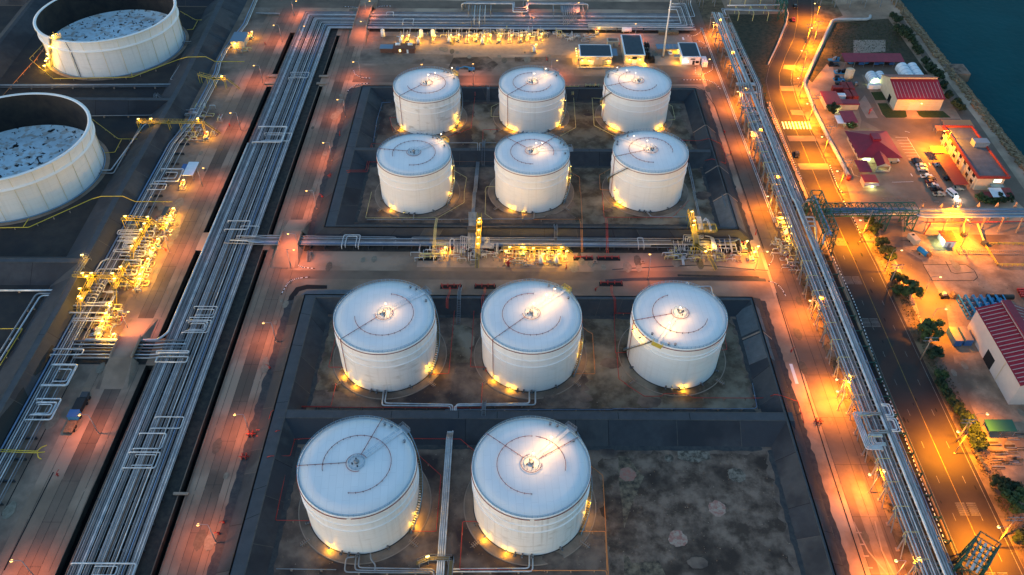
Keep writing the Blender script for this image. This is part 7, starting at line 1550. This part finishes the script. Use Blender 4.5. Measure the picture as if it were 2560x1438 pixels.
# ================================================================ VEHICLES
def car_proto(m, kind='car'):
    t = thing('parked_car', 'car', 'car'); L, W = (4.4, 1.8) if kind != 'van' else (5.2, 1.95); b = MB()
    prof = {'car': [(-2.2,.35),(-2.2,.85),(-1.7,.95),(-1.1,1.42),(.5,1.45),(1.15,.98),(2.05,.82),(2.2,.6),(2.2,.35)],
            'pickup': [(-2.5,.4),(-2.5,.95),(-.7,.95),(-.6,1.65),(.6,1.68),(1.15,1.05),(2.2,.95),(2.45,.7),(2.45,.4)],
            'van': [(-2.6,.35),(-2.6,1.9),(-2.4,2.05),(1.3,2.05),(2.1,1.3),(2.55,1.0),(2.6,.35)]}[kind]
    n = len(prof); k = len(b.v); cz = max(p[1] for p in prof)
    for s in (-1, 1):
        for x, z in prof: b.v.append((x, s*W/2*(1 if z < 1 else (.86 if kind != 'van' else .94)), z))
    for i in range(n): j = (i+1) % n; b.face([k+i, k+j, k+n+j, k+n+i], m)
    b.face([k+i for i in range(n)][::-1], m); b.face([k+n+i for i in range(n)], m)
    if kind == 'pickup': b.box(-2.35,-.75,.96,-.8,.75,.98,'joint')
    b.build('body', t); b = MB()
    G1 = {'car':((-1.55,1.05,-1.12,1.4),(.56,1.42,1.1,1.03)),'pickup':((.65,1.64,1.12,1.1),),'van':((1.36,2.0,2.08,1.36),)}[kind]
    for x0, z0, x1, z1 in G1: b.quad((x0,-.66,z0+.03),(x0,.66,z0+.03),(x1,.7,z1+.03),(x1,-.7,z1+.03),'glass_dark')
    for s in (-1,1):
        y = s*(W/2*.90+.02)
        if kind == 'car': b.quad((-1.3,y,1.02),(.85,y,1.02),(.45,y*.97,1.36),(-1.0,y*.97,1.36),'glass_dark')
        elif kind == 'pickup': b.quad((-.5,y,1.1),(.9,y,1.1),(.55,y*.97,1.55),(-.5,y*.97,1.55),'glass_dark')
        else: b.quad((-2.3,y*1.05,1.2),(1.6,y*1.05,1.2),(1.3,y*1.05,1.75),(-2.3,y*1.05,1.75),'glass_dark')
    b.build('windows', t)
    for x in (-L*.31, L*.31):
        for s in (-1,1): b = MB(); b.tube([(x,s*W/2-.1*s,.33),(x,s*(W/2+.04),.33)], .33, 'rubber', 12); b.build('wheel', t)
    for s in (-1,1): b = MB(); b.box(prof[-2][0]-.05,s*.62-.17,.62,prof[-2][0]+.03,s*.62+.17,.78,'glow_white' if kind == 'van' else 'silver_paint'); b.build('headlight', t)
    for s in (-1,1): b = MB(); b.box(prof[0][0]-.03,s*.65-.15,.65,prof[0][0]+.05,s*.65+.15,.82,'red_paint'); b.build('tail_light', t)
    return t
CARS = {}
def car(m, kind, n, x, y, rz, label, cat='car', grp='cars parked in the office yard'):
    if (m, kind) not in CARS: CARS[m, kind] = car_proto(m, kind)
    p = Z(n, x, y, 0); o = place(CARS[m, kind], USED, p[0], p[1], .03, R(rz), label, grp); o['category'] = cat; return o
for a in (('black_paint','car','j',1690,190,2,'black car heading the row parked in the office yard'),('black_paint','car','j',1715,232,0,'second black car from the far end of the office yard row'),('silver_paint','car','j',1775,295,0,'silver car third in the office yard row'),('silver_paint','car','j',1805,375,0,'silver car beside the gap in the office yard row'),
     ('white_paint','pickup','j',1885,510,0,'white pickup parked below the gap in the row'),('black_paint','car','j',1965,565,0,'black car below the white pickup'),('maroon_paint','car','j',1965,625,0,'dark red car below the black one that follows the white pickup'),('silver_paint','pickup','j',2010,700,0,'black and silver pickup low in the row'),('black_paint','pickup','j',2085,775,0,'dark pickup last but one in the row'),
     ('wall_cream','pickup','j',2135,870,0,'yellow lit pickup at the end of the row'),('silver_paint','car','j',1235,195,0,'silver car half under the hip roofed house'),('white_paint','van','j',2390,870,-70,'white minibus with headlights on beside the red carport'),
     ('silver_paint','car','i',650,690,0,'silver car peeking from under the red carport'),('black_paint','car','i',790,900,0,'dark car peeking from under the red carport'),('wall_cream','car','i',920,1045,0,'pale car at the open end of the red carport'),
     ('white_paint','car',3,1180,402,95,'white car parked under the mast'),('white_paint','pickup',3,1815,860,3,'farthest of three white pickups under the elevated rack'),('white_paint','pickup',3,1830,905,3,'middle one of three white pickups under the elevated rack'),('white_paint','pickup',3,1845,950,3,'nearest of three white pickups under the elevated rack'),
     ('black_paint','car',4,215,1165,-100,'dark car with red tail lights driving on the main road'),('maroon_paint','car',4,187,155,-95,'dark red car far up the main road'),('black_paint','car',4,203,55,-95,'car with red lights under the far crossing rack')): car(*a)
vn = [o for o in C.objects if o.get('label', '').startswith('white minibus')][0]; light(vn, 3.4, 0, .7, 260, (1,.9,.75), .3, off=(0,0,0))
for k in range(9):
    p = Z(4, 620+k*38, 487+(k % 3)*3, 0); t = thing('machine', 'blue or black machine parked under the long maroon shed roof, %s from the left' % ORD[k], 'machine', (p[0],p[1],0), 'machines under the long shed roof'); m = ('blue_paint','black_steel','roof_blue')[k % 3]
    b = MB(); b.box(p[0]-1.3,p[1],.5,p[0]+1.3,p[1]+3.6,1.5,m); b.build('body', t); b = MB(); b.box(p[0]-.9,p[1]+.5,1.5,p[0]+.7,p[1]+1.9,2.4,m); b.build('cab', t)
    for s in (-1,1): b = MB(); b.tube([(p[0]+s*1.3,p[1]+.6,.5),(p[0]+s*1.5,p[1]+.6,.5)],.5,'rubber',10); b.tube([(p[0]+s*1.3,p[1]+2.8,.5),(p[0]+s*1.5,p[1]+2.8,.5)],.5,'rubber',10); b.build('wheel', t)
mk = [(4,490,455,'blue_paint'),(4,490,490,'black_steel'),(4,535,545,'blue_bright'),(4,585,545,'blue_paint'),(4,530,600,'blue_bright'),(4,545,635,'black_steel'),(4,590,645,'black_steel'),(4,630,635,'steel_dark')]
for k, (n, x, y, m) in enumerate(mk):
    p = Z(n, x, y, 0); t = thing('equipment_skid', 'dark blue and black equipment skid near the beige water tank, %s from the far end' % ORD[k], 'equipment', (p[0],p[1],0), 'equipment skids near the water tank'); rnd = random.Random(k)
    b = MB(); b.box(p[0]-2.6,p[1]-1.4,.1,p[0]+2.6,p[1]+1.4,.5,m); b.build('skid', t)
    for j in range(5): b = MB(); x2, y2 = p[0]+rnd.uniform(-2.2,2.0), p[1]+rnd.uniform(-1,1); b.box(x2-.6,y2-.5,.5,x2+.6,y2+.5,.5+rnd.uniform(.5,1.8),rnd.choice([m,'black_steel','steel_grey'])); b.build('unit', t)
# blue steel frames by the warehouse
for k in range(6):
    p = Z('l', 560+k*150, 230, 0); t = thing('steel_cradle', 'blue steel cradle holding drums, %s from the left beside the warehouse' % ORD[k], 'cradle', (p[0],p[1],0), 'blue steel cradles'); x, y = p[0], p[1]; m = 'blue_bright' if k else 'canvas'; m = 'blue_bright'
    b = MB()
    for s in (0, 2.2):
        b.bar((x+s,y,.2),(x+s,y-10,.2),.22,m); b.bar((x+s,y,2.3),(x+s,y-10,2.3),.26,m)
        for j in range(6): b.bar((x+s,y-2*j,.2),(x+s,y-2*j,2.3),.18,m)
    for j in range(6): b.bar((x,y-2*j,.2),(x+2.2,y-2*j,.2),.18,m)
    for z in (.8,1.4,2.0): b.bar((x,y-10,z),(x+2.2,y-10,z),.14,m)
    b.build('frame', t)
    for j in range(4): b = MB(); b.ball(x+1.1,y-1.4-2.3*j,1.2,.8,m if k > 1 else 'pipe_dull',12); b.build('drum', t)
p = Z('l', 1200, 180, 1.2); q = Z('l', 1700, 180, 1.2); t = thing('long_pipe_section', 'thick black pipe section lying behind the blue cradles', 'pipe section', (p[0],p[1],0)); b = MB(); b.tube([p, q], 1.0, 'black_steel', 14); b.build('tube', t); b = MB(); b.tube([(p[0]-.3,p[1],1.2),p], 1.2, 'steel_dark', 14); b.build('flange', t)
for k in range(4):
    p = Z('l', 1780+k*25, 25+k*45, .5); t = thing('red_beam', 'red steel beam at the right edge behind the warehouse, %s from the back' % ORD[k], 'beam', (p[0],p[1],0), 'red steel beams'); b = MB(); b.box(p[0],p[1]-.3,0,p[0]+9,p[1]+.3,.12,'red_paint'); b.box(p[0],p[1]-.08,.12,p[0]+9,p[1]+.08,.7,'red_paint'); b.box(p[0],p[1]-.3,.7,p[0]+9,p[1]+.3,.82,'red_paint'); b.build('beam', t)
p = Z('l', 310, 190, 0); t = thing('tractor', 'dark small tractor with a trailer beside the blue cradles', 'tractor', (p[0],p[1],0)); b = MB(); b.box(p[0]-1.4,p[1]-.7,.6,p[0]+1.2,p[1]+.7,1.4,'black_steel'); b.build('body', t); b = MB(); b.box(p[0]-.9,p[1]-.5,1.4,p[0]+.2,p[1]+.5,2.3,'wall_pinkish'); b.build('cab', t)
for x, s, r in ((-.9,-1,.7),(-.9,1,.7),(.9,-1,.45),(.9,1,.45)): b = MB(); b.tube([(p[0]+x,p[1]+s*.7,r),(p[0]+x,p[1]+s*.95,r)], r, 'rubber', 12); b.build('wheel', t)
b = MB(); b.box(p[0]+2,p[1]-1,.6,p[0]+5,p[1]+1,.8,'wood'); b.tube([(p[0]+3.2,p[1]-1,1.4),(p[0]+3.2,p[1]+1,1.4)],.8,'wood',12); b.build('trailer', t)
# blue tank trailer, orange sphere, white generator, pit rails, battered parts
p = Z('k', 385, 690, 0); t = thing('tank_trailer', 'bright blue tank trailer beside the orange ball', 'trailer', (p[0],p[1],0)); b = MB(); b.tube([(p[0]-.9,p[1]+1.8,1.3),(p[0]+.9,p[1]-1.8,1.3)], 1.0, 'blue_bright', 14); b.build('tank', t)
for s in (-1,1): b = MB(); b.tube([(p[0]+s*1.0,p[1]-.5,.45),(p[0]+s*1.25,p[1]-.5,.45)],.45,'rubber',10); b.build('wheel', t)
b = MB(); b.bar((p[0]-1,p[1]+1,.5),(p[0]-3.4,p[1]+1.4,.4),.15,'steel_dark'); b.build('tow_bar', t)
p = Z('k', 475, 725, 0); t = thing('float_ball', 'orange red ball beside the blue trailer', 'float', (p[0],p[1],0)); b = MB(); b.ball(p[0],p[1],1.25,1.25,'orange_paint',16); b.build('ball', t); b = MB(); b.tube(arc_pts(p[0],p[1],1.3,0,345,1.25,16),.08,'red_dark',4,closed=True); b.build('band', t)
p = Z('k', 245, 510, 0); t = thing('generator', 'cream generator box on wheels in the yard under the eastern rack', 'generator', (p[0],p[1],0)); b = MB(); b.obox(p[0],p[1],1.6,2.4,4.6,2.2,R(14),'wall_cream'); b.build('body', t)
for s in (-1,1): b = MB(); b.tube([(p[0]+s*1.0,p[1],.4),(p[0]+s*1.3,p[1],.4)],.4,'rubber',10); b.build('wheel', t)
b = MB(); b.obox(p[0]-.2,p[1]+1,2.75,1,.8,.08,R(14),'joint'); b.build('vent', t); b = MB(); b.bar((p[0]-1,p[1]+.5,.4),(p[0]-4.5,p[1]+.3,.3),.12,'steel_dark'); b.build('tow_bar', t)
t = thing('pit_railing', 'yellow railing round the black open pit', 'railing', (178,225,0)); b = MB(); b.rail([(178,225,0),(193,225,0),(193,237,0),(178,237,0),(178,225,0)], 1.1, 'yellow_paint', .16, 1.8); b.build('rail', t); b = MB(); b.box(188.5,225.2,-.5,188.9,236.8,-.2,'yellow_paint'); b.box(190.5,225.2,-.5,190.9,236.8,-.2,'yellow_paint'); b.build('beam', t)
for k, (x, y, x2, y2) in enumerate(((980,305,1020,390),(1190,295,1330,520))):
    p, q = Z('k', x, y, 1), Z('k', x2, y2, 1); t = thing('boom', ['short pale post lying in the orange lit ground','long crane jib beside the black pit'][k], 'boom', (p[0],p[1],0)); b = MB(); b.bar((p[0],p[1],3),(q[0],q[1],.8),.5,'yellow_pipe'); b.build('jib', t); b = MB(); b.obox(q[0],q[1],.7,1.8,1.8,1.4,.4,'steel_dark'); b.build('base', t)
t = thing('grating_track', 'long ribbed track beside the pale concrete yard', 'track', (170,222,0)); a, c = Z('k', 935, 690, 0), Z('k', 2100, 690, 0); b = MB(); b.box(a[0],a[1]-.2,.06,c[0],a[1]+.1,.3,'steel_grey'); b.box(a[0],a[1]+1.6,.06,c[0],a[1]+1.9,.3,'steel_grey'); b.build('rail', t)
b = MB(); x = a[0]
while x < c[0]: b.box(x,a[1]-.6,.3,x+.3,a[1]+2.4,.42,'concrete'); x += .75
b.build('sleepers', t)
rnd = random.Random(3)
for k in range(16):
    p = Z(12, rnd.uniform(1690,1900), rnd.uniform(390,640), 0); t = thing('timber_stack', 'planks and scrap in the yard below the green canopy, %s patch from the back' % ORD[k], 'timber stack', (p[0],p[1],0), 'stacks in the scrap yard')
    for j in range(5): b = MB(); x, y = p[0]+rnd.uniform(-.4,.4), p[1]-.6+j*.28; b.obox(x,y,.15+.12*(j % 3),rnd.uniform(2.5,4),.22,.14,rnd.uniform(-.06,.06),rnd.choice(['wood','steel_grey','concrete','bark'])); b.build('plank', t)
for k in range(6):
    p = Z(12, 1545+k*16, 520+k*26, 0); t = thing('drum', 'rusty drum on the verge below the hedge, %s from the hedge' % ORD[k], 'drum', (p[0],p[1],0), 'drums on the verge'); b = MB(); b.cyl(p[0],p[1],0,.95,.5,'pipe_rust',12); b.build('body', t); b = MB(); b.cyl(p[0],p[1],.95,1.0,.53,'steel_dark',12); b.build('lid', t)
# flatbed with blue canopy on the left road
p = Z('g', 1150, 1110, 0); t = thing('flatbed_truck', 'truck with blue cab roof, dark box and wooden flatbed parked on the left yard', 'truck', (p[0],p[1],0)); x, y = p[0], p[1]; b = MB(); b.box(x-1.3,y-6.4,.8,x+1.3,y+8,1.05,'steel_dark'); b.build('chassis', t)
b = MB(); b.box(x-1.45,y-1.6,1.06,x+1.45,y+1.0,2.6,'blue_paint'); b.box(x-1.5,y-1.7,2.6,x+1.5,y+1.1,2.8,'roof_blue'); b.build('cab', t); b = MB(); b.box(x-1.4,y+1.3,1.06,x+1.4,y+6,2.4,'black_steel'); b.build('cargo_box', t)
b = MB(); b.box(x-1.0,y+6.4,1.06,x+1.2,y+8.6,2.1,'steel_dark'); b.build('engine_cover', t); b = MB(); b.box(x-1.4,y-6.2,1.06,x+1.4,y-1.9,1.3,'wood')
for k in range(7): b.box(x-1.35+k*.4,y-6.1,1.302,x-1.05+k*.4,y-2,1.36,'wood')
b.build('flatbed', t)
for yy in (-5,-3.6,0,5.2,7.4):
    for s in (-1,1): b = MB(); b.tube([(x+s*1.1,y+yy,.5),(x+s*1.45,y+yy,.5)],.5,'rubber',12); b.build('wheel', t)
# blue boom lift
p = Z('b', 1330, 655, 0); t = thing('boom_lift', 'blue boom lift on the gravel behind the rear tanks', 'boom lift', (p[0],p[1],0)); x, y = p[0], p[1]; b = MB(); b.box(x-1.5,y-1,.5,x+1.5,y+1,1.5,'blue_paint'); b.build('body', t)
b = MB(); b.bar((x+.6,y,1.6),(x-3.5,y,2.4),.35,'blue_bright'); b.bar((x-3.5,y,2.4),(x-6.4,y-.3,1.5),.28,'blue_bright'); b.build('arm', t); b = MB(); b.box(x-7.6,y-.9,.9,x-6.2,y+.5,1.1,'blue_paint'); b.rail([(x-7.6,y-.9,1),(x-6.2,y-.9,1),(x-6.2,y+.5,1),(x-7.6,y+.5,1),(x-7.6,y-.9,1)],1.0,'blue_paint',.1,.8); b.build('basket', t)
for xx in (-1,1):
    for s in (-1,1): b = MB(); b.tube([(x+xx,y+s*.8,.5),(x+xx,y+s*1.15,.5)],.5,'rubber',10); b.build('wheel', t)
t = place(HY, USED, *Z('e', 1475, 800, 0)[:2], .04, 0, 'bright red round monitor beside the dark pump', 'red hydrants', 1.9)
# utility poles
def upole(n, x, y, label, h=11, arm=2.2, rz=0):
    p = Z(n, x, y, 0); t = thing('utility_pole', label, 'utility pole', (p[0],p[1],0), 'utility poles along the main road'); b = MB(); b.cyl(p[0],p[1],0,h,.24,'concrete',8,.14); b.build('pole', t)
    for z in (h-.4, h-1.8):
        b = MB(); b.bar((p[0]-arm,p[1],z),(p[0]+arm,p[1],z),.16,'steel_grey'); b.build('cross_arm', t)
        b = MB()
        for k in (-.9,-.45,.45,.9): b.cyl(p[0]+arm*k,p[1],z+.08,z+.45,.09,'steel_dark',6)
        b.build('insulators', t)
    return t
for a in ((8,900,715,'concrete utility pole beside the tree near the pale yard'),(8,1140,1260,'concrete utility pole between the two dark trees'),(12,1410,440,'concrete utility pole leaning over the long hedge'),(12,1735,1165,'concrete utility pole at the lower right'),(4,225,655,'utility pole where the white pipe turns'),(4,345,305,'utility pole near the far bend of the main road'),
     (4,320,870,'utility pole with cross arms inside the white pipe above the crossing'),(4,430,1105,'utility pole inside the white pipe below the crossing'),(4,540,1360,'utility pole beside the end of the white pipe'),(8,720,305,'utility pole just south of the truss bridge'),(4,285,330,'utility pole in the roadside row of frames')): upole(*a)
# ================================================================ TREES AND SHRUBS
def tree_proto(name, h, cw, trunk_h, m, seed, leaves=1500, squash=.8, cat='tree', leaf=.42):
    rnd = random.Random(seed); t = thing(name, name, cat); b = MB()
    b.tube([(0,0,0),(.1,.05,trunk_h*.5),(0,.1,trunk_h),(.15,0,h*.7)], max(.08, h*.025), 'bark', 7)
    cl = []
    for k in range(14):
        a = rnd.uniform(0, 6.28); q = rnd.random()**.6; z = trunk_h+(h-trunk_h)*rnd.uniform(.12,.95); rr = cw*.5*q*(1-.45*abs((z-trunk_h)/(h-trunk_h)-.4)); cl.append((rr*math.cos(a), rr*math.sin(a), z, cw*rnd.uniform(.13,.24)))
    for c4 in cl[:7]: b.tube([(0,.05,trunk_h*rnd.uniform(.7,1)), (c4[0]*.5,c4[1]*.5,c4[2]*.75), c4[:3]], max(.04,h*.010), 'bark', 5)
    b.build('trunk', t); b = MB()
    for k in range(leaves):
        c4 = rnd.choice(cl); v = Vector((rnd.gauss(0,1), rnd.gauss(0,1), rnd.gauss(0,1))).normalized()*c4[3]*rnd.uniform(.55,1.1); v.z *= squash
        p = Vector(c4[:3])+v; n = (v.normalized()+Vector((rnd.uniform(-.6,.6), rnd.uniform(-.6,.6), rnd.uniform(-.2,.8)))).normalized(); x = n.orthogonal().normalized(); y = n.cross(x); s = leaf*rnd.uniform(.6,1.3)
        ang = rnd.uniform(0, 6.28); x, y = x*math.cos(ang)+y*math.sin(ang), y*math.cos(ang)-x*math.sin(ang)
        b.quad(p-x*s, p-y*s*.6, p+x*s, p+y*s*.6, m)
    b.build('crown', t); return t
TA = tree_proto('broadleaf_tree', 7.0, 7.4, 1.8, 'leaf', 1, 2600); TB = tree_proto('broadleaf_tree', 5.0, 5.6, 1.2, 'leaf_dark', 2, 2000); TC = tree_proto('shrub', 2.4, 3.6, .3, 'leaf', 3, 900, cat='shrub', leaf=.3); TD = tree_proto('shrub', 2.8, 4.4, .3, 'leaf_dark', 4, 1000, cat='shrub', leaf=.32)
for pr, n, x, y, s, lab in ((TB,8,800,310,.85,'tree just below the truss bridge'),(TC,8,760,240,1.2,'shrub under the truss bridge'),(TB,8,840,410,.8,'tree in the verge row, second below the truss bridge'),(TB,8,880,470,.85,'tree in the verge row, third below the truss bridge'),(TC,8,910,500,1.0,'shrub closing the tree row below the truss bridge'),
      (TB,8,965,690,.9,'smaller tree beside the utility pole'),(TA,8,1045,800,.95,'dark round tree below the utility pole'),(TC,8,975,760,1.3,'low shrub left of the dark round tree'),(TA,8,1190,1110,1.1,'tall dark tree left of the white topped truck boxes'),(TB,8,1225,1235,.85,'tree at the foot of the lower utility pole'),(TC,8,1295,1400,1.2,'round shrub at the corner of the verge'),
      (TB,12,1780,830,1.0,'dark tree beside the lane at the lower right'),(TA,12,1790,930,.95,'large dark tree at the lower right'),(TB,12,1900,1230,1.0,'tree cut by the right edge near the bottom'),(TB,12,1720,780,.8,'small tree above the large dark one'),
      (TB,'i',1530,1230,.75,'tree beside the white canopy near the office'),(TC,'i',1440,1250,1.1,'shrub in the lit garden beside the office'),(TC,'i',1340,1235,1.1,'shrub beside the small red canopy'),(TC,'i',1260,1200,1.2,'brightly lit shrub beside the lamp'),(TB,'i',1680,1220,.7,'tree under the red canopy near the office'),
      (TB,4,1330,740,.8,'bright green tree right of the workshop hall'),(TD,4,1300,660,1.2,'shrub at the far right corner of the hall'),(TB,4,1390,800,.85,'dark tree right of the hall'),(TD,4,1430,830,1.1,'shrub beside the dark tree right of the hall'),(TD,4,1260,590,1.5,'big round shrub behind the hall'),(TD,4,1200,540,1.5,'round shrub behind the long vaulted shelters'),(TD,4,1165,480,1.2,'shrub by the coastal path near the vaulted shelters'),
      (TC,'h',380,960,1.3,'green lit shrub below the maroon canopy'),(TD,'h',110,720,1.4,'dark shrub below the bright red roofed hut')):
    p = Z(n, x, y, 0); place(pr, USED, p[0], p[1], 0, random.uniform(0,6), lab, 'trees and shrubs east of the main road', s)
k = 0
for x, y, s in ((960,175,1.3),(975,240,1.3),(1000,255,1.5),(1020,285,1.6),(1050,310,1.4),(1085,345,1.0),(1110,380,1.1),(1130,410,1.1),(935,135,1.0)):
    p = Z(4, x, y, 0); place(TD, USED, p[0], p[1], 0, random.uniform(0,6), 'shrub beside the coastal path, %s from the sea wall end' % ORD[k], 'shrubs beside the coastal path', s); k += 1
hedge = [(1290,20),(1320,60),(1350,110),(1375,150),(1400,190),(1425,225),(1450,255),(1475,300),(1500,340),(1520,390),(1540,430),(1560,470)]
for k, (x, y) in enumerate(hedge):
    p = Z(12, x, y, 0); place(TC if k % 2 else TD, USED, p[0], p[1], 0, random.uniform(0,6), 'bush of the long hedge beside the main road, %s from its far end' % ORD[k], 'bushes of the roadside hedge', .9+.35*(k > 6))
rnd = random.Random(9); b = MB()
for k in range(5200):
    r = rnd.random()
    if r < .45: x, y = rnd.uniform(135.5,140.5), rnd.uniform(100,245)
    elif r < .8: 
        p = Z(4, rnd.uniform(480,1000), rnd.uniform(170,420), 0); x, y = p[0], p[1]
    else: x, y = rnd.uniform(104,111), rnd.uniform(110,235)
    s = rnd.uniform(.12,.35); a = rnd.uniform(0,6.28); b.tri((x+s*math.cos(a),y+s*math.sin(a),.03),(x-s*math.cos(a),y-s*math.sin(a),.03),(x+rnd.uniform(-.1,.1),y,rnd.uniform(.15,.5)),'leaf' if rnd.random() < .5 else 'weeds')
o = b.build('ground_cover'); o['kind'] = 'stuff'; o['label'] = 'tufts of weeds on the verges and waste ground'
rnd = random.Random(19); b = MB()
for k in range(2600):
    z = rnd.random()
    if z < .25: x, y = rnd.uniform(-61,80), rnd.uniform(248,340)
    elif z < .5: x, y = rnd.uniform(-62,76), rnd.uniform(158,198)
    elif z < .75: x, y = rnd.uniform(-62,75), rnd.uniform(100,143)
    else: x, y = rnd.uniform(140,212), rnd.uniform(110,240)
    s = rnd.uniform(.06,.22); b.obox(x, y, s*.3+.03, s*1.4, s, s*.7, rnd.uniform(0,3), rnd.choice(['rock','concrete','concrete_dark']), top=.6)
o = b.build('rubble'); o['kind'] = 'stuff'; o['label'] = 'loose stones scattered on the bare ground'
